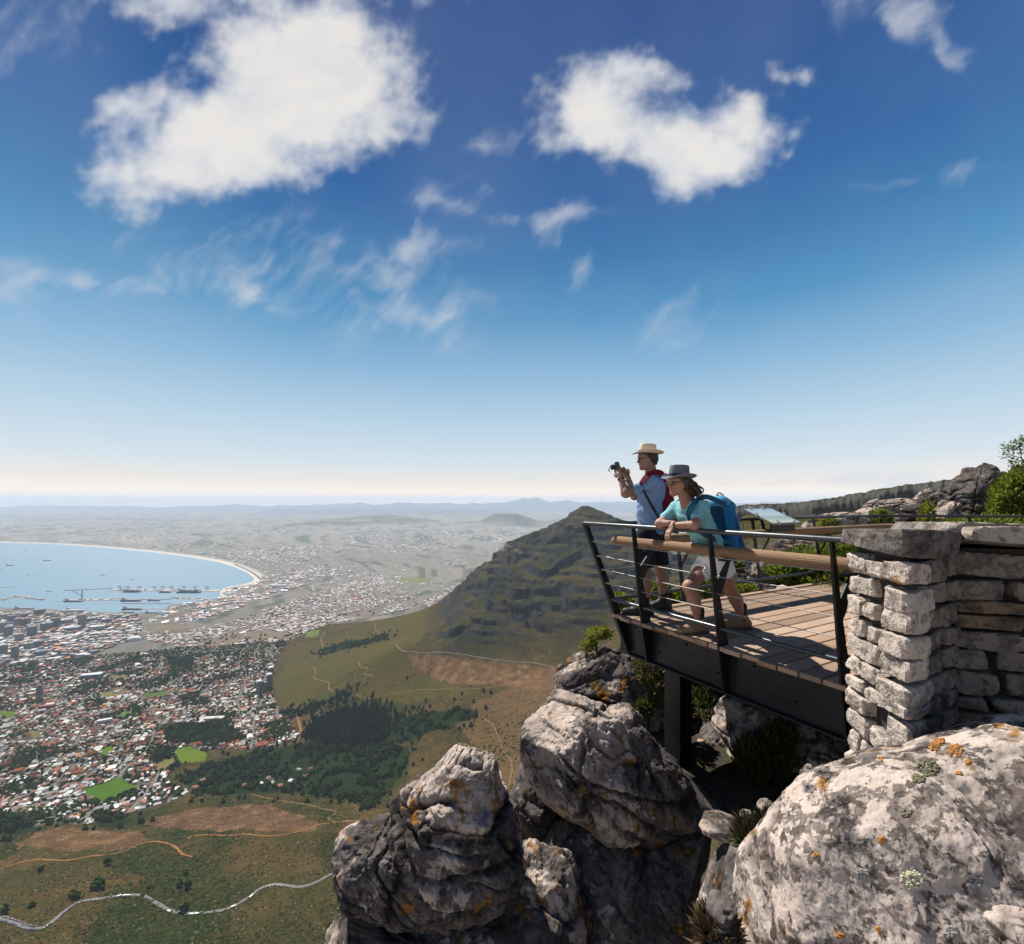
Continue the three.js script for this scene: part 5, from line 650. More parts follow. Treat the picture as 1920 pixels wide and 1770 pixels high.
{
  const o = thing('railing', 'dark steel railing with a timber rail along the far edge behind the two people', 'railing'), K = 5.85, lean = (h) => -.148 * h / .95, wd = v3(.97, 0, .24).normalize(), corner = (h, off) => DK(lean(h) + off, K, h);
  for (const s of [1.1, 2.6, 4.1, K]) part('post', tapeT(s), steel, o);
  function tapeT(s) { const g = [], a = DK(.02, s, -.3), b = DK(lean(.95), s, .95); g.push(bar(a, b, .055, .014, UD)); g.push(bar(DK(lean(.4), s, .42), DK(.09, s, .71), .012, .03, VD)); return merge(g); }
  for (const [h, r] of [[.955, .0205], [.15, .0185]]) { const a = h > .5 ? DK(-.148, -.10, h) : DK(-.03, 0, h), e = corner(h, 0); part(h > .5 ? 'top_rail' : 'lower_rail', rod(h > .5 ? DK(-.148, -.16, h) : a, e, r, 14), steelWorn, o); part(h > .5 ? 'top_rail' : 'lower_rail', rod(e, e.clone().addScaledVector(wd, 5.5), r, 14), steelWorn, o); }
  for (const k of [1.4, 2.9, 4.4]) { const e = corner(.95, 0).addScaledVector(wd, k), b = corner(-.2, 0).addScaledVector(wd, k); part('post', bar(b, e, .05, .014, v3(0, 0, 1)), steel, o); }
  for (const h of [.76, .605, .46, .318]) part('cable', rod(DK(lean(h) - .1 * h, 0, h), DK(lean(h), K, h), .003, 6), wireM, o);
  part('timber_rail', logRail(DK(.07, .55, .775), corner(.775, .07 + .12), .053, true), logTex, o); part('timber_rail', logRail(corner(.775, .19), corner(.775, .19).addScaledVector(wd, 5), .053, false), logTex, o);
}
// the information panel on the far railing
{
  const o = thing('information_panel', 'tilted glass-covered map panel on the far timber rail', 'information panel'), s0 = 2.50, s1 = 3.12, P = (s, k, lift) => DK(lerp(.20, -.20, k), s, lerp(.925, 1.10, k) + lift);
  const slab = (k0, k1, a, b, l0, l1) => { const q = [P(a, k0, l0), P(b, k0, l0), P(b, k1, l0), P(a, k1, l0), P(a, k0, l1), P(b, k0, l1), P(b, k1, l1), P(a, k1, l1)], g = new THREE.BufferGeometry(), I = [0, 2, 1, 0, 3, 2, 4, 5, 6, 4, 6, 7, 0, 1, 5, 0, 5, 4, 1, 2, 6, 1, 6, 5, 2, 3, 7, 2, 7, 6, 3, 0, 4, 3, 4, 7]; g.setAttribute('position', new THREE.Float32BufferAttribute(q.flatMap((p) => p.toArray()), 3)); g.setAttribute('uv', new THREE.Float32BufferAttribute([0, 0, 1, 0, 1, 1, 0, 1, 0, 0, 1, 0, 1, 1, 0, 1], 2)); g.setIndex(I); const n = g.toNonIndexed(); n.computeVertexNormals(); return n; };
  const print = canvasTex(512, 340, (c, w, h) => { const g = c.createLinearGradient(0, 0, 0, h); g.addColorStop(0, '#b7c6cc'); g.addColorStop(.45, '#d3dcdc'); g.addColorStop(.55, '#bccbcb'); g.addColorStop(1, '#dcded2'); c.fillStyle = g; c.fillRect(0, 0, w, h); const r = rng(4); for (let k = 0; k < 4; k++) { c.fillStyle = ['#c0cccd', '#a9bab4', '#c2c8b2', '#d8d7c4'][k]; c.beginPath(); c.moveTo(0, h); for (let x = 0; x <= w; x += 8) c.lineTo(x, h * (.48 + .12 * k) - 26 * fbm(x / 90, k * 7, 1, 4) - 10 * r()); c.lineTo(w, h); c.fill(); } });
  part('frame', slab(-.03, 1.03, s0 - .015, s1 + .015, -.03, -.008), std([.20, .19, .18], .6), o); part('map_print', slab(0, 1, s0, s1, -.0075, -.004), std([1, 1, 1], .6, { map: print }), o);
  part('glass', slab(-.01, 1.01, s0 - .005, s1 + .005, .004, .010), new THREE.MeshPhysicalMaterial({ color: 0xfcfefe, roughness: .04, transmission: 1, thickness: 0, ior: 1.45, specularIntensity: .35 }), o);
  for (const [k, f] of [[0, .2], [0, .8], [1, .2], [1, .65], [.55, 0], [.55, 1]]) part('clip', slab(k - .035, k + .035, lerp(s0, s1, f) - .016, lerp(s0, s1, f) + .016, -.02, .022), std([.62, .6, .55], .4, { metalness: .6 }), o);
  part('bracket', merge([s0 + .06, s1 - .06].map((s) => bar(DK(.07, s, .74), P(s, .5, -.03), .05, .012, UD)).concat([deckBox(.14, .152, s0 + .03, s1 - .03, .80, .90)])), steel, o);
}
// ---------------------------------------------------------------- the dry-stone wall: every stone is a part
// a rough block filling a plan outline [right, ahead] (anticlockwise from above or not) between two heights
function stoneGeo(plan, h0, h1, o = {}) {
  const { N = 8, seed = 1, p = 90, rough = .013, grow = 0, dark = .25, tint = 0, orange = 0 } = o, n = plan.length, cx = plan.reduce((a, q) => a + q[0], 0) / n, cd = plan.reduce((a, q) => a + q[1], 0) / n, c = v3(cx, (h0 + h1) / 2, -cd), planes = [], wob = rng(seed * 131 + 7);
  for (let i = 0; i < n; i++) { const a = plan[i], b = plan[(i + 1) % n], ex = b[0] - a[0], ed = b[1] - a[1], l = Math.hypot(ex, ed); if (l < 1e-6) continue; let nx = ed / l, nd = -ex / l, D = (a[0] - cx) * nx + (a[1] - cd) * nd; if (D < 0) { nx = -nx; nd = -nd; D = -D; } const ty = (wob() - .5) * .42, q = Math.hypot(1, ty); planes.push([nx / q, ty / q, -nd / q, (D + grow * (wob() - .4)) / q]); }
  for (const sg of [1, -1]) { const tx = (wob() - .5) * .22, tz = (wob() - .5) * .22, q = Math.hypot(1, tx, tz); planes.push([tx / q, sg / q, tz / q, (h1 - h0) / 2 / q]); }
  // a chamfer or two, as the mason's hammer left them
  for (let k = 0; k < (o.cuts || 10) * 2.4; k++) { const a = wob() * 6.28, e = (wob() - .5) * 2.2, nx = Math.cos(a) * Math.cos(e), ny = Math.sin(e), nz = Math.sin(a) * Math.cos(e); let m = 0; for (const q of plan) for (const h of [h0, h1]) m = Math.max(m, (q[0] - cx) * nx + (h - c.y) * ny + (-(q[1] - cd)) * nz); planes.push([nx, ny, nz, m * (.80 + .21 * wob())]); }
  const P = [], UV = [], C = [], I = [], s = seed * 5.7;
  for (let f = 0; f < 6; f++) {
    const base = P.length / 3, ax = f >> 1, sg = f & 1 ? -1 : 1;
    for (let j = 0; j <= N; j++) for (let i = 0; i <= N; i++) {
      const a = Math.tan((i / N - .5) * Math.PI / 2), b = Math.tan((j / N - .5) * Math.PI / 2), D = ax === 0 ? [sg, a, b] : ax === 1 ? [b, sg, a] : [a, b, sg], W3 = [(planes.length && 1)], l = Math.hypot(...D); void W3;
      // stretch the directions to the block so that its faces share the points evenly
      const sx = o.ex || 1, dx0 = D[0] / l * sx, dy0 = D[1] / l * (h1 - h0) / Math.max(.1, (o.size || .25)), dz0 = D[2] / l, q = Math.hypot(dx0, dy0, dz0), dx = dx0 / q, dy = dy0 / q, dz = dz0 / q;
      let t = 0; for (const [nx, ny, nz, d] of planes) { const e = (nx * dx + ny * dy + nz * dz) / d; if (e > 0) t += Math.pow(e, p); } t = Math.pow(t, -1 / p);
      let x = c.x + dx * t, y = c.y + dy * t, z = c.z + dz * t; const n1 = fbm(x * 9 + s, y * 9, z * 9, 4, .6), n2 = Math.abs(noise(x * 14, y * 14 + s, z * 14)), k = rough * .55 * (1.3 * n1 + .9 * (n2 - .25)); x += dx * k; y += dy * k; z += dz * k; P.push(x, y, z); UV.push((ax === 0 ? z : x) / .8 + s, (ax === 1 ? z : y) / .8 + s * .3);
      const m1 = fbm(x * 6, y * 6 + s, z * 6, 4), m2 = noise(x * 38, y * 38, z * 38 + s); const faceLight = o.pale || .36; let col = mixc(SC([.50, .435, .38], faceLight), SC([.68, .60, .53], faceLight), clamp(.5 + m1 + .3 * m2)); col = mixc(col, SC([.44, .30, .16], faceLight * 1.1), clamp(tint + m1 * tint)); const dk = sstep(-.06, .2, m1 * .9 + .32 * m2 + dark - .5); col = mixc(col, mixc(SC([.085, .08, .078]), SC([.24, .22, .21]), clamp(.5 + m2)), dk * .9); if (orange) col = mixc(col, ORANGE, sstep(.15, .4, m1 + orange - .3) * .8); C.push(...col);  // sunlit faces get lighter stone and shaded faces darker, painted into the colour
    }
    for (let j = 0; j < N; j++) for (let i = 0; i < N; i++) { const a = base + j * (N + 1) + i, b = a + 1, cc = a + N + 1, d = cc + 1; if (sg > 0) I.push(a, b, cc, b, d, cc); else I.push(a, cc, b, b, cc, d); }
  }
  return rockGeometry(P, C, I, .8, .8);
}
{
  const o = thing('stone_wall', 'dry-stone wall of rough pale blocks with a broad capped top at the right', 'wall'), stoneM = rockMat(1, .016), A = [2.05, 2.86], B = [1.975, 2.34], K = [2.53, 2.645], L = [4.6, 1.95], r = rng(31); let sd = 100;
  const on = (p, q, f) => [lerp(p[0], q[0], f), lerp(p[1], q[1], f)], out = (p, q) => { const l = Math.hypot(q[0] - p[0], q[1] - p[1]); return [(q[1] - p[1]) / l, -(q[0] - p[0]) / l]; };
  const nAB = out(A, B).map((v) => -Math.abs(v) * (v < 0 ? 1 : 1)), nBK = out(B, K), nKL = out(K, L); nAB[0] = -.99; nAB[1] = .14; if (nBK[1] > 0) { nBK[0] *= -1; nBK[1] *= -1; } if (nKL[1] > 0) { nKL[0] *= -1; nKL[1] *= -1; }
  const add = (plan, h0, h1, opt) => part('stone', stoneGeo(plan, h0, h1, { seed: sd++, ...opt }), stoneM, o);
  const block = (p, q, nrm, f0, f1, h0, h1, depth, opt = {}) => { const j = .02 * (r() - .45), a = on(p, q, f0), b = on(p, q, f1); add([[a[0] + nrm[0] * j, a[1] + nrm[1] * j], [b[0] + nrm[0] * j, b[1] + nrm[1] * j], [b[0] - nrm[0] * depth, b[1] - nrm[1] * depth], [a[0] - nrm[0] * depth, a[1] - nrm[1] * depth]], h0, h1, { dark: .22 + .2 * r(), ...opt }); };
  const rows = [[.888, .778], [.762, .648], [.630, .518], [.500, .408], [.391, .288], [.271, .168], [.151, .078], [.061, -.045], [-.055, -.17], [-.18, -.3], [-.31, -.44]];
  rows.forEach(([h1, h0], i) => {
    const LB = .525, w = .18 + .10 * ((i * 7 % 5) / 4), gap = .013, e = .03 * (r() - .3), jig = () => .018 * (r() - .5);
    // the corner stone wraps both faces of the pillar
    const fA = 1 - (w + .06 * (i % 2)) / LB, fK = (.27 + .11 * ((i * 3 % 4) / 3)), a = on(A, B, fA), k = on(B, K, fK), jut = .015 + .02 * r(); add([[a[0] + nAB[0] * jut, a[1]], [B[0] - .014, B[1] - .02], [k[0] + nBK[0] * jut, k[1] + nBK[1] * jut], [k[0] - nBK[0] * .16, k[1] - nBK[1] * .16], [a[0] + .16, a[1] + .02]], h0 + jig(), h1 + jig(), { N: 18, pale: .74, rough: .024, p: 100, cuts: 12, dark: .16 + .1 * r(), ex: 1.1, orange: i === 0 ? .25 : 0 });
    // the left face: one or two stones to the end, which is ragged; stone coloured paler for the sun on this face
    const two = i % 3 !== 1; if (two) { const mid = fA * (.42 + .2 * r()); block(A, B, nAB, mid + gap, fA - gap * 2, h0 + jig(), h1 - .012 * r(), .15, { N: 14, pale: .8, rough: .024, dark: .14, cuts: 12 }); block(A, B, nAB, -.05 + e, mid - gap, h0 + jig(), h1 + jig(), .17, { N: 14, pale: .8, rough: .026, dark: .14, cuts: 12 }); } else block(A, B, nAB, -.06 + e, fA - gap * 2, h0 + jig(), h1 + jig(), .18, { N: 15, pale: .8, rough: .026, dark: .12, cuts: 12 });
    // the right face of the pillar, to the inner corner; stone coloured darker for the shade on it
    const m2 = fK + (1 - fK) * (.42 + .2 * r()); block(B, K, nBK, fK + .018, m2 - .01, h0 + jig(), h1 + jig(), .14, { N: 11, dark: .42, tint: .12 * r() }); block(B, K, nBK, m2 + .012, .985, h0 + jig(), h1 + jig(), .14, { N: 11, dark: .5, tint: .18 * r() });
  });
  // the long wall: its courses are of uneven height, a stone is split in two now and then; coloured darker for its shade
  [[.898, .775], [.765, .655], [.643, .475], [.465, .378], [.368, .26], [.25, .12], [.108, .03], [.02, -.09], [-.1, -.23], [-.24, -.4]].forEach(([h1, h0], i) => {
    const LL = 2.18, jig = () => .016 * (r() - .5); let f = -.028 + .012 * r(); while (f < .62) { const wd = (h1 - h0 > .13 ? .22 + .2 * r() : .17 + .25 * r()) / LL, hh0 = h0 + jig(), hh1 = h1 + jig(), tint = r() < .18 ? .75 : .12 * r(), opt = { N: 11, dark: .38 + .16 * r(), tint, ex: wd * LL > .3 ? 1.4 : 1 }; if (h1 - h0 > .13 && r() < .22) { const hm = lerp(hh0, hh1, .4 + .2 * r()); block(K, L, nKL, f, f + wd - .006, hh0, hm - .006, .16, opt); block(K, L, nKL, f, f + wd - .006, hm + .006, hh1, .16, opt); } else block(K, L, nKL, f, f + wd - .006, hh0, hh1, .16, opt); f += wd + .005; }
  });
  // coping: broad slabs, the first dark with lichen
  const cap = (plan, h0, h1, opt) => part('coping_stone', stoneGeo(plan, h0, h1, { seed: sd++, N: 22, p: 60, rough: .012, cuts: 5, size: .5, ...opt }), stoneM, o);
  cap([[2.02, 2.93], [1.935, 2.30], [2.43, 2.55], [2.92, 3.05], [2.60, 3.30]], .905, 1.022, { dark: .72, N: 30, rough: .02 }); cap([[2.46, 2.575], [3.02, 2.385], [3.32, 3.05], [2.95, 3.08]], .925, 1.045, { dark: .2, N: 24, pale: .62 }); cap([[3.05, 2.375], [3.62, 2.18], [3.92, 3.0], [3.35, 3.05]], .93, 1.035, { dark: .26, pale: .62 }); cap([[2.95, 3.095], [3.93, 3.03], [3.95, 3.5], [3.36, 3.95], [2.62, 3.33]], .93, 1.03, { dark: .22, pale: .62 }); cap([[3.64, 2.17], [4.6, 1.85], [4.9, 3.3], [3.96, 3.4]], .93, 1.035, { dark: .25, pale: .62 });
  // mortar and rubble in the heart of the wall
  const core = [[2.10, 2.84], [2.06, 2.46], [2.53, 2.735], [4.55, 2.06], [4.8, 3.2], [3.4, 3.85], [2.6, 3.24]], s = new THREE.Shape(core.map(([x, d]) => new THREE.Vector2(x, d))), g = new THREE.ExtrudeGeometry(s, { depth: 1.5, bevelEnabled: false }).rotateX(-Math.PI / 2).translate(0, -.57, 0);
  part('mortar', g, matte([.075, .066, .06], { bumpMap: rockTile.bmp, bumpScale: .02 }), o);
}
// ---------------------------------------------------------------- people: smooth skins drawn round jointed bones
function surfaceNets(f, lo, hi, h) {
  const nx = Math.ceil((hi[0] - lo[0]) / h) + 2, ny = Math.ceil((hi[1] - lo[1]) / h) + 2, nz = Math.ceil((hi[2] - lo[2]) / h) + 2, F0 = new Float32Array(nx * ny * nz), id = new Int32Array(nx * ny * nz).fill(-1), P = [], I = [];
  const at = (i, j, k) => (k * ny + j) * nx + i;
  for (let k = 0; k < nz; k++) for (let j = 0; j < ny; j++) for (let i = 0; i < nx; i++) F0[at(i, j, k)] = f(lo[0] + i * h, lo[1] + j * h, lo[2] + k * h);
  for (let k = 0; k < nz - 1; k++) for (let j = 0; j < ny - 1; j++) for (let i = 0; i < nx - 1; i++) {
    let n = 0, sx = 0, sy = 0, sz = 0; const c = []; for (let q = 0; q < 8; q++) c.push(F0[at(i + (q & 1), j + (q >> 1 & 1), k + (q >> 2))]);
    for (let a = 0; a < 8; a++) for (const b of [1, 2, 4]) { if (a & b) continue; const d = a | b; if ((c[a] < 0) === (c[d] < 0)) continue; const t = c[a] / (c[a] - c[d]); sx += (a & 1) + (b === 1 ? t : 0); sy += (a >> 1 & 1) + (b === 2 ? t : 0); sz += (a >> 2) + (b === 4 ? t : 0); n++; }
    if (!n) continue; id[at(i, j, k)] = P.length / 3; P.push(lo[0] + (i + sx / n) * h, lo[1] + (j + sy / n) * h, lo[2] + (k + sz / n) * h);
  }
  for (let k = 1; k < nz - 1; k++) for (let j = 1; j < ny - 1; j++) for (let i = 1; i < nx - 1; i++) {
    const s = F0[at(i, j, k)] < 0; const quad = (a, b, c, d, w) => { if (a < 0 || b < 0 || c < 0 || d < 0) return; w ? I.push(a, b, c, a, c, d) : I.push(a, c, b, a, d, c); };
    if (s !== F0[at(i + 1, j, k)] < 0) quad(id[at(i, j - 1, k - 1)], id[at(i, j, k - 1)], id[at(i, j, k)], id[at(i, j - 1, k)], s);
    if (s !== F0[at(i, j + 1, k)] < 0) quad(id[at(i - 1, j, k - 1)], id[at(i - 1, j, k)], id[at(i, j, k)], id[at(i, j, k - 1)], s);
    if (s !== F0[at(i, j, k + 1)] < 0) quad(id[at(i - 1, j - 1, k)], id[at(i, j - 1, k)], id[at(i, j, k)], id[at(i - 1, j, k)], s);
  }
  const g = new THREE.BufferGeometry(); g.setAttribute('position', new THREE.Float32BufferAttribute(P, 3)); g.setAttribute('uv', new THREE.Float32BufferAttribute(P.length / 3 ? Array.from({ length: P.length / 3 * 2 }, (_, q) => q & 1 ? P[(q >> 1) * 3 + 1] * 3 : (P[(q >> 1) * 3] + P[(q >> 1) * 3 + 2]) * 3) : [], 2)); g.setIndex(I);
  const N = new Float32Array(P.length), e = h * .6; for (let i = 0; i < P.length; i += 3) { const [x, y, z] = [P[i], P[i + 1], P[i + 2]]; let a = f(x + e, y, z) - f(x - e, y, z), b = f(x, y + e, z) - f(x, y - e, z), c = f(x, y, z + e) - f(x, y, z - e); const l = Math.hypot(a, b, c) || 1; N[i] = a / l; N[i + 1] = b / l; N[i + 2] = c / l; }
  g.setAttribute('normal', new THREE.BufferAttribute(N, 3)); return g;
}
// bones: [from, to, radius, radius at the end, (stretch: [axis, factor] squeezes along an axis)]
function flesh(bones, k = .03) {
  const q = bones.map(([a, b, r0, r1 = r0, sq]) => ({ a, d: b.clone().sub(a), l: Math.max(1e-8, b.distanceToSquared(a)), r0, r1, sq })), B = bones.map(([a, b, r0, r1 = r0]) => ({ m: a.clone().lerp(b, .5), R: a.distanceTo(b) / 2 + Math.max(r0, r1) * 1.4 }));
  const f = (x, y, z) => { let s = 1; for (let i = 0; i < q.length; i++) { const { a, d, l, r0, r1, sq } = q[i], m = B[i], far = Math.hypot(x - m.m.x, y - m.m.y, z - m.m.z) - m.R; if (far > s + k) continue; let px = x - a.x, py = y - a.y, pz = z - a.z; const t = clamp((px * d.x + py * d.y + pz * d.z) / l); px -= d.x * t; py -= d.y * t; pz -= d.z * t; let w = 1; if (sq) { const o = px * sq[0].x + py * sq[0].y + pz * sq[0].z; px += sq[0].x * o * (1 / sq[1] - 1); py += sq[0].y * o * (1 / sq[1] - 1); pz += sq[0].z * o * (1 / sq[1] - 1); w = Math.min(1, sq[1] + .15); } const e = (Math.sqrt(px * px + py * py + pz * pz) - lerp(r0, r1, t)) * w, h = clamp(.5 + .5 * (s - e) / k); s = lerp(s, e, h) - k * h * (1 - h); } return s; };
  const lo = [1e9, 1e9, 1e9], hi = [-1e9, -1e9, -1e9]; for (const [a, b, r0, r1 = r0, sq] of bones) for (const p of [a, b]) ['x', 'y', 'z'].forEach((c, i) => { const r = Math.max(r0, r1) * (sq ? Math.max(1, sq[1]) : 1) + .035; lo[i] = Math.min(lo[i], p[c] - r); hi[i] = Math.max(hi[i], p[c] + r); }); f.lo = lo; f.hi = hi; return f;
}
const skinned = (bones, k, h, cut) => { const f = flesh(bones, k), g = cut ? (x, y, z) => Math.max(f(x, y, z), cut(x, y, z)) : f; return surfaceNets(g, f.lo, f.hi, h); };
// a hand: palm, four fingers of different lengths, a thumb from the side. w wrist, dir towards the knuckles, pn palm normal (the way fingers curl), curl 0..1
function hand(w, dir, pn, sideSign, curl, size = 1) {
  const d = dir.clone().normalize(), n = pn.clone().addScaledVector(d, -pn.dot(d)).normalize(), s = d.clone().cross(n).normalize().multiplyScalar(sideSign), S = size, B = [], P = (a, b, c) => w.clone().addScaledVector(d, a * S).addScaledVector(s, b * S).addScaledVector(n, c * S);
  B.push([P(-.02, 0, 0), P(.03, 0, 0), .027 * S, .026 * S]); for (const o of [-.028, -.01, .01, .027]) B.push([P(.02, o * .7, 0), P(.085, o, 0), .015 * S, .0125 * S]);
  const fingers = [[-.03, .068], [-.01, .078], [.0105, .073], [.029, .058]]; for (const [o, L] of fingers) { let p = P(.085, o, 0), a = curl * .5, r = .0095 * S; for (let i = 0; i < 3; i++) { const l = L * [.45, .32, .26][i] * S, e = p.clone().addScaledVector(d, Math.cos(a) * l).addScaledVector(n, Math.sin(a) * l).addScaledVector(s, o * .12 * l); B.push([p, e, r, r * .92]); p = e; a += curl * .75; r *= .92; } }
  let p = P(.015, -.03, .006); for (const [l, a, b] of [[.035, .55, .5], [.03, .8, .3], [.024, .95, .2]]) { const e = p.clone().addScaledVector(d, a * l * S).addScaledVector(s, -b * l * S).addScaledVector(n, curl * .5 * l * S); B.push([p, e, .0115 * S, .010 * S]); p = e; }
  return skinned(B, .006 * S, .0042);
}
const cloth = (() => { const b = dataTex(256, (u, v) => .5 + .3 * tnoise(u, v, 4, 3, 4) + .12 * tnoise(u, v, 50, 6, 2), false); return (c, bump = .006, rough = .92) => new THREE.MeshPhysicalMaterial({ color: new THREE.Color().setRGB(...c.map((v) => v * ALB)), roughness: rough, specularIntensity: .3, bumpMap: b, bumpScale: bump }); })();
const skinM = (c) => new THREE.MeshPhysicalMaterial({ color: new THREE.Color().setRGB(...c.map((v) => v * ALB)), roughness: .6, specularIntensity: .6, map: dataTex(128, (u, v) => { const t = .9 + .1 * tnoise(u, v, 3, 5, 4) + .05 * tnoise(u, v, 30, 7, 2); return [t, t * (.97 + .06 * tnoise(u, v, 4, 2, 3)), t * .97]; }, false) });
// a head looking along f; up u; returns skin bones and points for hair, hat, glasses
function headBones(c, f, u, S = 1) {
  const s = f.clone().cross(u).normalize(), P = (a, b, o) => c.clone().addScaledVector(f, a * S).addScaledVector(u, b * S).addScaledVector(s, o * S), B = [];
  B.push([P(-.022, .03, 0), P(.02, .035, 0), .083 * S, .078 * S, [s, .9]]); B.push([P(.035, -.03, 0), P(.052, -.072, 0), .052 * S, .036 * S, [s, 1.05]]); B.push([P(.02, -.01, .03), P(.02, -.06, .038), .04 * S, .03 * S], [P(.02, -.01, -.03), P(.02, -.06, -.038), .04 * S, .03 * S]);
  B.push([P(.078, .022, 0), P(.102, -.012, 0), .011 * S, .0135 * S]); B.push([P(.066, .035, .03), P(.066, .035, -.03), .024 * S]); B.push([P(.08, -.043, .012), P(.08, -.043, -.012), .0125 * S], [P(.074, -.082, 0), P(.068, -.085, 0), .02 * S]);
  for (const o of [1, -1]) B.push([P(-.005, .018, .077 * o), P(-.012, -.022, .074 * o), .019 * S, .012 * S, [s, .45]]);
  return { B, P, s };
}
function lips(P, m, parent) { part('mouth', skinned([[P(.0905, -.044, .018), P(.0925, -.0435, 0), .0045, .006], [P(.0925, -.0435, 0), P(.0905, -.044, -.018), .006, .0045]], .004, .003), m, parent); }
function eyes(P, S, parent) { for (const o of [1, -1]) { const e = part('eye', new THREE.SphereGeometry(.0125 * S, 12, 10).translate(...P(.078, .012, .031 * o).toArray()), std([.7, .68, .65], .2), parent); mesh('iris', new THREE.SphereGeometry(.0065 * S, 10, 8).translate(...P(.0865, .012, .031 * o).toArray()), std([.05, .03, .02], .2), e); } }
function sunglasses(P, parent, lensC) { const m = std(lensC, .08), fr = std([.01, .01, .01], .3), g = []; const lens = (o) => { const q = new THREE.SphereGeometry(.027, 14, 10); q.scale(.28, .86, 1); return q; }; const s = P(0, 0, 1).sub(P(0, 0, 0)).normalize(), f = P(1, 0, 0).sub(P(0, 0, 0)).normalize(), u = P(0, 1, 0).sub(P(0, 0, 0)).normalize(), mm = new THREE.Matrix4().makeBasis(f, u, s); const o = new THREE.Group(); o.name = 'sunglasses'; parent.add(o); for (const k of [1, -1]) { const q = lens(k); if (mm.determinant() < 0) mm.makeBasis(f, u, s.clone().negate()); q.applyMatrix4(mm).translate(...P(.0925, .012, .032 * k).toArray()); mesh(k > 0 ? 'lens' : 'lens_001', q, m, o); g.push(rod(P(.088, .02, .058 * k), P(-.005, .02, .082 * k), .0032, 6)); } g.push(rod(P(.098, .018, .008), P(.098, .018, -.008), .003, 6)); mesh('arms', merge(g), fr, o); }
function hat(c, u, f, crownR, crownH, brim, m, bandM2, parent, name, dip = .012, sx = 1.16) {
  const pts = []; const add = (r, y) => pts.push(new THREE.Vector2(r, y)); add(.0001, crownH * .86); add(crownR * .3, crownH * .88); add(crownR * .62, crownH * .99); add(crownR * .8, crownH * .985); add(crownR * .9, crownH * .9); add(crownR * .95, crownH * .5); add(crownR, 0); add(crownR + brim * .3, -.003); add(crownR + brim * .75, .002); add(crownR + brim, .014); add(crownR + brim + .002, .011); add(crownR + brim * .75, -.003); add(crownR + brim * .3, -.008); add(crownR * .99, -.006);
  const g = new THREE.LatheGeometry(pts, 40), p = g.attributes.position; for (let i = 0; i < p.count; i++) { let x = p.getX(i), y = p.getY(i), z = p.getZ(i); const r = Math.hypot(x, z); if (y > crownH * .5 && r < crownR) y -= .35 * crownH * Math.exp(-((z / (crownR * .35)) ** 2)) * sstep(crownR, crownR * .2, r) * .6; if (r > crownR) y -= dip * Math.max(0, x / (crownR + brim)) ** 2 * sstep(crownR, crownR + brim, r) * 2 - .014 * Math.abs(z / (crownR + brim)) ** 2 * sstep(crownR, crownR + brim, r); p.setXYZ(i, x * sx, y, z); } g.computeVertexNormals();
  const z = f.clone().cross(u).normalize(), x = u.clone().cross(z).normalize(), M4 = new THREE.Matrix4().makeBasis(x.clone().negate().dot(f) > 0 ? x.negate() : x, u, z).setPosition(c); if (M4.determinant() < 0) M4.makeBasis(x, u, z.negate()).setPosition(c);
  const h = part(name, g.applyMatrix4(M4), m, parent), b = new THREE.CylinderGeometry(crownR * 1.004, crownR * 1.022, .027, 40, 1, true).scale(sx, 1, 1).translate(0, .014, 0).applyMatrix4(M4); b.scale(1, 1, 1); mesh('hat_band', b, bandM2, h); return h;
}
const strap = (pts, w, th, m, parent, name, n = 30) => { const c = new THREE.CatmullRomCurve3(pts.map((p) => p[0])), P = [], I = [], N = n; for (let i = 0; i <= N; i++) { const t = i / N, p = c.getPoint(t), d = c.getTangent(t), k = t * (pts.length - 1), a = Math.min(pts.length - 2, Math.floor(k)), nn = pts[a][1].clone().lerp(pts[a + 1][1], k - a).normalize(), s = d.clone().cross(nn).normalize(); for (const [x, y] of [[-1, 0], [1, 0], [1, 1], [-1, 1]]) P.push(...p.clone().addScaledVector(s, x * w / 2).addScaledVector(nn, y * th).toArray()); if (i < N) for (let q = 0; q < 4; q++) { const e = i * 4 + q, f = i * 4 + (q + 1) % 4; I.push(e, f, e + 4, f, f + 4, e + 4); } } let g = new THREE.BufferGeometry(); g.setAttribute('position', new THREE.Float32BufferAttribute(P, 3)); g.setAttribute('uv', new THREE.Float32BufferAttribute(new Float32Array(P.length / 3 * 2), 2)); g.setIndex(I); g = g.toNonIndexed(); g.computeVertexNormals(); return part(name, g, m, parent); };
const low = (y0) => (x, y) => y0 - y, high = (y0) => (x, y) => y - y0;
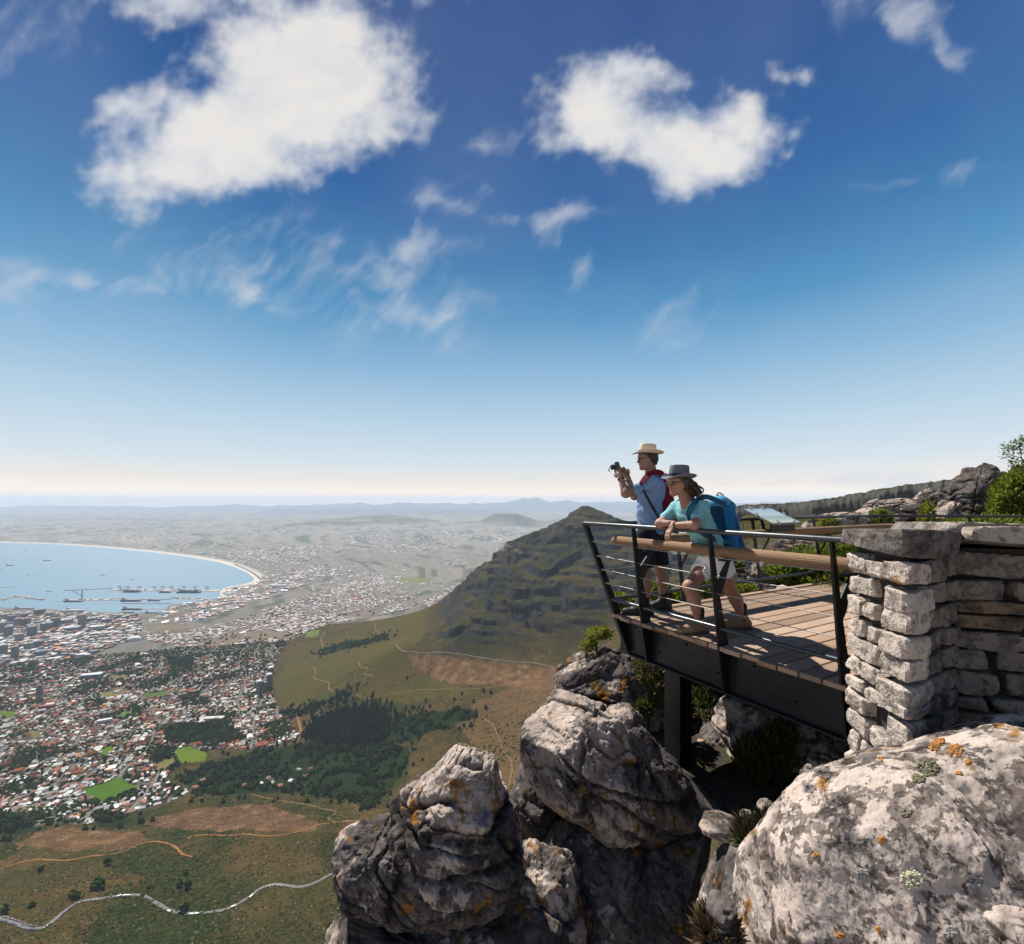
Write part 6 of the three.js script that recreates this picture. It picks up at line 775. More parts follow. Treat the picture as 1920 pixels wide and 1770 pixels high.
// boots: foot bones from the heel to the toe
function shoe(ankle, toe, m, soleM, parent, S = 1) { const f = toe.clone().sub(ankle).setY(0).normalize(), y = toe.y, heel = v3(ankle.x, y, ankle.z).addScaledVector(f, -.05 * S), mid = heel.clone().addScaledVector(f, .14 * S), tip = heel.clone().addScaledVector(f, .255 * S), U = (p, h) => p.clone().add(v3(0, h, 0)); const s = part('shoe', skinned([[U(heel, .042), U(mid, .046), .037 * S, .041 * S], [U(mid, .042), U(tip.clone().addScaledVector(f, -.02), .034), .041 * S, .032 * S], [U(heel.clone().addScaledVector(f, .012), .06), U(ankle.clone().setY(y), .125), .037 * S, .043 * S], [U(mid.clone().addScaledVector(f, -.02), .062), U(ankle.clone().setY(y).addScaledVector(f, .02), .1), .033 * S, .036 * S]], .022, .0065, low(y + .014)), m, parent); mesh('sole', skinned([[U(heel, .012), U(mid, .012), .044 * S, .042 * S, [v3(0, 1, 0), .36]], [U(mid, .012), U(tip.clone().addScaledVector(f, -.015), .012), .045 * S, .037 * S, [v3(0, 1, 0), .36]]], .012, .0065, low(y + .001)), soleM, s); for (let i = 0; i < 4; i++) { const q = mid.clone().addScaledVector(f, -.035 + .028 * i), sd = v3(-f.z, 0, f.x); mesh('lace' + (i ? '_00' + i : ''), rod(U(q, .097 - .011 * i).addScaledVector(sd, .022), U(q, .097 - .011 * i).addScaledVector(sd, -.022), .0035, 5), soleM, s); } return s; }

// ---- the man with the camera, in the far corner
{
  const o = thing('person', 'person in blue shirt, navy shorts and cream hat taking a photograph at the corner', 'person'), f = v3(-.985, 0, -.17).normalize(), u = v3(0, 1, 0), s = v3(0, 0, 1), skin = skinM([.36, .205, .145]), DM = 5.1;
  const hd = W(1214, 862, DM), fh = v3(-.985, -.12, -.1).normalize(), uh = v3(-.1, .99, 0).normalize(), H = headBones(hd, fh, uh, 1);
  const neck = W(1223, 893, DM), chest = W(1220, 918, DM), belly = W(1217, 958, DM), pelv = W(1221, 993, DM), ns = W(1224, 906, 4.93), fs = W(1219, 905, 5.27), ne = W(1173, 925, 4.86), nw = W(1163, 893, 4.96), fe = W(1190, 930, 5.28), fw = W(1176, 893, 5.15);
  const nh = W(1212, 1003, 5.0), fhp = W(1230, 1002, 5.19), nk = W(1208, 1074, 4.96), na = W(1209, 1132, 4.97), fk = W(1239, 1070, 5.19), fa = W(1244, 1124, 5.2);
  const torso = [[chest, belly, .125, .112, [s, 1.32]], [belly, pelv, .112, .118, [s, 1.3]], [ns, fs, .068], [chest.clone().addScaledVector(s, .07), chest.clone().addScaledVector(s, -.07), .115]], armN = [[ns, ne, .056, .043], [ne, nw, .043, .029]], armF = [[fs, fe, .056, .043], [fe, fw, .043, .029]], legN = [[nh, nk, .092, .062], [nk, nk.clone().lerp(na, .35).addScaledVector(f, -.012), .058, .06], [nk.clone().lerp(na, .35).addScaledVector(f, -.012), na, .058, .039]], legF = [[fhp, fk, .092, .062], [fk, fk.clone().lerp(fa, .35).addScaledVector(f, -.012), .058, .06], [fk.clone().lerp(fa, .35).addScaledVector(f, -.012), fa, .058, .039]];
  const body = skinned([...torso, ...armN, ...armF, ...legN, ...legF, [neck.clone().add(v3(0, -.05, 0)), hd.clone().addScaledVector(fh, -.02).add(v3(0, -.04, 0)), .06, .056], [neck, chest, .07, .1]], .035, .0125), headG = skinned([...H.B, [neck, hd.clone().addScaledVector(fh, -.02), .056, .052]], .018, .0055);
  const cam = W(1157, 874, 5.06), nd = cam.clone().add(v3(-.0, -.055, .035)).sub(nw), fd = cam.clone().add(v3(.035, -.01, -.05)).sub(fw), hN = hand(nw, nd.clone().add(v3(-.01, .03, 0)), v3(.2, .5, -1), -1, .75), hF = hand(fw, fd.clone().add(v3(-.01, .03, 0)), v3(-.6, .2, .8), -1, .8);
  part('body', merge([body, headG, hN, hF]), skin, o); eyes(H.P, 1, o); lips(H.P, std([.30, .13, .10], .5), o);
  const inflate = (b, d) => b.map(([a, c, r0, r1 = r0, q]) => [a, c, r0 + d, r1 + d, q]); const sN = ns.clone().lerp(ne, .60), sF = fs.clone().lerp(fe, .6);
  const blue = cloth([.225, .34, .56], .012), fold = flesh([...inflate(torso, .017), [ns, sN, .073, .066], [fs, sF, .073, .066], [neck.clone().add(v3(.0, -.045, 0)), chest, .078, .12]], .04), hem = W(1220, 1000, DM).y, cutS = (x, y, z) => Math.max(hem + .012 * Math.sin(x * 30 + z * 24) - y, y - neck.y - .02 - (x - neck.x) * .25);
  part('shirt', surfaceNets((x, y, z) => Math.max(fold(x, y, z) + .013 * noise(x * 7 + y * 3, y * 13 + x * 14, z * 7) + .006 * ridged(x * 9 + y * 5, y * 8 - x * 9, z * 8, 2) + .003 * noise(x * 26, y * 30, z * 26), cutS(x, y, z)), fold.lo, fold.hi, .0105), blue, o);
  const navy = cloth([.016, .02, .036], .01), kN = nh.clone().lerp(nk, .80), kF = fhp.clone().lerp(fk, .80); part('shorts', skinned([[W(1220, 990, DM), pelv, .125, .13, [s, 1.28]], [nh, kN, .108, .098], [fhp, kF, .108, .098]], .04, .0105, (x, y, z) => Math.max(kF.y - .012 - y + .1 * (0), y - W(1220, 984, DM).y)), navy, o);
  const black = std([.018, .017, .018], .7), soleB = std([.03, .028, .027], .85); for (const [a, px, py, d] of [[na, 1183, 1152, 4.98], [fa, 1222, 1144, 5.2]]) { const toe = W(px, py, d); toe.y = 0; part('sock', skinned([[v3(a.x, .08, a.z), v3(a.x, .21, a.z), .046, .049]], .01, .009), std([.012, .012, .013], .95), o); shoe(a.clone(), toe, black, soleB, o, 1.08); }
  const hairM = std([.022, .014, .010], .6); part('hair', skinned([[H.P(-.03, .035, 0), H.P(.0, .06, 0), .088, .08, [H.s, .93]], [H.P(-.06, -.01, 0), H.P(-.055, -.045, 0), .055, .045, [H.s, 1.15]], [H.P(-.01, .02, .068), H.P(-.012, -.008, .07), .022, .01], [H.P(-.01, .02, -.068), H.P(-.012, -.008, -.07), .022, .01]], .02, .006, (x, y, z) => { const a = (x - hd.x) * fh.x + (y - hd.y) * fh.y + (z - hd.z) * fh.z, b = (x - hd.x) * uh.x + (y - hd.y) * uh.y; return Math.max(a - .045 - (b - .04) * .6, -.066 - b); }), hairM, o);
  sunglasses(H.P, o, [.008, .008, .009]); const straw = std([.74, .63, .45], .85, { bumpMap: dataTex(64, (u, v) => .5 + .5 * Math.sin(u * 50) * Math.sin(v * 50), false), bumpScale: .001 }); hat(H.P(-.008, .075, 0), v3(.07, .995, 0).normalize(), v3(-1, .03, 0), .083, .098, .068, straw, std([.075, .04, .025], .8), o, 'hat', .02);
  part('watch', new THREE.TorusGeometry(.032, .008, 8, 20).applyQuaternion(new THREE.Quaternion().setFromUnitVectors(v3(0, 0, 1), nw.clone().sub(ne).normalize())).translate(...nw.clone().lerp(ne, .16).toArray()), black, o);
  // the camera in his hands
  const c = thing('camera', 'black compact camera with a dangling strap held up by the person in the blue shirt', 'camera'), cf = v3(-.96, -.18, -.12).normalize(), cs = cf.clone().cross(u).normalize(), cu = cs.clone().cross(cf).normalize(), CM = new THREE.Matrix4().makeBasis(cs, cu, cf.clone().negate()).setPosition(cam), cb = std([.014, .014, .016], .4);
  const bodyS = new THREE.Shape(); bodyS.moveTo(-.055, -.035); bodyS.lineTo(.055, -.035); bodyS.lineTo(.057, .026); bodyS.lineTo(.02, .03); bodyS.lineTo(.012, .042); bodyS.lineTo(-.02, .042); bodyS.lineTo(-.026, .03); bodyS.lineTo(-.055, .028); bodyS.closePath(); part('body', new THREE.ExtrudeGeometry(bodyS, { depth: .04, bevelEnabled: true, bevelSize: .003, bevelThickness: .003, bevelSegments: 2 }).translate(0, 0, -.02).applyMatrix4(CM), cb, c); const lens = part('lens', new THREE.CylinderGeometry(.027, .029, .045, 24).rotateX(Math.PI / 2).translate(.002, -.002, -.045).applyMatrix4(CM), cb, c); mesh('lens_glass', new THREE.SphereGeometry(.024, 16, 8).scale(1, 1, .3).translate(.002, -.002, -.066).applyMatrix4(CM), std([.01, .015, .03], .05), lens);
  part('screen', new THREE.BoxGeometry(.07, .045, .003).translate(-.008, -.004, .0248).applyMatrix4(CM), std([.02, .03, .045], .15), c); part('button', new THREE.CylinderGeometry(.007, .007, .008, 12).translate(.042, .034, 0).applyMatrix4(CM), std([.08, .08, .08], .3), c);
  part('strap', tube([W(1150, 872, 5.02), W(1144, 876, 5.0), W(1141, 882, 5.0), W(1144, 884, 5.01)], .0045, 14, 6), cb, c); part('strap', tube([W(1162, 882, 5.0), W(1170, 885, 4.99), W(1178, 890, 4.98), W(1181, 897, 4.98), W(1177, 903, 4.97), W(1172, 901, 4.97), W(1168, 894, 4.97), W(1163, 884, 5.0)], .006, 30, 6), cb, c);
  // his rucksack
  const b = thing('backpack', 'dark red rucksack with black straps on the back of the person taking a photograph', 'backpack'), red = cloth([.19, .008, .022], .006, .75), rs = v3(.17, 0, -.98).normalize();
  part('bag', skinned([[W(1246, 915, 5.1), W(1252, 975, 5.1), .075, .105, [rs, 1.5]], [W(1256, 960, 5.12), W(1262, 985, 5.12), .09, .085, [rs, 1.4]]], .05, .011), red, b); part('pocket', skinned([[W(1266, 962, 5.12), W(1268, 984, 5.12), .055, .06, [rs, 1.5]]], .03, .011), cloth([.14, .006, .016], .006, .75), b); part('handle', tube([W(1243, 893, 5.07), W(1249, 888, 5.08), W(1252, 894, 5.1)], .007, 12, 6), std([.012, .012, .012], .8), b);
  const bm = std([.014, .014, .016], .8), O = (px, py, d, nx, nz) => [W(px, py, d), v3(nx, .15, nz)]; strap([O(1246, 905, 5.0, 0, 1), O(1240, 888, 4.97, .2, 1), O(1228, 885.5, 4.94, -.2, .8), O(1213, 893, 4.9, -.7, .8), O(1204, 906, 4.87, -.7, 1)], .055, .012, red, b, 'strap'); strap([O(1201, 905, 4.86, -.4, 1), O(1204, 914, 4.85, -.4, 1), O(1213, 932, 4.865, -.2, 1), O(1223, 950, 4.875, .0, 1), O(1232, 966, 4.905, .1, 1), O(1241, 978, 4.96, .4, .8), O(1250, 984, 5.04, .6, .6)], .026, .006, bm, b, 'strap'); strap([O(1246, 903, 5.22, .5, -.6), O(1236, 888, 5.24, .2, -.8), O(1221, 888, 5.28, -.5, -.8), O(1208, 900, 5.3, -.8, -.4), O(1202, 930, 5.28, -1, -.2), O(1226, 965, 5.27, 0, -1)], .05, .01, red, b, 'strap');
}
// ---- the woman leaning on the rail
{
  const o = thing('person', 'person in a turquoise shirt, white shorts and grey hat leaning on the railing', 'person'), f = v3(-.872, 0, .49).normalize(), u = v3(0, 1, 0), s = v3(.49, 0, .872).normalize(), skin = skinM([.44, .235, .165]);
  const hd = W(1272, 908, 4.12), fh = v3(-.93, -.08, .35).normalize(), uh = u.clone().addScaledVector(fh, -fh.y).normalize(), H = headBones(hd, fh, uh, .95);
  const neck = W(1289, 938, 4.19), chest = W(1303, 966, 4.22), waist = W(1325, 1012, 4.31), pelv = W(1337, 1046, 4.39), ls = W(1315, 950, 4.06), rs = W(1268, 953, 4.35), le = W(1303, 984, 3.925), lw = W(1262, 985, 4.07), re = W(1237, 982, 4.27), rw = W(1259, 981, 4.16);
  const lh = W(1353, 1058, 4.29), rh = W(1326, 1058, 4.47), lk = W(1371, 1108, 4.37), la = W(1391, 1156, 4.43), rk = W(1292, 1100, 4.24), ra = W(1311, 1164, 4.28);
  const torso = [[chest, waist, .105, .092, [s, 1.28]], [waist, pelv, .092, .118, [s, 1.3]], [ls, rs, .056], [chest.clone().addScaledVector(s, .065).addScaledVector(f, .05), chest.clone().addScaledVector(s, .05).addScaledVector(f, .055).add(v3(0, -.03, 0)), .075], [chest.clone().addScaledVector(s, -.065).addScaledVector(f, .05), chest.clone().addScaledVector(s, -.05).addScaledVector(f, .055).add(v3(0, -.03, 0)), .075]];
  const armL = [[ls, le, .047, .038], [le, lw, .038, .025]], armR = [[rs, re, .047, .038], [re, rw, .038, .025]], calf = (k, a) => k.clone().lerp(a, .35).addScaledVector(f, -.015), legL = [[lh, lk, .083, .052], [lk, calf(lk, la), .054, .056], [calf(lk, la), la, .054, .036]], legR = [[rh, rk, .084, .053], [rk, calf(rk, ra), .055, .057], [calf(rk, ra), ra, .055, .036]];
  const body = skinned([...torso, ...armL, ...armR, ...legL, ...legR, [neck.clone().add(v3(.0, -.03, 0)), hd.clone().addScaledVector(fh, -.025).add(v3(0, -.045, 0)), .05, .046], [neck, chest, .06, .085]], .033, .0115), headG = skinned([...H.B, [neck, hd.clone().addScaledVector(fh, -.02), .047, .045]], .017, .0052);
  const hL = hand(lw, v3(-.55, -.75, .25), v3(.5, -.35, -.1), 1, .5, .95), hR = hand(rw, v3(.55, -.1, .5), v3(0, -1, .1), -1, .35, .92); part('body', merge([body, headG, hL, hR]), skin, o); eyes(H.P, .95, o); lips(H.P, std([.36, .11, .10], .45), o);
  const inflate = (b, d) => b.map(([a, c, r0, r1 = r0, q]) => [a, c, r0 + d, r1 + d, q]), aqua = cloth([.25, .56, .60], .012), fold = flesh([...inflate(torso, .009), [ls, ls.clone().lerp(le, .62), .058, .057], [rs, rs.clone().lerp(re, .62), .058, .057], [neck.clone().add(v3(.01, -.03, 0)), chest, .066, .1]], .035), vneck = neck.clone().addScaledVector(f, .10).add(v3(0, -.035, 0));
  part('shirt', surfaceNets((x, y, z) => Math.max(fold(x, y, z) + .011 * noise(x * 9 + y * 4, y * 14 + z * 12, z * 9) + .005 * ridged(x * 10 + y * 6, y * 8 - x * 8, z * 9, 2) + .003 * noise(x * 26, y * 26, z * 26), W(1330, 1044, 4.36).y + .006 * Math.sin(x * 34) - y, .062 - Math.hypot(x - vneck.x, (y - vneck.y) * .6, z - vneck.z), y - neck.y + .0), fold.lo, fold.hi, .0098), aqua, o);
  part('shorts', skinned([[W(1331, 1035, 4.35), pelv, .102, .118, [s, 1.24]], [lh, lh.clone().lerp(lk, .32), .100, .098], [rh, rh.clone().lerp(rk, .36), .100, .098]], .04, .0098, (x, y, z) => { const cutAt = (a, b, t) => { const d = b.clone().sub(a), l = d.length(); d.normalize(); return (x - a.x) * d.x + (y - a.y) * d.y + (z - a.z) * d.z - l * t; }; const nearL = Math.abs((x - lh.x) * s.x + (z - lh.z) * s.z) < Math.abs((x - rh.x) * s.x + (z - rh.z) * s.z); return Math.max(nearL ? cutAt(lh, lk, .34) : cutAt(rh, rk, .38), y - W(1333, 1032, 4.36).y); }), cloth([.95, .94, .91], .008), o);
  const tan = std([.30, .20, .105], .85, { bumpMap: rockTile.bmp, bumpScale: .004 }), soleT = std([.12, .085, .055], .9); for (const [a, px, py, d] of [[ra, 1280, 1188, 4.24], [la, 1366, 1177, 4.43]]) { const toe = W(px, py, d); toe.y = 0; part('sock', skinned([[v3(a.x, .09, a.z), v3(a.x, .205, a.z), .043, .046]], .01, .009), std([.014, .013, .014], .95), o); shoe(a.clone(), toe, tan, soleT, o, 1.06); }
  const hairM = std([.045, .022, .012], .55), strands = []; const hr = rng(12); for (let i = 0; i < 200; i++) { const a = hr() * 2 - 1, p0 = H.P(-.03 - .05 * hr(), .05 - .05 * hr(), a * .075), dn = v3(.6 + .4 * hr(), -.55 - .4 * hr(), .25 * (hr() - .5)), L = .06 + .11 * hr(), w = .035 * (hr() - .5), p1 = p0.clone().addScaledVector(dn, L * .4).add(v3(w, .015, w)), p2 = p0.clone().addScaledVector(dn, L * .75).add(v3(-w + .01, 0, w)), p3 = p0.clone().addScaledVector(dn, L).add(v3(w, -.02 * hr(), -w)); strands.push(tube([p0, p1, p2, p3], .003 + .003 * hr(), 10, 5)); }
  const hair = part('hair', skinned([[H.P(-.03, .03, 0), H.P(.0, .055, 0), .086, .078, [H.s, .95]], [H.P(-.07, .0, 0), H.P(-.12, -.07, 0), .062, .05, [H.s, 1.2]], [H.P(-.12, -.07, .0), H.P(-.135, -.12, .0), .05, .03, [H.s, 1.3]], [H.P(-.015, .02, .066), H.P(-.03, -.06, .06), .03, .022], [H.P(-.015, .02, -.066), H.P(-.03, -.06, -.06), .03, .022]], .02, .006, (x, y, z) => (x - hd.x) * fh.x + (y - hd.y) * fh.y + (z - hd.z) * fh.z - .028 - (y - hd.y - .02) * .75), hairM, o); mesh('strands', merge(strands), hairM, hair).userData.kind = 'stuff';
  sunglasses(H.P, o, [.05, .035, .028]); const grey = std([.13, .15, .185], .9, { bumpMap: dataTex(64, (u, v) => .5 + .5 * Math.sin(u * 75) * Math.sin(v * 75), false), bumpScale: .0012 }); hat(H.P(-.012, .068, 0), v3(.05, .997, .0).normalize(), fh, .082, .105, .052, grey, std([.012, .016, .034], .8), o, 'hat', .02);
  for (const k of [.14, .2]) part('bracelet', new THREE.TorusGeometry(.0285, .0035, 6, 20).applyQuaternion(new THREE.Quaternion().setFromUnitVectors(v3(0, 0, 1), lw.clone().sub(le).normalize())).translate(...lw.clone().lerp(le, k * .6).toArray()), std([.05, .03, .03], .6), o);
  // her rucksack
  const b = thing('backpack', 'bright blue rucksack with dark side panels worn by the person leaning on the railing', 'backpack'), C0 = W(1352, 950, 4.41), C1 = W(1364, 1028, 4.52), blue = cloth([.02, .19, .44], .005, .7), light = cloth([.10, .38, .58], .005, .7), dark = cloth([.012, .06, .14], .005, .75);
  part('bag', skinned([[C0, C1, .085, .098, [s, 1.35]], [C0.clone().addScaledVector(f, -.05), C1.clone().addScaledVector(f, -.06), .075, .09, [s, 1.25]]], .03, .011), blue, b); part('lid', skinned([[C0.clone().addScaledVector(f, .03).add(v3(0, .035, 0)), C0.clone().addScaledVector(f, -.085).add(v3(0, .0, 0)), .075, .062, [s, 1.42]]], .02, .0105), light, b);
  const pk = part('pocket', skinned([[C0.clone().lerp(C1, .3).addScaledVector(f, -.10), C1.clone().addScaledVector(f, -.105), .062, .078, [s, 1.3]]], .03, .0105), blue, b); mesh('zip', tube([C0.clone().lerp(C1, .2).addScaledVector(f, -.152).addScaledVector(s, .085), C0.clone().lerp(C1, .5).addScaledVector(f, -.178).addScaledVector(s, .075), C0.clone().lerp(C1, .8).addScaledVector(f, -.18).addScaledVector(s, .07)], .004, 16, 5), std([.01, .03, .07], .5), pk);
  for (const q of [1, -1]) part('side_panel', skinned([[C0.clone().lerp(C1, .25).addScaledVector(f, -.02).addScaledVector(s, .098 * q), C1.clone().addScaledVector(f, -.045).addScaledVector(s, .115 * q), .024, .036, [f, 1.25]]], .02, .010), cloth([.014, .10, .25], .005, .7), b); part('back_pad', skinned([[C0.clone().addScaledVector(f, .06), C1.clone().addScaledVector(f, .07), .04, .045, [s, 1.9]]], .02, .011), dark, b);
  { // small pale emblem stitched near the top of the side: a bird-like stroke over a bar
    const e = C0.clone().lerp(C1, .22).addScaledVector(s, .112).addScaledVector(f, -.1), em = std([.55, .68, .78], .6); part('emblem', merge([rod(e, e.clone().add(v3(.003, .018, .004)), .0025, 6), rod(e.clone().add(v3(-.012, -.022, 0)), e.clone().add(v3(.014, -.023, .008)), .002, 6)]), em, b); }
  part('handle', tube([C0.clone().addScaledVector(f, .07).add(v3(0, .085, 0)), C0.clone().addScaledVector(f, .04).add(v3(0, .128, 0)), C0.clone().addScaledVector(f, -.03).add(v3(0, .108, 0)), C0.clone().addScaledVector(f, -.06).add(v3(0, .07, 0))], .006, 14, 6), std([.012, .014, .02], .8), b);
  const on = (p, a, c) => [p, v3(0, .2, 0).addScaledVector(f, a).addScaledVector(s, c)]; strap([on(C0.clone().addScaledVector(f, .06).addScaledVector(s, .09).add(v3(0, .02, 0)), -.2, .6), on(W(1322, 932, 4.10), -.1, .6), on(ls.clone().add(v3(-.02, .062, -.01)), 0, .3), on(W(1301, 944, 3.985), .7, .6), on(W(1292, 962, 4.03), .9, .3), on(W(1301, 985, 4.10), .8, .4), on(W(1325, 1005, 4.12), .2, 1), on(C1.clone().addScaledVector(f, .09).addScaledVector(s, .12).add(v3(0, .06, 0)), 0, 1)], .046, .011, cloth([.02, .11, .2], .004, .8), b, 'strap'); strap([on(C0.clone().addScaledVector(f, .06).addScaledVector(s, -.09).add(v3(0, .02, 0)), -.2, -.6), on(rs.clone().add(v3(.03, .06, 0)), -.1, -.3), on(rs.clone().addScaledVector(f, .07).add(v3(.03, .02, 0)), .9, -.2), on(W(1284, 990, 4.31), .9, -.3), on(C1.clone().addScaledVector(f, .09).addScaledVector(s, -.12).add(v3(0, .06, 0)), 0, -1)], .046, .011, cloth([.02, .11, .2], .004, .8), b, 'strap');
}
// ---------------------------------------------------------------- bushes and tufts near the platform: every leaf a small blade on real twigs
const leafShades = [[.21, .27, .028], [.29, .33, .034], [.12, .19, .024], [.36, .34, .045]].map((c) => new THREE.MeshPhysicalMaterial({ color: new THREE.Color().setRGB(...c.map((v) => v * ALB)), roughness: .95, specularIntensity: .3, transmission: .4, thickness: 0, side: THREE.DoubleSide }));
const gloomy = [[.085, .095, .02], [.13, .13, .024], [.05, .062, .016]].map((c) => new THREE.MeshPhysicalMaterial({ color: new THREE.Color().setRGB(...c.map((v) => v * ALB)), roughness: .95, specularIntensity: .3, transmission: .35, thickness: 0, side: THREE.DoubleSide }));  // leaf tones darkened to put the shade under the platform into the colour
function bush(name, label, blobs, o = {}) {
  const { n = 900, leaf = .045, slim = .3, seed = 1, shade = 0, category = 'bush', rise = .6, mats = null } = o, r = rng(seed * 77 + 5), root = thing(name, label, category), groups = [[], [], []], twigs = [], base = blobs[0][0].clone(); base.y = Math.min(...blobs.map((b) => b[0].y - b[1][1]));
  for (let i = 0; i < n; i++) {
    const [c, rad] = blobs[Math.floor(r() * blobs.length)], a = r() * 6.283, q = r() * 2 - 1, w = Math.sqrt(1 - q * q), k = Math.cbrt(.25 + .75 * r()), lump = 1 + .28 * noise(Math.cos(a) * w * 2.2 + seed, q * 2.2, Math.sin(a) * w * 2.2), d = v3(Math.cos(a) * w, q, Math.sin(a) * w), p = c.clone().add(v3(d.x * rad[0] * k * lump, d.y * rad[1] * k * lump, d.z * rad[2] * k * lump)), dir = d.clone().add(v3(0, rise, 0)).add(v3(r() - .5, r() - .5, r() - .5).multiplyScalar(.9)).normalize(), L = leaf * (.6 + .8 * r()), side = dir.clone().cross(v3(r() - .5, r() - .5, r() - .5)).normalize().multiplyScalar(L * slim), m = p.clone().addScaledVector(dir, L * .5), t = p.clone().addScaledVector(dir, L), nn = dir.clone().cross(side).normalize(), bend = nn.clone().multiplyScalar(L * .12);
    const g = groups[r() < .45 ? 0 : r() < .6 ? 1 : 2]; g.push(p, m.clone().add(side).add(bend), t, p, t, m.clone().sub(side).add(bend)); if (i % 14 === 0) twigs.push(rod(c.clone().lerp(base, .5), p, Math.max(.003, leaf * .05), 4));
  }
  groups.forEach((g, i) => { if (!g.length) return; const q = new THREE.BufferGeometry(); q.setAttribute('position', new THREE.Float32BufferAttribute(g.flatMap((p) => [p.x, p.y, p.z]), 3)); q.setAttribute('uv', new THREE.Float32BufferAttribute(new Float32Array(g.length * 2), 2)); q.computeVertexNormals(); part('foliage', q, mats ? mats[i % mats.length] : leafShades[(shade + i) % 4], root).userData.kind = 'stuff'; });
  twigs.push(rod(base.clone().add(v3(0, -.15, 0)), blobs[0][0], .02, 6, .01)); part('stem', merge(twigs), barkM, root); return root;
}
const BL = (px, py, d, rx, ry, rd = rx) => [W(px, py, d), [M(rx, d), M(ry, d), M(rd, d)]];
bush('bush', 'wide yellow-green bush behind the far railing beside the wall', [BL(1530, 1055, 7.4, 62, 26), BL(1585, 1045, 7.3, 46, 34), BL(1480, 1068, 7.4, 36, 22), BL(1560, 1085, 7.2, 80, 22), BL(1620, 1060, 7.2, 40, 40)], { n: 5200, leaf: .075, seed: 1 });
bush('bush', 'round yellow-green bush on the skyline behind the railing bend', [BL(1652, 972, 11, 15, 14)], { n: 420, leaf: .09, seed: 2 }); bush('bush', 'yellowish bush left of the round one behind the railing', [BL(1598, 976, 11, 14, 11), BL(1612, 982, 11, 10, 8)], { n: 380, leaf: .09, seed: 3, shade: 1 }); bush('bush', 'small bush at the foot of the long low grey rock', [BL(1552, 980, 10.5, 12, 8)], { n: 260, leaf: .08, seed: 4 });
bush('bush', 'dense green bush at the right edge beside the dark outcrop', [BL(1905, 930, 10, 34, 34), BL(1925, 905, 10, 30, 26), BL(1890, 955, 10, 26, 26), BL(1930, 960, 10, 40, 40)], { n: 3600, leaf: .10, seed: 5 }); bush('bush', 'low leafy bush in front of the dark outcrop above the wall', [BL(1850, 985, 9, 42, 16), BL(1800, 988, 9, 30, 12), BL(1890, 985, 9, 30, 16)], { n: 1500, leaf: .08, seed: 6 }); bush('bush', 'thin strip of bush between the dark block and the tilted slab', [BL(1738, 968, 12.5, 10, 22)], { n: 380, leaf: .1, seed: 7, shade: 3 });
bush('bush', 'bright bush sprouting from the boulder left of the platform corner', [BL(1118, 1190, 6.1, 17, 9), BL(1132, 1187, 6.1, 11, 8)], { n: 420, leaf: .05, seed: 8, shade: 3 }); bush('bush', 'lower small tuft on the boulder left of the platform corner', [BL(1100, 1212, 6.0, 9, 7), BL(1109, 1208, 6.0, 7, 5)], { n: 240, leaf: .05, seed: 9, shade: 3 });
bush('bush', 'hanging bush on the boulder beside the steel column', [BL(1215, 1255, 5.35, 22, 26), BL(1232, 1290, 5.3, 18, 34), BL(1205, 1330, 5.35, 14, 14)], { n: 1500, leaf: .045, seed: 10, mats: [gloomy[0], gloomy[1], gloomy[1]] }); bush('bush', 'straggling added bush that darkens the space between the boulder and the steel column', [BL(1310, 1340, 5.7, 40, 50), BL(1350, 1380, 5.7, 36, 40)], { n: 1500, leaf: .06, slim: .2, rise: 1, seed: 41, mats: gloomy });  // second bush added to deepen the dark under the platform
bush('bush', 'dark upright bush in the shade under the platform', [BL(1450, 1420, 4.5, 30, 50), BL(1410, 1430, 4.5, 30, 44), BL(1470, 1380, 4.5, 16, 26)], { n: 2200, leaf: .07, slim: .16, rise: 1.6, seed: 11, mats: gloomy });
[[1163, 1128, 5.9, 18, 12, 'green tuft outside the platform corner'], [1232, 1108, 6.2, 22, 16, 'green tuft between the legs of the person with the camera'], [1310, 1100, 6.6, 22, 16, 'green tuft between the two people'], [1340, 1110, 6.5, 22, 18, 'green tuft behind the leaning person'], [1395, 1106, 6.8, 22, 11, 'green tuft at the far edge of the planks'], [1375, 1060, 8, 14, 10, 'yellowish tuft on the cracked grey rock'], [1270, 1125, 6.1, 16, 10, 'small green tuft by the middle rail post']].forEach(([px, py, d, rx, ry, l], i) => bush('bush', l, [BL(px, py, d, rx, ry)], { n: 620, leaf: .055, seed: 20 + i }));
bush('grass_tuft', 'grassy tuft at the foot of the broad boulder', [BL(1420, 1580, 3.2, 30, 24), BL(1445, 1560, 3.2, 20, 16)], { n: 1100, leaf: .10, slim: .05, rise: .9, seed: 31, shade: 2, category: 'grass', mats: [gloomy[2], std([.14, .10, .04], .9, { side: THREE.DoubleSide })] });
bush('grass_tuft', 'dry grass below the jagged rock fin', [BL(1345, 1755, 2.1, 26, 18)], { n: 500, leaf: .08, slim: .05, rise: 1, seed: 32, category: 'grass', mats: [std([.2, .12, .05], .9, { side: THREE.DoubleSide })] });
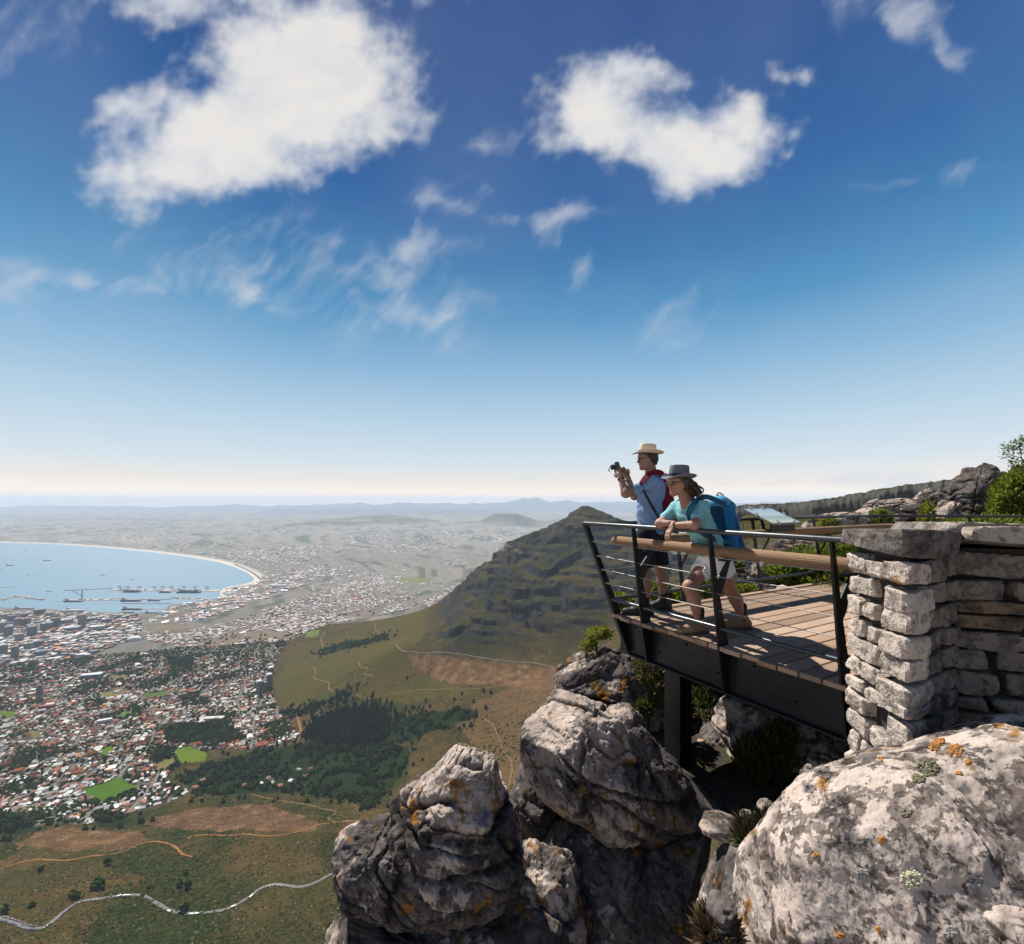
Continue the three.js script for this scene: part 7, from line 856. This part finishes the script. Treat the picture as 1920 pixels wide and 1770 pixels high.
// the twiggy tree at the right edge
{
  const o = thing('tree', 'thin branching tree with sparse leaf clusters at the right edge', 'tree'), d = 9.5, br = [], pts = []; const fork = (a, b, r) => { br.push(rod(a, b, r, 6, r * .7)); return b; };
  const base = W(1960, 930, d), t1 = fork(base, W(1930, 880, d), .03), t2 = fork(t1, W(1915, 858, d), .016), t3 = fork(t2, W(1902, 856, d), .011), t4 = fork(t3, W(1893, 852, d), .008); pts.push(fork(t4, W(1888, 840, d), .006), fork(t4, W(1886, 853, d), .006), fork(t3, W(1897, 836, d), .006), fork(t2, W(1912, 838, d), .008), fork(t1, W(1928, 850, d), .01), fork(t1, W(1905, 872, d), .008), fork(t1, W(1910, 884, d), .007), W(1918, 830, d), W(1900, 868, d), W(1908, 846, d), W(1920, 868, d)); pts.push(fork(pts[3], W(1916, 826, d), .005));
  part('trunk', merge(br), barkM, o); const r = rng(9), L = [[], []]; for (const p of pts) for (let i = 0; i < 60; i++) { const q = p.clone().add(v3(r() - .5, r() - .5, r() - .5).multiplyScalar(.17)), e = v3(r() - .5, r() - .2, r() - .5).normalize().multiplyScalar(.05), s = e.clone().cross(v3(r() - .5, 1, r() - .5)).normalize().multiplyScalar(.013), m = q.clone().addScaledVector(e, .5); L[r() < .85 ? 0 : 1].push(q, m.clone().add(s), q.clone().add(e), q, q.clone().add(e), m.clone().sub(s)); }
  L.forEach((g, i) => { const q = new THREE.BufferGeometry(); q.setAttribute('position', new THREE.Float32BufferAttribute(g.flatMap((p) => [p.x, p.y, p.z]), 3)); q.computeVertexNormals(); part('crown', q, i ? std([.22, .13, .08], .8, { side: THREE.DoubleSide }) : leafShades[2], o).userData.kind = 'stuff'; });
}
// lichen cushions and tufts growing on the broad boulder
{
  const host = scene.getObjectByName('boulder'), tree = new MeshBVH(host.geometry), r = rng(44), eye = camera.position.clone();
  const surf = (px, py) => { return tree.raycastFirst(new THREE.Ray(eye, W(px, py, 1).sub(eye).normalize()), THREE.DoubleSide); };
  const orangeM = std([.44, .20, .045], .95), paleM = std([.62, .60, .40], .95), greyM = std([.30, .29, .27], .95), mossM = std([.20, .19, .11], .95);
  for (const [px, py, rad, m, n] of [[1791, 1408, 15, orangeM, 60], [1760, 1391, 9, orangeM, 34], [1752, 1400, 10, orangeM, 40], [1815, 1428, 6, orangeM, 20], [1798, 1451, 5, orangeM, 16], [1652, 1576, 8, orangeM, 26], [1575, 1755, 7, orangeM, 20], [1650, 1744, 6, orangeM, 16], [1530, 1604, 5, orangeM, 14], [1651, 1424, 5, orangeM, 12], [1710, 1650, 22, paleM, 120], [1618, 1640, 12, greyM, 50], [1828, 1654, 14, greyM, 50], [1783, 1748, 13, greyM, 44], [1740, 1440, 20, mossM, 90], [1722, 1460, 12, mossM, 40], [1700, 1526, 9, mossM, 24]]) {
    const h = surf(px, py); if (!h) continue; const sc = h.distance / F, list = []; for (let i = 0; i < n; i++) { const a = r() * 6.283, q = Math.sqrt(r()) * rad, p = surf(px + Math.cos(a) * q, py + Math.sin(a) * q * .8); if (!p) continue; const s = sc * (1.1 + 1.7 * r()); list.push(new THREE.IcosahedronGeometry(s, 0).scale(1, .7, 1).rotateX(r() * 3).translate(p.point.x, p.point.y + s * .25, p.point.z)); }
    if (list.length) part('lichen', merge(list), m, host).userData.kind = 'stuff';
  }
}
renderer.render(scene, camera);
